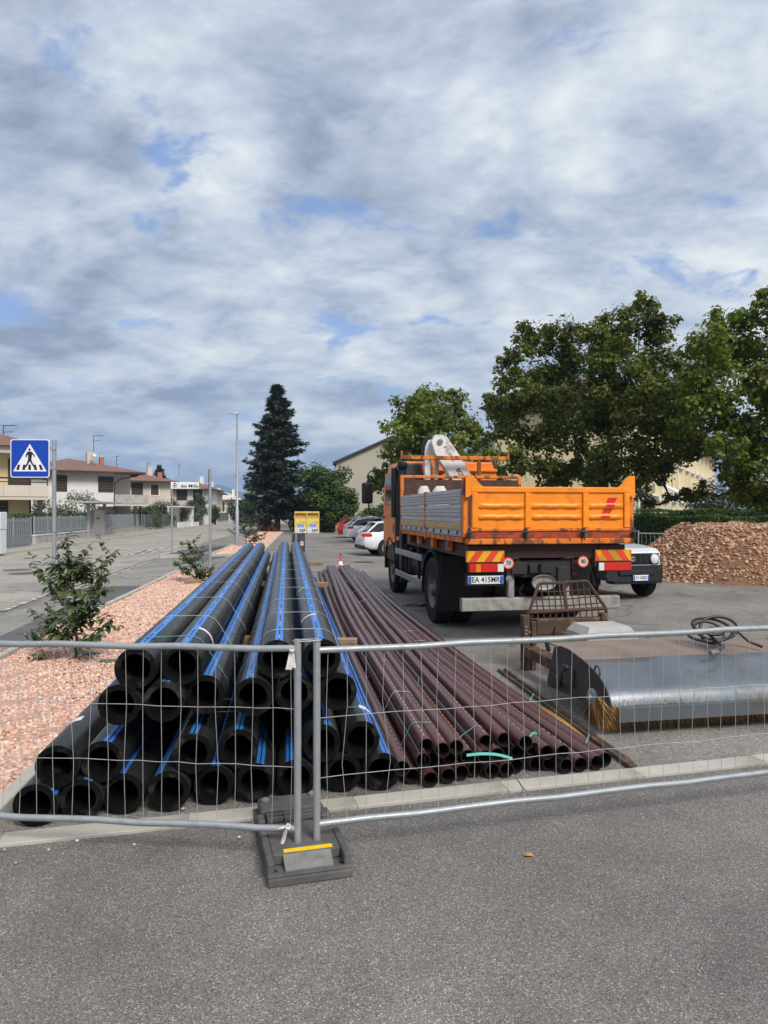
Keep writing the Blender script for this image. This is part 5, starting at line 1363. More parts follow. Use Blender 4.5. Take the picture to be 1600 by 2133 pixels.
def tree(label, base, h_tr, clusters, leaf, mat, dens, bark, tr=.22, name='tree', group='broadleaved trees behind the truck', cat='tree', lean=0.0):
    t = thing(name, label, cat, base, 0, group)
    base = Vector(base)
    m = MB(); top = Vector((lean, 0, h_tr))
    m.tube([(0,0,-.05),(lean*.3,0,h_tr*.4),top],[tr*1.25,tr,tr*.8],12)
    P_, N_, S_ = [], [], []
    done = [top]
    for (c, r) in sorted(clusters, key=lambda cr: (Vector(cr[0])-base-top).length):
        q = Vector(c)-base
        o_ = min(done, key=lambda v: (v-q).length+.35*(v-top).length*(1 if v.z > q.z+.3 else .4)); done.append(q)
        l_ = (q-o_).length; r0 = max(.022, tr*.5*(1-min(1,(o_-top).length/5.5))*.75)
        mid = o_.lerp(q,.5)+Vector((rnd(-.15,.15)*l_,rnd(-.15,.15)*l_,-.10*l_))
        m.tube([o_, o_.lerp(mid,.55)+Vector((rnd(-.05,.05),rnd(-.05,.05),0)), mid, q],[r0,r0*.85,r0*.65,.016],6)
        for _ in range(4):
            e = q+Vector((rnd(-1,1),rnd(-1,1),rnd(-.5,.9))).normalized()*r*.85; m.tube([mid.lerp(q,.75), q.lerp(e,.5)+Vector((0,0,.05)), e],[.018,.012,.005],5,caps=False)
        k = int(dens*r*r)
        # several small tufts inside every bough, so light and dark clumps form
        for _ in range(9):
            o_ = Vector((rnd(-1,1),rnd(-1,1),rnd(-.8,.8))); o_ = o_.normalized()*r*rnd(.35,.95)
            pp, nn = blob_points(q+o_, r*rnd(.28,.5), int(k*.15), .75); P_.append(pp); N_.append(nn)
        pp, nn = blob_points(q, r, int(k*.32), .85); P_.append(pp); N_.append(nn)
    obj('trunk', m, bark, t, 60)
    P_ = np.concatenate(P_); N_ = np.concatenate(N_)
    sz = leaf*(.7+.6*np.random.rand(len(P_)))
    mobj('crown', leaves_mesh('crown', P_, N_, sz, mat, .75, .3, .6), t)
    return t
def clus(Y, lst, dy=1.2, back=True):
    out = []
    for (px, py, r) in lst:
        YY = Y+rnd(-dy,dy); p = P(px, py, YY); out.append((p, r*1.12*YY/F))
        if back and random.random() < .5: out.append((Vector((p.x+rnd(-.4,.4), YY+dy*rnd(1.0,2.2), p.z-.3)), r*YY/F))
    return out
T4 = [(1165,690,42),(1120,705,44),(1195,700,30),(1080,745,36),(1150,765,50),(1195,750,36),(1065,800,36),(1045,850,34),(1100,835,46),(1165,840,50),(1030,905,26),(1080,915,46),(1140,925,50),(1195,905,42),(1205,820,32),(1060,965,40),(1120,975,38),(1170,985,34),(1215,960,32)]
tree('maple like tree standing left of the two dark ones, thin gaps in its crown', G(1113,1172)+Vector((0,0,0)), 2.6, clus(26.5,T4), .155, m_leaf_tree, 720, m_bark_d, .2)
T5 = [(1342,640,30),(1290,670,40),(1330,685,42),(1375,690,36),(1240,700,36),(1260,745,48),(1320,760,56),(1385,750,48),(1230,800,44),(1290,830,60),(1360,830,60),(1415,800,46),(1440,850,44),(1250,890,52),(1320,910,60),(1390,910,54),(1440,920,46),(1260,965,42),(1240,1005,30),(1330,975,46),(1375,978,34),(1425,1030,18),(1395,1035,16)]
tree('tallest dark broadleaved tree with a leaning trunk, right above the orange tailgate', G(1285,1182), 2.5, clus(23.5,T5), .145, m_leaf_tree, 840, m_bark_d, .27, lean=.35)
T6 = [(1445,735,30),(1450,790,38),(1440,830,34),(1595,640,36),(1560,680,42),(1500,670,36),(1470,705,36),(1530,720,48),(1590,740,56),(1480,770,48),(1545,800,56),(1610,830,60),(1480,850,46),(1540,880,54),(1600,915,56),(1510,930,40),(1555,960,46),(1610,990,50),(1535,1000,30),(1585,1035,38),(1640,900,60),(1660,760,60),(1650,1020,50)]
tree('broadleaved tree with lighter hanging leaves at the right edge of the photo', G(1600,1190)+Vector((.6,0,0)), 2.6, clus(20.5,T6,1.0), .14, m_leaf_tree2, 900, m_bark_d, .25)
T3 = [(895,825,34),(945,835,32),(850,850,36),(900,870,42),(960,880,40),(830,895,36),(870,915,42),(930,930,42),(985,915,34),(995,960,32),(815,945,30),(850,975,36),(905,985,40),(960,990,38),(795,985,22),(780,1002,16),(835,1020,30),(1000,1010,30)]
tree('rounded yellowish green tree behind the truck cab', G(893,1128), 3.0, clus(39.0,T3,1.6), .24, m_leaf_tree2, 340, m_bark_d, .22)
# tall conifer
def conifer(label, base, h, rad, seed, name='conifer', leafs=1.0, z0=.12):
    rs = np.random.RandomState(seed); t = thing(name, label, 'tree', base, 0)
    m = MB(); m.tube([(0,0,-.05),(0.05,0,h*.3),(0,0.03,h*.98)],[rad*.105,rad*.08,.02],10)
    P_, N_, D_ = [], [], []
    nz = int(40*leafs)
    for i in range(nz):
        f = (i+rs.rand()*.6)/nz; z = h*(z0+(1-z0)*f)
        R_ = rad*(min(1.0,(1-f)*2.3)**.8)*(.82+.18*(1-f))*(.85+.28*rs.rand())+.10
        if f < .10: R_ *= .86
        nb = int(9+3*(1-f))
        for b in range(nb):
            a = rs.rand()*6.283; Rb = R_*(.45+.68*rs.rand()); zj = z+rs.normal(0,.16)*h/13
            tip = np.array([math.cos(a)*Rb, math.sin(a)*Rb, zj-.10*Rb+.22*Rb*rs.rand()])
            o = np.array([0,0,zj+.04*Rb])
            m.tube([tuple(o), tuple((o+tip)/2+np.array([0,0,-.05*Rb])), tuple(tip)],[.035,.02,.006],4,caps=False)
            n = int(26+100*Rb/rad)
            s = (rs.rand(n,1))**.7; ax = o+(tip-o)*s; ax[:,2] += -.06*Rb*np.sin(np.pi*s[:,0])
            side = np.array([-math.sin(a), math.cos(a), 0]); w = (rs.rand(n,1)*2-1)*Rb*.26*(1.15-s*.7)
            p = ax+side*w+np.array([0,0,1])*(-np.abs(w)*.35+rs.normal(0,.10,(n,1)))
            out = (np.array([math.cos(a),math.sin(a),0])*.8+side*np.sign(w)*.7+np.array([0,0,-.15]))
            P_.append(p); D_.append(out+rs.normal(0,.25,(n,3)))
    obj('trunk', m, m_bark, t, 60)
    p = np.concatenate(P_); d = np.concatenate(D_); d /= np.linalg.norm(d,axis=1,keepdims=True); n = len(p)
    L_ = (.20+.17*rs.rand(n,1))*h/13; s_ = np.cross(d, np.array([0,0,1.0])+rs.normal(0,.5,(n,3))); s_ /= np.linalg.norm(s_,axis=1,keepdims=True)+1e-9
    V = np.stack([p-s_*L_*.30, p+d*L_*1.3, p+s_*L_*.30], 1).reshape(-1,3); Fc = np.arange(3*n).reshape(-1,3)
    me = bpy.data.meshes.new('crown'); me.vertices.add(3*n); me.vertices.foreach_set('co', V.ravel().astype(np.float32)); me.loops.add(3*n); me.loops.foreach_set('vertex_index', Fc.ravel().astype(np.int32))
    me.polygons.add(n); me.polygons.foreach_set('loop_start', np.arange(0,3*n,3,dtype=np.int32)); me.materials.append(m_leaf_dark); me.update(calc_edges=True)
    mobj('crown', me, t); return t
cb_ = G(578,1108); conifer('tall dark spruce standing beside the street at the end of the gravel bed', (cb_.x,cb_.y,0), 13.4, 2.6, 5)
cq = P(340,1060,120); conifer('small dark conifer rising behind the pinkish house roof', (cq.x,118,0), 9.6, 2.0, 9, leafs=.7)
# shrubs and hedges
def bush(label, base, rx, ry, h, n, leaf, mat, name='bush', cat='bush', group=None, tufts=16, z0=0.0, pointed=0.0):
    t = thing(name, label, cat, base, 0, group)
    P_, N_ = [], []; m = MB()
    for k in range(tufts):
        a = rnd(0,6.283); r_ = math.sqrt(random.random())*.75; zf = random.random()
        sc = 1-pointed*zf
        c = (rx*r_*math.cos(a)*sc, ry*r_*math.sin(a)*sc, z0+(h-z0)*(.12+.74*zf)*(1-.18*r_))
        rr = min(rx, h)*.42*rnd(.7,1.15)*(1-.35*pointed*zf)
        pp, nn = blob_points(c, rr, n//tufts, .95); P_.append(pp); N_.append(nn)
        m.tube([(rnd(-.1,.1)*rx,rnd(-.1,.1)*ry,-.03),(c[0]*.5,c[1]*.5,c[2]*.5),c],[.05,.035,.01],5,caps=False)
    obj('stem', m, m_bark_d, t, 60)
    p = np.concatenate(P_); p[:,2] = np.maximum(p[:,2], .03)
    mobj('foliage', leaves_mesh('foliage', p, np.concatenate(N_), leaf*(.7+.6*np.random.rand(len(p))), mat, .6), t); return t
b = P(672,1066,63); bush('big dense dark green shrub between the spruce and the parked cars', (b.x, 65.5, 0), 3.0, 2.4, 6.9, 15000, .30, m_leaf_bush, tufts=46)
b = P(715,1066,60); bush('lower light green shrub in front of the big dense one', (b.x, 62.2, 0), 1.5, 1.2, 4.6, 4200, .26, m_leaf_bush, tufts=20)
b = P(770,1066,62); bush('low dark shrub behind the parked white cars, under the beige gable', (b.x, 64.5, 0), 1.7, 1.3, 2.6, 3600, .25, m_leaf_bush, tufts=16)
b = P(808,1066,58); bush('loose shrub half hidden by the orange cab', (b.x, 60.5, 0), 1.6, 1.2, 2.7, 3200, .25, m_leaf_bush, tufts=16)
b = P(645,1066,67); bush('dark undergrowth shrub at the foot of the spruce', (b.x, 67.6, 0), 2.4, 1.0, 2.4, 3600, .28, m_leaf_dark, tufts=16)
b = G(560,1107); bush('low bush with dull red leaves at the foot of the spruce', (b.x+.15, b.y-2, 0), 1.15, .8, 1.55, 2200, .16, m_leaf_red, tufts=16)
b = P(612,1066,58); bush('dark green bush filling the gap right of the spruce trunk', (b.x+.6, 69.5, 0), 2.6, 1.2, 4.2, 4200, .3, m_leaf_dark, tufts=18)
def hedge(label, a, b_, w, h, n, leaf, mat, group=None):
    a = Vector((a[0],a[1],0)); b_ = Vector((b_[0],b_[1],0)); d = b_-a; L_ = d.length; u = d/L_; v = Vector((-u.y,u.x,0))
    s = np.random.rand(n); f = np.random.rand(n); 
    face = np.random.choice(4, n, p=[.36,.34,.15,.15]); P_ = np.zeros((n,3)); N_ = np.zeros((n,3))
    k1 = np.random.rand(n)
    bul = 1+.06*np.sin(s*L_*2.1)+.05*np.sin(s*L_*5.3)
    off = np.where(face==0, -w/2*bul, np.where(face==1, (k1-.5)*w, np.where(face==2, w/2*bul, (k1-.5)*w)))
    z = np.where(face==1, h*(1+.02*np.sin(s*L_*3)), h*(.03+.97*f)); z = np.where(face==3, h*f*.8, z)
    jit = np.random.normal(0,.035,(n,3))
    P_ = np.array(a)[None]+np.outer(s*L_,np.array(u))+np.outer(off,np.array(v)); P_[:,2] = z; P_ += jit; P_[:,2] = np.maximum(P_[:,2], .02)
    N_ = np.outer(np.where(face==0,-1,np.where(face==2,1,0)),np.array(v)); N_[:,2] += np.where(face==1,1.0,.35); N_ += np.random.normal(0,.45,(n,3))
    t = thing('hedge', label, 'hedge', (0,0,0), 0, group)
    q = MB(); c = (a+b_)/2; q.box((c.x,c.y,h*.48),(L_-.1,w*.84,h*.94),rot=(0,0,math.atan2(u.y,u.x))); obj('core', q, m_leaf_dark, t, 0)
    mobj('foliage', leaves_mesh('foliage', P_, N_, leaf*(.7+.6*np.random.rand(n)), mat, .6), t); return t
a = P(1325,1100,26.5); b_ = P(1625,1100,23.5)
hedge('clipped green hedge behind the rubble heap, its front row', a, b_, .9, 1.62, 15000, .085, m_leaf_hedge)
a = P(1330,1100,28.5); b_ = P(1640,1100,25.6)
hedge('clipped green hedge behind the rubble heap, its higher back row', a, b_, .9, 1.86, 11000, .085, m_leaf_hedge)
# fence sections by the hedge
for k, (px0, px1, Y0, Y1) in enumerate(((1330,1386,21.6,21.3),(1392,1440,21.9,21.5))):
    p0 = P(px0,1111-(k*3),Y0); p1 = P(px1,1111-(k*3),Y1)
    t = thing('wire_fence', ('low wire fence panel between the truck and the rubble heap', 'low wire fence panel running behind the rubble heap')[k], 'fence panel', (p0.x,p0.y,0), math.atan2(p1.y-p0.y,p1.x-p0.x), 'wire mesh fence panels by the hedge')
    L_ = (p1-p0).length; zt = p0.z
    for xx in (0.0, L_):
        m = MB(); m.tube([(xx,0,0),(xx,0,zt+.10)],.022,8); obj('post', m, m_galv, t, 50)
    m = MB(); m.tube([(0,0,zt),(L_,0,zt)],.02,8); obj('rail', m, m_galv, t, 50)
    for q_ in range(int(L_/.12)):
        m = MB(); m.tube([(.1+q_*.12,0,.15),(.1+q_*.12,0,zt)],.004,4,caps=False); obj('wire', m, m_wire, t, 50)

# ------------------------------------------------------------------ young trees in the gravel
def leaf_mesh(seed, mat, L_=1.0):
    rs = random.Random(seed); n = 5; vs = []; w = [.06,.38,.48,.34,.0]
    cur = rs.uniform(.15,.4)
    for i in range(n):
        t = i/(n-1); x_ = t; z_ = -cur*t*t
        vs += [(x_,-w[i]*.55,z_+.10*w[i]*2),(x_,0,z_),(x_,w[i]*.55,z_+.10*w[i]*2)]
    m = MB(); m.add(vs,[f for i in range(n-1) for f in ((i*3,i*3+1,i*3+4,i*3+3),(i*3+1,i*3+2,i*3+5,i*3+4))]); return mesh_of('leaf', m, mat, 180)
lm = [leaf_mesh(s, m_leaf_sap) for s in range(4)]
def sapling(label, base, h, tips, L_, nparts, seed, per=.034, trunk=.018, group='young trees planted in the gravel'):
    rs = random.Random(seed)
    t = thing('sapling', label, 'sapling', base, 0, group)
    m = MB(); base = Vector(base)
    tr = [Vector((0,0,-.02)), Vector((.015,.0,h*.25)), Vector((-.02,.02,h*.55)), Vector((-.03,.0,h*.8))]
    m.tube(tr,[trunk,trunk*.85,trunk*.55,trunk*.35],8)
    spots = []
    for tp in tips:
        tp = Vector(tp)-base; z0 = max(.18*h, min(.75*h, tp.z-.55*Vector((tp.x,tp.y,0)).length-.12))
        f = z0/(h*.8); f = min(.98,f)*3; i = min(2,int(f)); st = tr[i].lerp(tr[i+1],f-i)
        mid = st.lerp(tp,.55)+Vector((rs.uniform(-.03,.03),rs.uniform(-.03,.03),-.04))
        br = [st, st.lerp(mid,.5)+Vector((0,0,-.01)), mid, mid.lerp(tp,.55)+Vector((0,0,.01)), tp]
        m.tube(br,[trunk*.42,trunk*.36,trunk*.28,trunk*.2,trunk*.08],5)
        ln = sum((br[i+1]-br[i]).length for i in range(4)); k = int(ln/per)
        subs = [br]
        for _ in range(4):
            u_ = rs.uniform(.25,.9); q = interp(br,u_); e = q+Vector((rs.uniform(-.16,.16),rs.uniform(-.13,.13),rs.uniform(-.02,.15)))*(L_/.085); 
            m.tube([q,q.lerp(e,.5)+Vector((0,0,-.008)),e],[trunk*.2,trunk*.14,trunk*.06],4,caps=False); subs.append([q,q.lerp(e,.5),e])
        for sb in subs:
            ll = sum((sb[i+1]-sb[i]).length for i in range(len(sb)-1)); k = max(3,int(ll/per))
            for q_ in range(k):
                u_ = .22+.78*q_/(k-1) if sb is br else q_/(k-1)
                p = interp(sb,u_); d = (interp(sb,min(1,u_+.05))-interp(sb,max(0,u_-.05))).normalized()
                sd = d.cross(Vector((0,0,1))); sd = sd.normalized() if sd.length > .05 else Vector((1,0,0))
                for sg in ((1,-1) if rs.random() < .8 else (1,)):
                    dr = (d*.45+sd*sg*(.75)+Vector((rs.uniform(-.4,.4),rs.uniform(-.4,.4),rs.uniform(-.75,.15)))).normalized()
                    spots.append((p, dr, L_*rs.uniform(.65,1.15)*(1.0 if u_ < .9 else .8)))
            spots.append((sb[-1], (sb[-1]-sb[-2]).normalized(), L_*.7))
    obj('trunk', m, m_stem, t, 60)
    def mat_of(p, dr, s):
        zz = Vector((0,0,1)); zz = (zz-dr*zz.dot(dr)); zz = zz.normalized() if zz.length > .05 else Vector((1,0,0)); yy = zz.cross(dr)
        return Matrix.Translation(p) @ Matrix((dr,yy,zz)).transposed().to_4x4() @ Matrix.Scale(s,4)
    rs.shuffle(spots); order = sorted(range(len(spots)), key=lambda i: spots[i][0].y-spots[i][2]*3)
    part = set(order[:nparts])
    mm = MB()
    for i, (p, dr, s) in enumerate(spots):
        T = mat_of(p, dr, s)
        if i in part:
            o = mobj('leaf', lm[i % 4], t); o.matrix_local = T
        else: 
            me = lm[i % 4]; mm.add([v.co for v in me.vertices],[tuple(f.vertices) for f in me.polygons],T)
    if mm.v: obj('foliage', mm, m_leaf_sap, t, 180, kind='stuff')
    return t
sb = G(157,1385)
Y1 = sb.y
tips = [(140,1118,0),(122,1165,.1),(176,1160,-.1),(205,1165,.15),(240,1150,-.05),(222,1195,.2),(75,1185,-.1),(96,1215,.15),(110,1180,.2),(68,1272,0),(100,1262,-.25),(88,1305,-.15),(215,1228,-.25),(232,1290,.1),(205,1310,-.25),(150,1225,-.3),(170,1260,-.35),(135,1280,-.35),(190,1265,-.1),(150,1165,.2),(200,1215,0)]
sapling('leafy sapling in the gravel bed nearest the fence', sb, 1.35, [P(a,b,Y1+c) for a,b,c in tips], .118, 300, 3, per=.042)
t = bpy.data.objects.new('weed', None)
m = MB(); rs = random.Random(8)
for k in range(26):
    p = Vector((rs.uniform(-.14,.14),rs.uniform(-.1,.1),rs.uniform(.02,.13))); dr = Vector((rs.uniform(-1,1),rs.uniform(-1,1),rs.uniform(0,.5))).normalized(); zz = Vector((0,0,1)); zz = (zz-dr*zz.dot(dr)).normalized(); yy = zz.cross(dr)
    T = Matrix.Translation(p)@Matrix((dr,yy,zz)).transposed().to_4x4()@Matrix.Scale(.075,4); me = lm[k%4]; m.add([v.co for v in me.vertices],[tuple(f.vertices) for f in me.polygons],T); m.tube([(0,0,-.02),p],.003,4,caps=False)
p = G(88,1378,.05); o = obj('weed', m, m_leaf_sap, None, 180, label='small weed on the gravel left of the nearest sapling', cat='weed'); o.location = p
p = G(75,1340,.05); o = mobj('weed', o.data, None, p, (0,0,2), (1.5,1.5,1.5), label='weed beside the kerb, behind the top rail on the left', cat='weed')
for k, (px, py) in enumerate(((180,1362),(235,1378))):   # torn ground sheet showing through the chips
    p = G(px,py,.075); q = MB(); nn = 9; q.add([(0,0,.02)]+[(rnd(.08,.16)*math.cos(a)*1.3,rnd(.06,.12)*math.sin(a),rnd(.0,.03)) for a in [6.283*i/nn for i in range(nn)]],[(0,1+i,1+(i+1)%nn) for i in range(nn)])
    o = obj('weed_sheet', q, M('green_grey_fabric', (.10,.14,.125), .9, var=.2), None, 180, label=('torn grey green ground sheet showing beside the nearest sapling','second torn piece of grey green ground sheet, nearer the pipe mouths')[k], cat='ground sheet'); o.location = p
sb = G(408,1217); tips2 = [(392,1128,0),(375,1150,.1),(418,1150,.1),(362,1168,0),(430,1180,.1),(445,1178,-.1),(440,1195,0),(400,1165,-.2),(385,1180,-.2),(418,1190,-.2),(408,1150,.2)]
sapling('smaller sapling in the gravel bed, second from the fence', sb, 1.05, [P(a,b,sb.y+c) for a,b,c in tips2], .125, 160, 5, per=.04, trunk=.022)
m = MB(); q = P(402,1222,sb.y-.55); m.box((0,0,0),(.42,.10,.10),bev=.004); o = obj('wood_offcut', m, m_wood, None, 0, label='short wooden block on the gravel at the foot of the second sapling', cat='wood block'); o.location = (q.x,q.y,.12); o.rotation_euler = (0,0,-.1)
sb = G(512,1136); tips3 = [(488,1098,0),(500,1088,.2),(515,1085,0),(530,1090,.2),(545,1095,0),(555,1108,0),(497,1112,-.3),(520,1110,-.3),(540,1115,-.3),(508,1100,.4),(525,1100,-.2),(484,1108,.2),(550,1120,0)]
sapling('bushy sapling in the second gravel bed, beyond the lamp post', sb, 1.3, [P(a,b,sb.y+c) for a,b,c in tips3], .16, 60, 6, per=.055, trunk=.03)

# ------------------------------------------------------------------ signs and posts
# pedestrian crossing sign
base = G(113,1247); t = thing('crossing_sign', 'blue pedestrian crossing sign on a grey post by the left edge', 'road sign', (base.x, base.y, 0), R(2), None)
hz_ = P(112,917,base.y).z
m = MB(); m.tube([(0,0,-.03),(0,0,hz_-.10)],.042,14); m.tube([(0,0,hz_-.10),(0,0,hz_+.0)],.045,14); obj('post', m, m_pole, t, 50)
cx, cz, sd = P(66,955.5,base.y).x-base.x, P(66,955.5,base.y).z, .80
def sq(c, s, rr=.05, n=5):
    o = []
    for (qx,qz,a0) in ((1,1,0),(-1,1,90),(-1,-1,180),(1,-1,270)):
        for i in range(n): a = R(a0+90*i/(n-1)); o.append((c[0]+qx*(s/2-rr)+rr*math.cos(a), c[1]+qz*(s/2-rr)+rr*math.sin(a)))
    return o
TS = Matrix.Translation((0,-.06,0))@Matrix.Rotation(R(90),4,'X')
def flat(name, poly, lift, mat, parent, T=TS, th=.0012):
    m = MB(); m.prism(poly, lift, lift+th, T); return obj(name, m, mat, parent, 0)
bp_ = flat('sign_plate', sq((cx,cz),sd), -.02, m_signwhite, t, th=.022)
flat('blue_field', sq((cx,cz),sd-.035,.045), .0025, m_signblue, bp_)
flat('white_triangle', [(cx-.345,cz-.27),(cx+.345,cz-.27),(cx,cz+.305)], .0045, m_signwhite, bp_)
for k in range(5):
    xb = cx-.255+.125*k; sk = (k-2)*-.012
    flat('crossing_bar', [(xb-.028-sk*0-.012*(2-k)*-0,cz-.24),(xb+.032,cz-.24),(xb+.022-(k-2)*.018,cz-.13),(xb-.026-(k-2)*.018,cz-.13)], .0065, m_black_ink, bp_)
q = lambda pts: [(cx+a,cz+b) for a,b in pts]
flat('walking_figure', q([(.023*math.cos(a)-.005,.185+.027*math.sin(a)) for a in [6.283*i/14 for i in range(14)]]), .0085, m_black_ink, bp_)
flat('walking_figure', q([(-.045,.145),(.03,.145),(.055,.12),(.105,.06),(.10,.03),(.08,.03),(.085,.055),(.045,.085),(.04,.02),(.03,-.02),(-.035,-.02),(-.035,.08),(-.065,.05),(-.06,.025),(-.085,.03),(-.09,.05),(-.075,.085)][::-1]), .0086, m_black_ink, bp_)
flat('walking_figure', q([(-.035,-.019),(.02,-.019),(-.025,-.10),(-.075,-.185),(-.105,-.185),(-.10,-.165),(-.06,-.10)][::-1]), .0088, m_black_ink, bp_)
flat('walking_figure', q([(-.015,-.0195),(.03,-.0195),(.055,-.09),(.105,-.165),(.13,-.175),(.125,-.19),(.085,-.185),(.02,-.09)][::-1]), .0089, m_black_ink, bp_)
m = MB(); m.tube([(-.05,-.02,cz+.2),(.05,-.02,cz+.2)],.02,6); m.tube([(-.05,-.02,cz-.2),(.05,-.02,cz-.2)],.02,6); m.b2((cx+.1,-.055,cz+.18),(.03,-.03,cz+.22)); m.b2((cx+.1,-.055,cz-.22),(.03,-.03,cz-.18)); obj('clamp', m, m_pole, t, 30)
# post with the sign seen edge-on
base = G(438,1181); t = thing('road_sign', 'grey sign post with its plate turned edge-on beside the second sapling', 'road sign', (base.x, base.y, 0), R(2))
zt = P(436,978,base.y).z
m = MB(); m.tube([(0,0,-.03),(0,0,zt)],.043,14); obj('post', m, m_pole, t, 50)
m = MB(); m.box((-.075,.28,zt-.30),(.62,.03,.62),rot=(0,0,R(95)),bev=.008); obj('sign_plate', m, m_signback, t, 0)
m = MB(); m.b2((-.06,-.03,zt-.12),(.0,.04,zt-.08)); m.b2((-.06,-.03,zt-.46),(.0,.04,zt-.42)); obj('clamp', m, m_pole, t, 0)
# street name sign with the no entry disc
base = G(358,1157); t = thing('street_name_sign', 'white street name sign on a post with a red no entry disc', 'street sign', (base.x, base.y, 0), R(3))
zt = P(357,1004,base.y).z
m = MB(); m.tube([(0,0,-.02),(0,0,zt)],.036,12); obj('post', m, m_pole, t, 50)
w_ = 1.16; h_ = .285
m = MB(); m.b2((-.03,-.06,zt-h_),(w_-.03,-.035,zt),.005); sp = obj('name_plate', m, m_signwhite, t, 0)
text('lettering', 'dei Mille', .19, m_black_ink, sp, (.74,-.0615,zt-.175), (R(90),0,0), bold=.004, sx=1.15)
text('lettering', 'via', .055, m_black_ink, sp, (1.05,-.0615,zt-.055), (R(90),0,0), bold=.001)
m = MB(); Tc = Matrix.Translation((.135,-.0612,zt-.155))@Matrix.Rotation(R(90),4,'X'); m.lathe([(.075,0),(.095,0)],20,Tc); m.lathe([(0,.001),(.05,.001)],5,Tc)
m.add([(.085,-.0612,zt-.06),(.185,-.0612,zt-.06),(.18,-.0612,zt-.02),(.155,-.0612,zt-.035),(.135,-.0612,zt-.015),(.115,-.0612,zt-.035),(.09,-.0612,zt-.02)],[tuple(range(7))]); m.box((.27,-.0612,zt-.14),(.008,.001,.24)); obj('town_crest', m, m_dksteel, sp, 0)
T_ = Matrix.Translation((.0,-.05,zt-h_-.33))@Matrix.Rotation(R(-72),4,'Z')@Matrix.Rotation(R(90),4,'X')
m = MB(); m.lathe([(0,0),(.30,0),(.30,.02),(0,.02)],28,T_); dd_ = obj('no_entry_disc', m, m_signred, t, 30)
m = MB(); m.box((0,0,.0215),(.42,.10,.002),T=T_); obj('white_bar', m, m_signwhite, dd_, 0)
# street lamp
base = G(494,1138); t = thing('street_lamp', 'tall thin grey street lamp left of the spruce', 'street lamp', (base.x, base.y, 0), 0)
zt = P(494,862,base.y).z
m = MB(); m.tube([(0,0,-.02),(0,0,1.9),(0,0,1.95),(0,0,zt)],[.10,.10,.075,.05],12); obj('pole', m, m_pole, t, 50)
m = MB(); m.loft([[(.08,-.09,zt-.01),(.08,.09,zt-.01),(.08,.07,zt+.07),(.08,-.07,zt+.07)],[(-.22,-.13,zt+.0),(-.22,.13,zt+.0),(-.22,.1,zt+.10),(-.22,-.1,zt+.10)],[(-.50,-.10,zt+.03),(-.50,.10,zt+.03),(-.50,.07,zt+.06),(-.50,-.07,zt+.06)]]); obj('lamp_head', m, m_pole, t, 30)
m = MB(); m.b2((-.14,-.12,zt*.52),(-.05,-.02,zt*.52+.16)); obj('junction_box', m, m_pole, t, 0)
base = G(500,1140); m = MB(); m.b2((-.12,-.1,0),(.12,.1,.62),.02); m.b2((-.14,-.12,.6205),(.14,.12,.67),.01); o = obj('utility_cabinet', m, m_pole, None, 0, label='small grey utility cabinet at the foot of the street lamp', cat='cabinet'); o.location = (base.x+.1, base.y-.2, 0)
# donation bins
for k, lab in enumerate(('left one of two yellow clothes bins at the end of the car park', 'right one of two yellow clothes bins at the end of the car park')):
    p0 = G(613.5+25.6*k,1112.6); t = thing('clothes_bin', lab, 'donation bin', (p0.x, p0.y, 0), R(3), 'yellow clothes bins')
    w_ = 1.0; m = MB(); m.b2((0,0,.05),(w_,1.0,1.28),.015); m.b2((0,.28,1.281),(w_,1.0,1.72),.015); m.b2((.0,-.02,1.721),(w_,1.0,1.86),.02); m.b2((.0,0,1.281),(.05,.279,1.72)); m.b2((w_-.05,0,1.281),(w_,.279,1.72)); m.b2((.05,.05,0),(w_-.05,.95,.049)); obj('body', m, m_bin, t, 20)
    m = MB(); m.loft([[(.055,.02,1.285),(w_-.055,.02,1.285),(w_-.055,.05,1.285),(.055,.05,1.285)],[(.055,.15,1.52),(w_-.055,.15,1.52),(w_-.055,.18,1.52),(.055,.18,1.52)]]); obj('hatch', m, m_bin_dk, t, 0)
    m = MB(); m.b2((.08,-.004,.10),(.94,-.0005,.56)); obj('poster', m, m_bin_pic, t, 0)
    m = MB(); m.b2((.24,-.008,.56),(.80,-.0005,.82)); obj('poster', m, m_bin_picb, t, 0)
    m = MB()
    for (xx,zz,ww,hh,an) in ((.48,.30,.07,.26,.2),(.62,.24,.07,.22,-.3),(.66,.36,.10,.12,.4),(.78,.28,.08,.22,.3),(.86,.36,.05,.16,-.2)): m.box((xx,-.0065,zz),(ww,.002,hh),rot=(0,an,0))
    obj('printed_figures', m, m_black_ink, t, 0)
    m = MB(); m.b2((.42,-.004,.99),(.94,-.0005,1.03)); obj('printed_line', m, m_bin_dk, t, 0)
    m = MB(); m.b2((.03,-.03,.68),(.10,-.001,.73),.005); obj('lock', m, m_rim, t, 0)
# dark totem and its drilled post
p0 = G(621.5,1150); t = thing('waste_bin', 'dark upright street cabinet with a white sticker beside the far pipe ends', 'street cabinet', (p0.x, p0.y, 0), R(4))
m = MB(); m.b2((-.29,0,0),(.29,.4,.86),.015); obj('body', m, m_dksteel, t, 20)
m = MB(); m.b2((.10,-.004,.30),(.23,-.0005,.48)); s_ = obj('sticker', m, m_signwhite, t, 0); text('lettering', 'S', .15, m_dksteel, s_, (.165,-.0045,.39), (R(90),0,0), bold=.006)
p0 = G(622,1149); m = MB(); m.b2((-.03,-.02,0),(.03,.02,.90),.004)
q_ = thing('drilled_post', 'thin galvanised post full of holes in front of the dark street cabinet', 'post', (p0.x-.02, p0.y-.75, 0)); obj('profile', m, m_galv, q_, 0)
m = MB()
for k in range(14): m.lathe([(0,0),(.013,0)],8,Matrix.Translation((0,-.0205,.12+k*.055))@Matrix.Rotation(R(90),4,'X'))
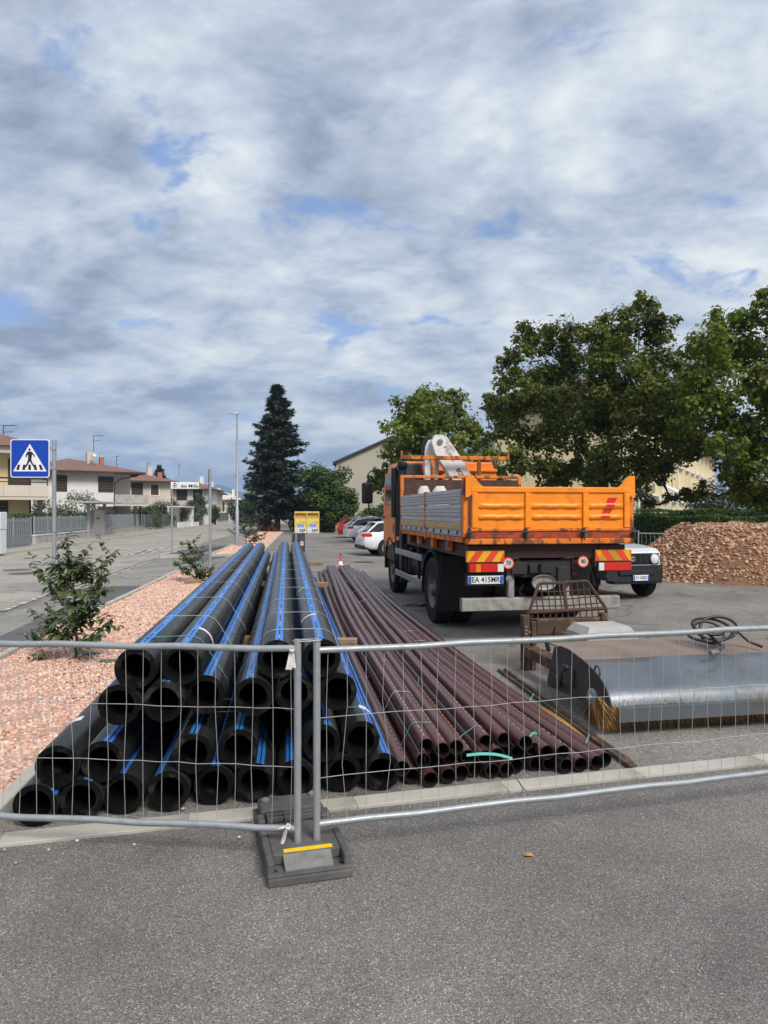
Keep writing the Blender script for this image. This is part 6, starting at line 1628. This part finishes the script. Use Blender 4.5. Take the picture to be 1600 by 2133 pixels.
obj('holes', m, m_black_ink, q_, 0)
# traffic cone
p0 = P(709.5,1185,22.0); t = thing('traffic_cone', 'red and white traffic cone behind the brown pipe ends', 'traffic cone', (p0.x, 22.0, 0))
m = MB(); m.b2((-.14,-.14,0),(.14,.14,.03),.008); m.lathe([(.105,.0305),(.085,.14)],18); m.lathe([(.055,.30),(.022,.47),(.02,.48)],18); obj('body', m, m_cone, t, 40)
m = MB(); m.lathe([(.085,.14),(.055,.30)],18); obj('white_band', m, m_signwhite, t, 40)
m = MB(); m.lathe([(.021,.481),(.026,.50),(.02,.53),(0,.535)],12); obj('tip', m, m_blackp, t, 40)
# fallen leaf and asphalt crumbs
m = MB(); m.add([(-.03,0,.004),(-.01,-.022,.012),(.03,-.006,.003),(.02,.02,.012),(-.012,.02,.006)],[(0,1,2,3,4)]); o = obj('fallen_leaf', m, m_leaf_dry, None, 0, label='single dry orange leaf lying on the foreground asphalt', cat='leaf'); o.location = G(1100,1783,.004)
m = MB(); m.add([(-.008,0,.003),(.0,-.012,.008),(.009,0,.003),(0,.012,.006)],[(0,1,2,3)]); o = obj('fallen_leaf', m, m_leaf_dry, None, 0, label='tiny dry leaf scrap on the asphalt below the rubber foot', cat='leaf'); o.location = G(596,1896,.004)
# cut wire and cable scraps by the truck
m = MB()
for k in range(3):
    a = rnd(0,6); m.tube([(.25*math.cos(a+q*.55)*(1+.15*k)+.03*q,.14*math.sin(a+q*.55+k),.012+.004*(q%2)) for q in range(9)],.007,5)
o = obj('cable_scrap', m, m_hose, None, 60, label='loop of dark cable scrap on the ground beside the truck wheels', cat='cable'); p = G(862,1262); o.location = (p.x,p.y,.004)
for k, (px, py) in enumerate(((800,1222),(818,1215),(812,1243))):
    m = MB(); a = rnd(0,3); m.tube([(-.12*math.cos(a),-.12*math.sin(a),.006),(0,.03,.02),(.12*math.cos(a),.12*math.sin(a),.006)],.006,5); p = G(px,py)
    o = obj('strap_scrap', m, m_sticker, None, 60, label=('white strap scrap nearest the cab wheel','white strap scrap farthest from the fence','white strap scrap closest to the brown pipes')[k]+', on the asphalt', cat='strap', group='white strap scraps on the asphalt'); o.location = (p.x,p.y,.004)
# ------------------------------------------------------------------ houses along the street
def house(name, label, loc, rz, cat='house'): return thing(name, label, cat, loc, rz)
def hbox(t, name, lo, hi, mat, bev=0.0): m = MB(); m.b2(lo, hi, bev); return obj(name, m, mat, t, 0)
def window(t, x, z, w, h, y=0.0, mat=None, frame=None, axis='y', dep=.05):
    """a window on the face y (facing -Y) or on a face x (axis 'x')"""
    fr = MB(); f = .10
    def bx(mb, a0, a1, z0, z1, d0, d1):
        if axis == 'y': mb.b2((a0,y+d0,z0),(a1,y+d1,z1))
        else: mb.b2((y-d1,a0,z0),(y-d0,a1,z1))
    bx(fr,x-f,x+w+f,z-f,z-.001,-dep,.02); bx(fr,x-f,x+w+f,z+h+.001,z+h+f,-dep,.02); bx(fr,x-f,x-.001,z,z+h,-dep,.02); bx(fr,x+w+.001,x+w+f,z,z+h,-dep,.02)
    o = obj('window', fr, frame or m_darkbrown, t, 0)
    k = max(2, int(h/.22))
    pn = MB()
    for i in range(k): bx(pn, x+.002, x+w-.002, z+h*i/k+.004, z+h*(i+1)/k-.012, -dep*.55, .01)
    obj('shutter', pn, mat or m_shutter, o, 0); return o
def hip_roof(t, x0, x1, y0, y1, z, h, ov=.7, mat=None, name='roof', ridge=None):
    a0, a1, b0, b1 = x0-ov, x1+ov, y0-ov, y1+ov; ins = min((a1-a0),(b1-b0))/2
    if (a1-a0) >= (b1-b0): r0, r1 = (a0+ins,(b0+b1)/2), (a1-ins,(b0+b1)/2)
    else: r0, r1 = ((a0+a1)/2,b0+ins), ((a0+a1)/2,b1-ins)
    m = MB(); v = [(a0,b0,z),(a1,b0,z),(a1,b1,z),(a0,b1,z),(r0[0],r0[1],z+h),(r1[0],r1[1],z+h)]
    if (a1-a0) >= (b1-b0): fs = [(0,1,5,4),(1,2,5),(2,3,4,5),(3,0,4)]
    else: fs = [(0,1,4),(1,2,5,4),(2,3,5),(3,0,4,5)]
    m.add(v, fs); m.add([(a0,b0,z-.01),(a1,b0,z-.01),(a1,b1,z-.01),(a0,b1,z-.01)],[(3,2,1,0)])
    r_ = obj(name, m, mat or m_roof, t, 0)
    e = MB(); 
    for lo, hi in (((a0,b0-.03,z-.16),(a1,b0+.03,z-.011)),((a0,b1-.03,z-.16),(a1,b1+.03,z-.011)),((a0-.03,b0+.031,z-.16),(a0+.03,b1-.031,z-.011)),((a1-.03,b0+.031,z-.16),(a1+.03,b1-.031,z-.011))): e.b2(lo,hi)
    obj('gutter', e, m_darkbrown, r_, 0); return r_
def chimney(parent, x, y, z0, z1, w, mat, cap=None):
    m = MB(); m.b2((x-w/2,y-w/2,z0),(x+w/2,y+w/2,z1)); c_ = obj('chimney', m, mat, parent, 0)
    q = MB(); q.b2((x-w*.65,y-w*.65,z1+.001),(x+w*.65,y+w*.65,z1+w*.25)); obj('chimney_cap', q, cap or m_darkbrown, c_, 0) if c_.parent and c_.parent.parent is None else None
    return c_
def aerial(label, loc, h, w=.9):
    m = MB(); m.tube([(0,0,0),(0,0,h)],.028,6)
    for k in (0,.28): m.tube([(-.05,0,h-k*h),(w*(1-k),0,h-k*h+.03)],.02,5)
    for k in range(4): m.tube([(w*.22*k,-.25,h+.01),(w*.22*k,.25,h+.01)],.012,4)
    o = obj('tv_aerial', m, m_dksteel, None, 50, label=label, cat='tv aerial', group='tv aerials on the house roofs'); o.location = loc; return o
# cream house at the left edge
p = G(62,1131); hz0 = Vector((p.x-1.3, 43.2, 0))
hz0 = Vector((P(62,0,44).x,44,0)); h1 = house('house', 'cream yellow house with a long balcony at the left edge', hz0, R(34))
hbox(h1,'wall',(-13,0,0),(0,10,5.35),m_w_cream)
hbox(h1,'upper_slab',(-13.6,-1.2,5.351),(.9,10.6,5.75),m_w_tan)
m = MB(); m.add([(-13.9,-1.5,5.76),(1.0,-1.5,5.76),(1.0,11,5.76),(-13.9,11,5.76),(-13.9,5,7.6),(-3.5,5,7.6)],[(0,1,5,4),(1,2,5),(2,3,4,5)]); obj('roof', m, m_roof, h1, 0)
hbox(h1,'balcony_slab',(-13,-1.3,2.55),(.85,-.001,2.75),m_w_tan)
bal = hbox(h1,'balcony_parapet',(-13,-1.34,2.751),(.86,-1.22,3.42),m_w_tan); hbox(h1,'balcony_parapet',(.75,-1.219,2.751),(.86,0,3.42),m_w_tan)
for k in range(6): hbox(bal,'joint',(-.2-k*1.4,-1.345,2.78),(-.17-k*1.4,-1.3405,3.40),m_conc)
m = MB(); m.tube([(-13,-1.28,3.85),(.8,-1.28,3.85),(.8,0,3.85)],.05,6); m.tube([(-13,-1.28,3.62),(.8,-1.28,3.62)],.03,6)
for k in range(8): m.tube([(.8-k*1.7,-1.28,3.42),(.8-k*1.7,-1.28,3.85)],.035,6)
obj('railing', m, m_darkbrown, h1, 50)
for (x_,z_,w_,h__) in ((-2.4,.2,1.1,2.2),(-1.1,2.78,1.0,2.2),(-6,.2,1.2,2.2)): window(h1,x_,z_,w_,h__)
hbox(h1,'pillar',(.3,-1.2,0),(.55,-.95,2.549),m_darkbrown)
m = MB(); m.tube([(.02,-.06,0),(.02,-.06,5.2)],.05,6); obj('downpipe', m, m_darkbrown, h1, 50)
aerial('thin tv aerial above the cream house at the left edge', P(7,935,46), 1.5)
# white house
p = G(60,1108); h2 = house('house', 'white two storey house with brown shutters and a corner balcony', (P(237,0,62).x-.82*7.2, 62-.57*7.2, 0), R(35))
xe = 7.2
hbox(h2,'wall',(0,0,0),(xe,9.5,5.25),m_w_white); hbox(h2,'wall',(xe+.001,2.2,0),(xe+2.0,9.5,5.25),m_w_white)
rf = hip_roof(h2,0,xe+1.6,0,9.5,5.3,1.35,.9)
def on_front(hx, px):                                  # local x of a wall point seen at photo column px
    l = hx.location; rz = hx.rotation_euler.z; k = (px-800)/F
    return (k*l.y-l.x)/(math.cos(rz)-k*math.sin(rz))
for pa,pb in ((118,137),(207,234)):
    xa, xb = on_front(h2,pa), on_front(h2,pb); window(h2,xa,3.65,xb-xa,1.15)
window(h2,on_front(h2,207),.9,1.3,1.3)
window(h2,2.6,3.8,1.0,1.1,xe+2.0,axis='x')
window(h2,.3,3.9,.8,1.15,xe,axis='x')
q = hbox(h2,'balcony_slab',(xe+.002,-.4,2.35),(xe+2.9,2.19,2.55),m_w_tan)
hbox(h2,'balcony_parapet',(xe+.0,-.45,2.551),(xe+2.9,-.33,3.35),m_conc); hbox(h2,'balcony_parapet',(xe+2.79,-.329,2.551),(xe+2.9,2.19,3.35),m_conc)
m = MB(); m.tube([(xe+1.7,-.3,0),(xe+1.7,-.3,2.35)],.08,8); m.tube([(xe+2.7,1.5,0),(xe+2.7,1.5,2.35)],.08,8); m.tube([(xe+.06,-.06,2.6),(xe+.06,-.06,4.3),(xe+.5,-.3,4.7),(xe+1.9,-.6,5.0)],.05,6); obj('pipework', m, m_darkbrown, h2, 50)
chimney(rf, on_front(h2,172)+1.2, 2.6, 5.2, 7.15, .62, m_w_tan)
chimney(rf, on_front(h2,198)+1.2, 2.8, 5.2, 6.75, .38, m_brick)
m = MB(); dp = P(195,949,62.6); m.lathe([(0,.07),(.15,.05),(.27,.0)],18,Matrix.Translation((0,0,0))@Matrix.Rotation(R(70),4,'X')@Matrix.Rotation(R(20),4,'Y')); m.tube([(0,0,0),(0,.1,-.3)],.03,6)
o = obj('satellite_dish', m, m_pole, None, 40, label='round satellite dish on the chimney of the white house', cat='satellite dish'); o.location = dp
aerial('tv aerial rising beside the satellite dish of the white house', P(195,945,63.5), 1.6)
aerial('thin tv aerial on the ridge between the white and the pinkish house', P(243,976,70), 1.2, .2)
# pinkish house
h3 = house('house', 'pinkish house with a brown hip roof and one pale framed window', (P(356,0,80).x-.866*5.4, 80-.5*5.4, 0), R(30))
xe3 = 5.4
hbox(h3,'wall',(-4,0,0),(xe3,10,5.2),m_w_pink); rf3 = hip_roof(h3,-4,xe3,0,10,5.25,1.5,.8)
window(h3,on_front(h3,314),3.7,.85,1.15,frame=m_w_white); window(h3,on_front(h3,276),3.7,1.0,1.2)
hbox(h3,'balcony_slab',(-3.6,-1.0,2.6),(.3,-.001,2.8),m_w_tan)
chimney(rf3, 4.3, 6, 5.2, 7.1, .55, m_w_tan); chimney(rf3, 5.6, 6.5, 5.2, 6.6, .5, m_brick)
aerial('small aerial on the pinkish house roof', P(306,981,82), .9, .5); aerial('aerial right of the pinkish house roof', P(373,990,92), 1.4, .2)
# farther houses
h4 = house('house', 'pale house partly behind the street name sign', (P(360,1080,96).x, 96, 0), R(5))
hbox(h4,'wall',(0,0,0),(4.6,9,4.9),m_w_white); r4 = hip_roof(h4,0,4.6,0,9,4.95,1.2,.9); window(h4,.6,3.5,1.2,1.2); window(h4,2.8,3.4,1.0,1.3)
hbox(h4,'balcony_parapet',(.2,-1.2,2.6),(4.4,-1.08,3.3),m_w_tan); hbox(h4,'balcony_slab',(.2,-1.2,2.4),(4.4,-.001,2.599),m_w_tan); chimney(r4,3.2,4,5.6,6.8,.5,m_w_white)
h6 = house('house', 'brown roofed house behind the edge-on sign post', (P(402,1080,118).x, 118, 0), R(5))
hbox(h6,'wall',(0,0,0),(3.6,9,5.0),m_w_tan); r6 = hip_roof(h6,0,3.6,0,9,5.05,1.2,.9); window(h6,1.0,3.5,1.0,1.3); chimney(r6,2.6,3,5.5,7.0,.6,m_w_white)
h5 = house('house', 'white house with a brown door upstairs and two white chimneys, near the hill', (P(440,1080,140).x, 140, 0), R(4))
hbox(h5,'wall',(0,0,0),(5.0,10,4.2),m_w_white); r5 = hip_roof(h5,0,4.6,0,10,4.25,1.5,.8,mat=m_w_tan)
window(h5,1.5,2.0,1.0,1.7); hbox(h5,'lower_roof',(-.3,-2.2,1.6),(4.6,-.001,1.75),m_w_tan); hbox(h5,'lower_wall',(0,-2.0,0),(4.3,-.002,1.599),m_w_pink)
chimney(r5,.9,3,5.0,6.6,.8,m_w_white,m_under); chimney(r5,3.9,3,4.6,6.4,.5,m_w_white,m_brick)
# garden walls and fences along the pavement
def wall_fence(name, label, a, b, hw, hf, style, cat='garden fence', np_=5):
    a = Vector((a.x,a.y,0)); b = Vector((b.x,b.y,0)); d = b-a; L_ = d.length
    t = thing(name, label, cat, a, math.atan2(d.y,d.x), 'garden fences along the far pavement'); z = .12
    if hw > .01:
        hbox(t,'base_wall',(0,-.1,z-.2),(L_,.1,z+hw),m_conc); hbox(t,'coping',(-.03,-.13,z+hw+.001),(L_+.03,.13,z+hw+.05),m_w_white if style=='slats' else m_conc)
    zb = z+hw+.06
    for k in range(np_+1):
        xx = L_*k/np_; hbox(t,'post',(xx-.03,-.03,zb-.02),(xx+.03,.03,zb+hf+.04),m_pole)
    if style == 'slats':
        m = MB(); k = int(L_/.22)
        for i in range(k): m.b2((.05+i*.22,-.052,zb+.04),(.05+i*.22+.105,-.035,zb+hf))
        m.b2((0,-.034,zb+.12),(L_,-.005,zb+.18)); m.b2((0,-.034,zb+hf-.16),(L_,-.005,zb+hf-.10)); obj('slats', m, m_gate, t, 0, kind='stuff')
    else:
        mm = m_gate if style == 'panel' else m_gate_d
        for k in range(np_): hbox(t,'panel',(L_*k/np_+.035,-.02,zb+.02),(L_*(k+1)/np_-.035,.01,zb+hf),mm)
    return t
wall_fence('garden_gate','grey slatted gate with a solid foot at the left edge',G(-60,1157),G(64,1141),0,1.35,'slats','gate',3)
g_ = MB(); pa, pb = G(-60,1157), G(64,1141); d = pb-pa; g_.box(((pa.x+pb.x)/2,(pa.y+pb.y)/2-.09,.42),(d.length,.04,.62),rot=(0,0,math.atan2(d.y,d.x)))
o = obj('gate_panel', g_, m_gate, bpy.data.objects['garden_gate'], 0); o.matrix_parent_inverse = Matrix.LocRotScale(bpy.data.objects['garden_gate'].location, bpy.data.objects['garden_gate'].rotation_euler, None).inverted()
wall_fence('garden_fence','pale grey slatted fence on a low wall behind the crossing sign',G(71,1137),G(187,1122),.42,.98,'slats')
wall_fence('garden_fence','smooth grey panel fence on a low wall right of the concrete gateway',G(216,1117),G(296,1107.5),.42,1.02,'panel',np_=6)
wall_fence('garden_fence','dark garden fence left of the street name sign',G(300,1106.5),G(352,1101.5),.15,1.25,'dark',np_=4)
wall_fence('garden_fence','dark panel fence on a pale wall right of the street name sign',G(374,1099),G(398,1097),.35,1.2,'dark',np_=3)
wall_fence('garden_fence','long dark fence farther up the street',G(399,1097),G(444,1092),.2,1.4,'dark',np_=5)
wall_fence('garden_fence','last dark fence before the spruce',G(447,1091.5),G(476,1088.5),.2,1.3,'dark',np_=4)
# concrete gateway with its canopy
a, b = G(189,1122), G(213,1118.5); d = b-a
t = thing('gateway', 'concrete gateway with a flat canopy on thin posts', 'gateway', (a.x,a.y+.2,0), math.atan2(d.y,d.x), None)
L_ = d.length
hbox(t,'concrete_pier',(.0,-.15,-.05),(L_*.93,.15,1.95),m_conc); 
hbox(t,'canopy',(-2.2,-.9,2.42),(L_+2.2,1.0,2.54),m_conc)
for xx in (-.9,L_+.35): hbox(t,'post',(xx-.09,-.1,.1),(xx+.09,.1,2.419),m_pole)
hbox(t,'name_plate',(L_*.2,-.16,1.3),(L_*.45,-.151,1.45),m_dksteel)
a, b = G(354,1101), G(385,1098); d = b-a
t = thing('gateway', 'white rendered gateway frame with an open porch', 'gateway', (a.x+.5,a.y,0), math.atan2(d.y,d.x))
L_ = d.length; hbox(t,'side_wall',(L_*.78,-.8,-.05),(L_*.84,.6,2.35),m_w_white); hbox(t,'canopy',(-.6,-.9,2.351),(L_*.84,.7,2.46),m_w_white); hbox(t,'low_wall',(-.6,-.6,0),(L_*.779,-.45,.7),m_w_white); hbox(t,'back_wall',(-.6,.5,0),(L_*.779,.6,2.35),m_w_white); hbox(t,'low_wall',(L_*.86,-.6,0),(L_*1.4,-.45,.6),m_w_white)
p = G(4,1158); m = MB(); m.b2((-.45,-.25,0),(.42,.25,1.0),.02); m.b2((-.46,-.26,1.001),(.44,.26,1.72),.02)
o = obj('utility_cabinet', m, m_box, None, 20, label='pale grey utility cabinet on the pavement at the left edge', cat='cabinet'); o.location = (p.x-.25,p.y-.2,.1)
p = G(532,1092); t = thing('gateway', 'small white arched gateway near the spruce', 'gateway', (p.x-1.4,p.y+4,0), 0)
for xx in (0,1.5): hbox(t,'pier',(xx,0,0),(xx+.5,.5,2.6),m_w_white)
m = MB(); m.add([(-.3,-.2,2.6),(2.3,-.2,2.6),(1.0,-.2,3.5),(-.3,.7,2.6),(2.3,.7,2.6),(1.0,.7,3.5)],[(0,1,2),(5,4,3),(0,3,4,1),(1,4,5,2),(2,5,3,0)]); obj('roof', m, m_w_tan, t, 0)
wall_fence('garden_fence','pale wall with a gate beyond the second gravel bed',Vector((p.x+1.2,p.y+4,0)),Vector((p.x+4.4,p.y+4.3,0)),.5,.9,'panel',np_=4)
# garden plants
def gp_(px, Y): return P(px,1066,Y)
for (px, Y, rx, h, n, leaf, mat, lab, pt) in (
    (100,50,1.9,3.2,2600,.16,m_leaf_olive,'grey green olive bush left of the crossing sign post',.2),
    (130,53,1.6,2.9,1800,.16,m_leaf_olive,'grey green olive bush right of the crossing sign post',.2),
    (172,56,2.0,3.9,2400,.16,m_leaf_olive,'loose olive tree in front of the white house',.1),
    (232,64,1.2,2.3,1400,.15,m_leaf_bush,'low dark bush under the corner balcony',.1),
    (292,70,1.8,2.7,2600,.18,m_leaf_bush,'bright green bush between the white and the pinkish house',.1),
    (318,72,1.7,2.5,2400,.18,m_leaf_bush,'green bush under the pale framed window',.1),
    (343,78,1.9,3.4,2200,.18,m_leaf_olive,'grey green bush behind the no entry disc',.1),
    (366,84,2.4,3.8,2600,.2,m_leaf_olive,'grey green shrubbery under the street name sign',.1),
    (352,80,.8,2.0,900,.16,m_leaf_red,'small reddish bush inside the white gateway',.1),
    (409,94,2.1,5.0,3000,.22,m_leaf_dark,'dark round evergreen right of the street name sign',.5),
    (402,90,1.9,3.4,1400,.2,m_leaf_olive,'pale flowering bush below the round evergreen',.1),
    (448,100,1.1,3.2,2200,.2,m_leaf_hedge,'tall clipped hedge block just right of the edge-on sign post',.0),
    (498,96,2.1,4.2,3600,.24,m_leaf_dark,'dark rounded evergreen left of the spruce',.3),
    (522,88,1.9,5.0,3600,.24,m_leaf_bush,'green tree squeezed against the left flank of the spruce',.4),
    (262,66,.9,1.75,900,.16,m_leaf_hedge,'square dark hedge corner beside the white house balcony',.0)):
    q = gp_(px,Y); bush(lab, (q.x,Y,0), rx, rx*.8, h, n, leaf, mat, tufts=14, pointed=pt)
hedge('low clipped hedge behind the slatted fence', G(72,1136)+Vector((-1.5,.2,0)), G(196,1121)+Vector((-1.6,.2,0)), .7, 1.62, 5000, .12, m_leaf_hedge)
hedge('low clipped hedge behind the smooth grey fence', G(214,1117)+Vector((-1.6,.2,0)), G(258,1112)+Vector((-1.6,.2,0)), .7, 1.7, 2200, .13, m_leaf_hedge)
hedge('bright clipped hedge right of the smooth grey fence', G(338,1103)+Vector((-1.4,.2,0)), G(368,1100)+Vector((-1.4,.2,0)), .7, 2.3, 2600, .14, m_leaf_hedge)
# ------------------------------------------------------------------ buildings behind the trees on the right
def gable(label, x0, x1, y, dep, ze, zr, mat, rz=0.0, name='apartment_building'):
    t = thing(name, label, 'building', (x0,y,0), rz); w = x1-x0
    m = MB(); pr_ = [(0,0),(w,0),(w,ze),(w/2,zr),(0,ze)]
    m.add([(a,0,b) for a,b in pr_]+[(a,dep,b) for a,b in pr_],[(0,1,2,3,4),(9,8,7,6,5),(1,6,7,2),(5,0,4,9)]); obj('wall', m, mat, t, 0)
    q = MB(); ov = .35; sl = (zr-ze)/(w/2)
    q.add([(-ov,-ov,ze-sl*ov+.02),(w/2,-ov,zr+.02),(w/2,dep,zr+.02),(-ov,dep,ze-sl*ov+.02),(-ov,-ov,ze-sl*ov+.26),(w/2,-ov,zr+.26),(w/2,dep,zr+.26),(-ov,dep,ze-sl*ov+.26)],[(4,5,6,7),(0,4,7,3),(0,1,5,4),(3,2,1,0)])
    q.add([(w+ov,-ov,ze-sl*ov+.02),(w/2,-ov,zr+.02),(w/2,dep,zr+.02),(w+ov,dep,ze-sl*ov+.02),(w+ov,-ov,ze-sl*ov+.26),(w/2,-ov,zr+.26),(w/2,dep,zr+.26),(w+ov,dep,ze-sl*ov+.26)],[(7,6,5,4),(3,7,4,0),(4,5,1,0),(0,1,2,3)])
    obj('roof', q, m_roof_d, t, 0); return t
a = P(700,965,76); b = P(785,927,76); w2 = (b.x-a.x)
gable('beige gabled building with a dark roof edge behind the parked cars', a.x, a.x+2*w2+3.5, 76, 14, a.z, a.z+(b.z-a.z)*(w2+1.75)/w2, m_w_beige)
a = P(1030,909,52); b = P(1193,867,52)
g2 = gable('grey beige gabled building half hidden behind the big trees', a.x, a.x+2*(b.x-a.x), 52, 9, a.z, b.z, m_w_beige)
m = MB(); c_ = P(1201,872,55); m.b2((c_.x-a.x-.35,2.6,b.z-.6),(c_.x-a.x+.45,3.3,b.z+.55)); obj('chimney', m, m_signred, g2, 0)
# pale yellow row building running away to the right
p0 = P(1318,1066,40); p1 = P(1482,1066,86)
d = Vector((p1.x-p0.x, p1.y-p0.y, 0)); L_ = d.length
yb = thing('row_building', 'pale yellow row building with white pilasters behind the hedge', 'building', (p0.x,p0.y,0), math.atan2(d.y,d.x))
hbox(yb,'wall',(0,0,0),(L_,8,8.2),m_w_yel)
nb = 12
for k in range(nb+1):
    xx = L_*k/nb; hbox(yb,'pilaster',(xx-.15,-.38,0),(xx+.15,-.001,8.2),M('cream_pilaster',(.80,.72,.52),.9,var=.04) if k == 0 else bpy.data.materials['cream_pilaster'])
for k in range(nb):
    xx = L_*k/nb
    q = MB(); q.b2((xx+.16,-.30,2.55),(xx+L_/nb-.16,-.0005,2.85)); obj('balcony_slab', q, m_w_white, yb, 0); q = MB(); q.b2((xx+.16,-.30,5.35),(xx+L_/nb-.16,-.0005,5.65)); obj('balcony_slab', q, m_w_white, yb, 0)
    if k % 2: 
        q = MB(); q.b2((xx+.6,-.04,3.1),(xx+L_/nb-.7,-.001,4.9)); obj('window', q, m_glass, yb, 0)
    q = MB(); q.b2((xx+.6,-.03,.3),(xx+L_/nb-.9,-.001,2.3)); obj('window', q, m_w_tan if k % 3 else m_glass, yb, 0)
m = MB(); m.add([(-.8,-1.3,8.2),(L_+.8,-1.3,8.2),(L_+.8,4,9.9),(-.8,4,9.9),(L_+.8,9,8.2),(-.8,9,8.2)],[(0,1,2,3),(3,2,4,5),(1,4,2),(0,3,5)]); obj('roof', m, m_roof, yb, 0)
m = MB(); m.add([(2.0,-3.4,2.35),(7.5,-3.4,2.35),(7.5,-.8,3.6),(2.0,-.8,3.6),(2.0,-3.4,2.2),(7.5,-3.4,2.2),(7.5,-.8,3.45),(2.0,-.8,3.45)],[(0,1,2,3),(7,6,5,4),(0,4,5,1),(1,5,6,2),(3,7,4,0)]); obj('porch_roof', m, m_w_white, yb, 0)
m = MB(); m.b2((1.9,-3.5,1.75),(7.6,-3.41,2.2)); obj('porch_fascia', m, m_brick, yb, 0)
b = P(1352,1066,33); bush('dark ivy clad shrub between the tailgate and the yellow building', (b.x-.4,34,0), .9, .8, 3.6, 2600, .14, m_leaf_dark, tufts=14)
b = P(1500,1066,33); bush('mixed green shrub at the end of the yellow building', (b.x+1.2,36,0), 1.6, 1.2, 2.8, 3000, .16, m_leaf_bush, tufts=18)
b = P(1560,1066,28); bush('dark shrub mass under the right edge tree', (b.x+.6,29.5,0), 2.8, 1.6, 3.4, 5200, .16, m_leaf_dark, tufts=18)
b = P(1250,1066,34); bush('green shrub glimpsed over the tailgate', (b.x,36,0), 3.2, 1.4, 3.0, 4200, .17, m_leaf_bush, tufts=18)
# far hills
m = MB(); vs = []; fs = []; nx, ny = 160, 14
prof_ = [(-3000,30),(200,24),(330,20),(400,44),(430,95),(455,150),(466,158),(480,146),(500,120),(530,96),(600,84),(760,60),(900,48),(1400,40),(4000,30)]
def hill_h(px):
    for (a, za), (b, zb) in zip(prof_[:-1], prof_[1:]):
        if a <= px <= b: f = (px-a)/(b-a); f = f*f*(3-2*f); return za+(zb-za)*f
    return 20
for i in range(nx+1):
    px = -600+2400*i/nx
    for k in range(ny+1):
        v_ = k/ny; Y = 3000+1600*v_; e = math.sin(math.pi*min(1,v_*1.0))**.8 if v_ < 1 else 0
        X = (px-800)/F*3800
        vs.append((X, Y, -2+(hill_h(px)*3800/3600*.86)*e*(1+.05*math.sin(i*1.7)*math.sin(k*1.3))))
for i in range(nx):
    for k in range(ny): a = i*(ny+1)+k; fs.append((a,a+ny+1,a+ny+2,a+1))
m.add(vs, fs); obj('hills', m, m_hill, None, 180, kind='structure')
# ------------------------------------------------------------------ air
if HAZE:
    mh = bpy.data.materials.new('haze'); mh.use_nodes = True; nt = mh.node_tree; nt.nodes.clear()
    o_ = nt.nodes.new('ShaderNodeOutputMaterial'); pv_ = nt.nodes.new('ShaderNodeVolumePrincipled')
    pv_.inputs['Color'].default_value = (.50,.68,1.0,1); pv_.inputs['Density'].default_value = HAZE; pv_.inputs['Anisotropy'].default_value = 0.0
    nt.links.new(pv_.outputs[0], o_.inputs['Volume'])
    m = MB(); m.box((0,1900,119.5),(9200,6200,243)); obj('haze', m, mh, None, 0, kind='stuff')
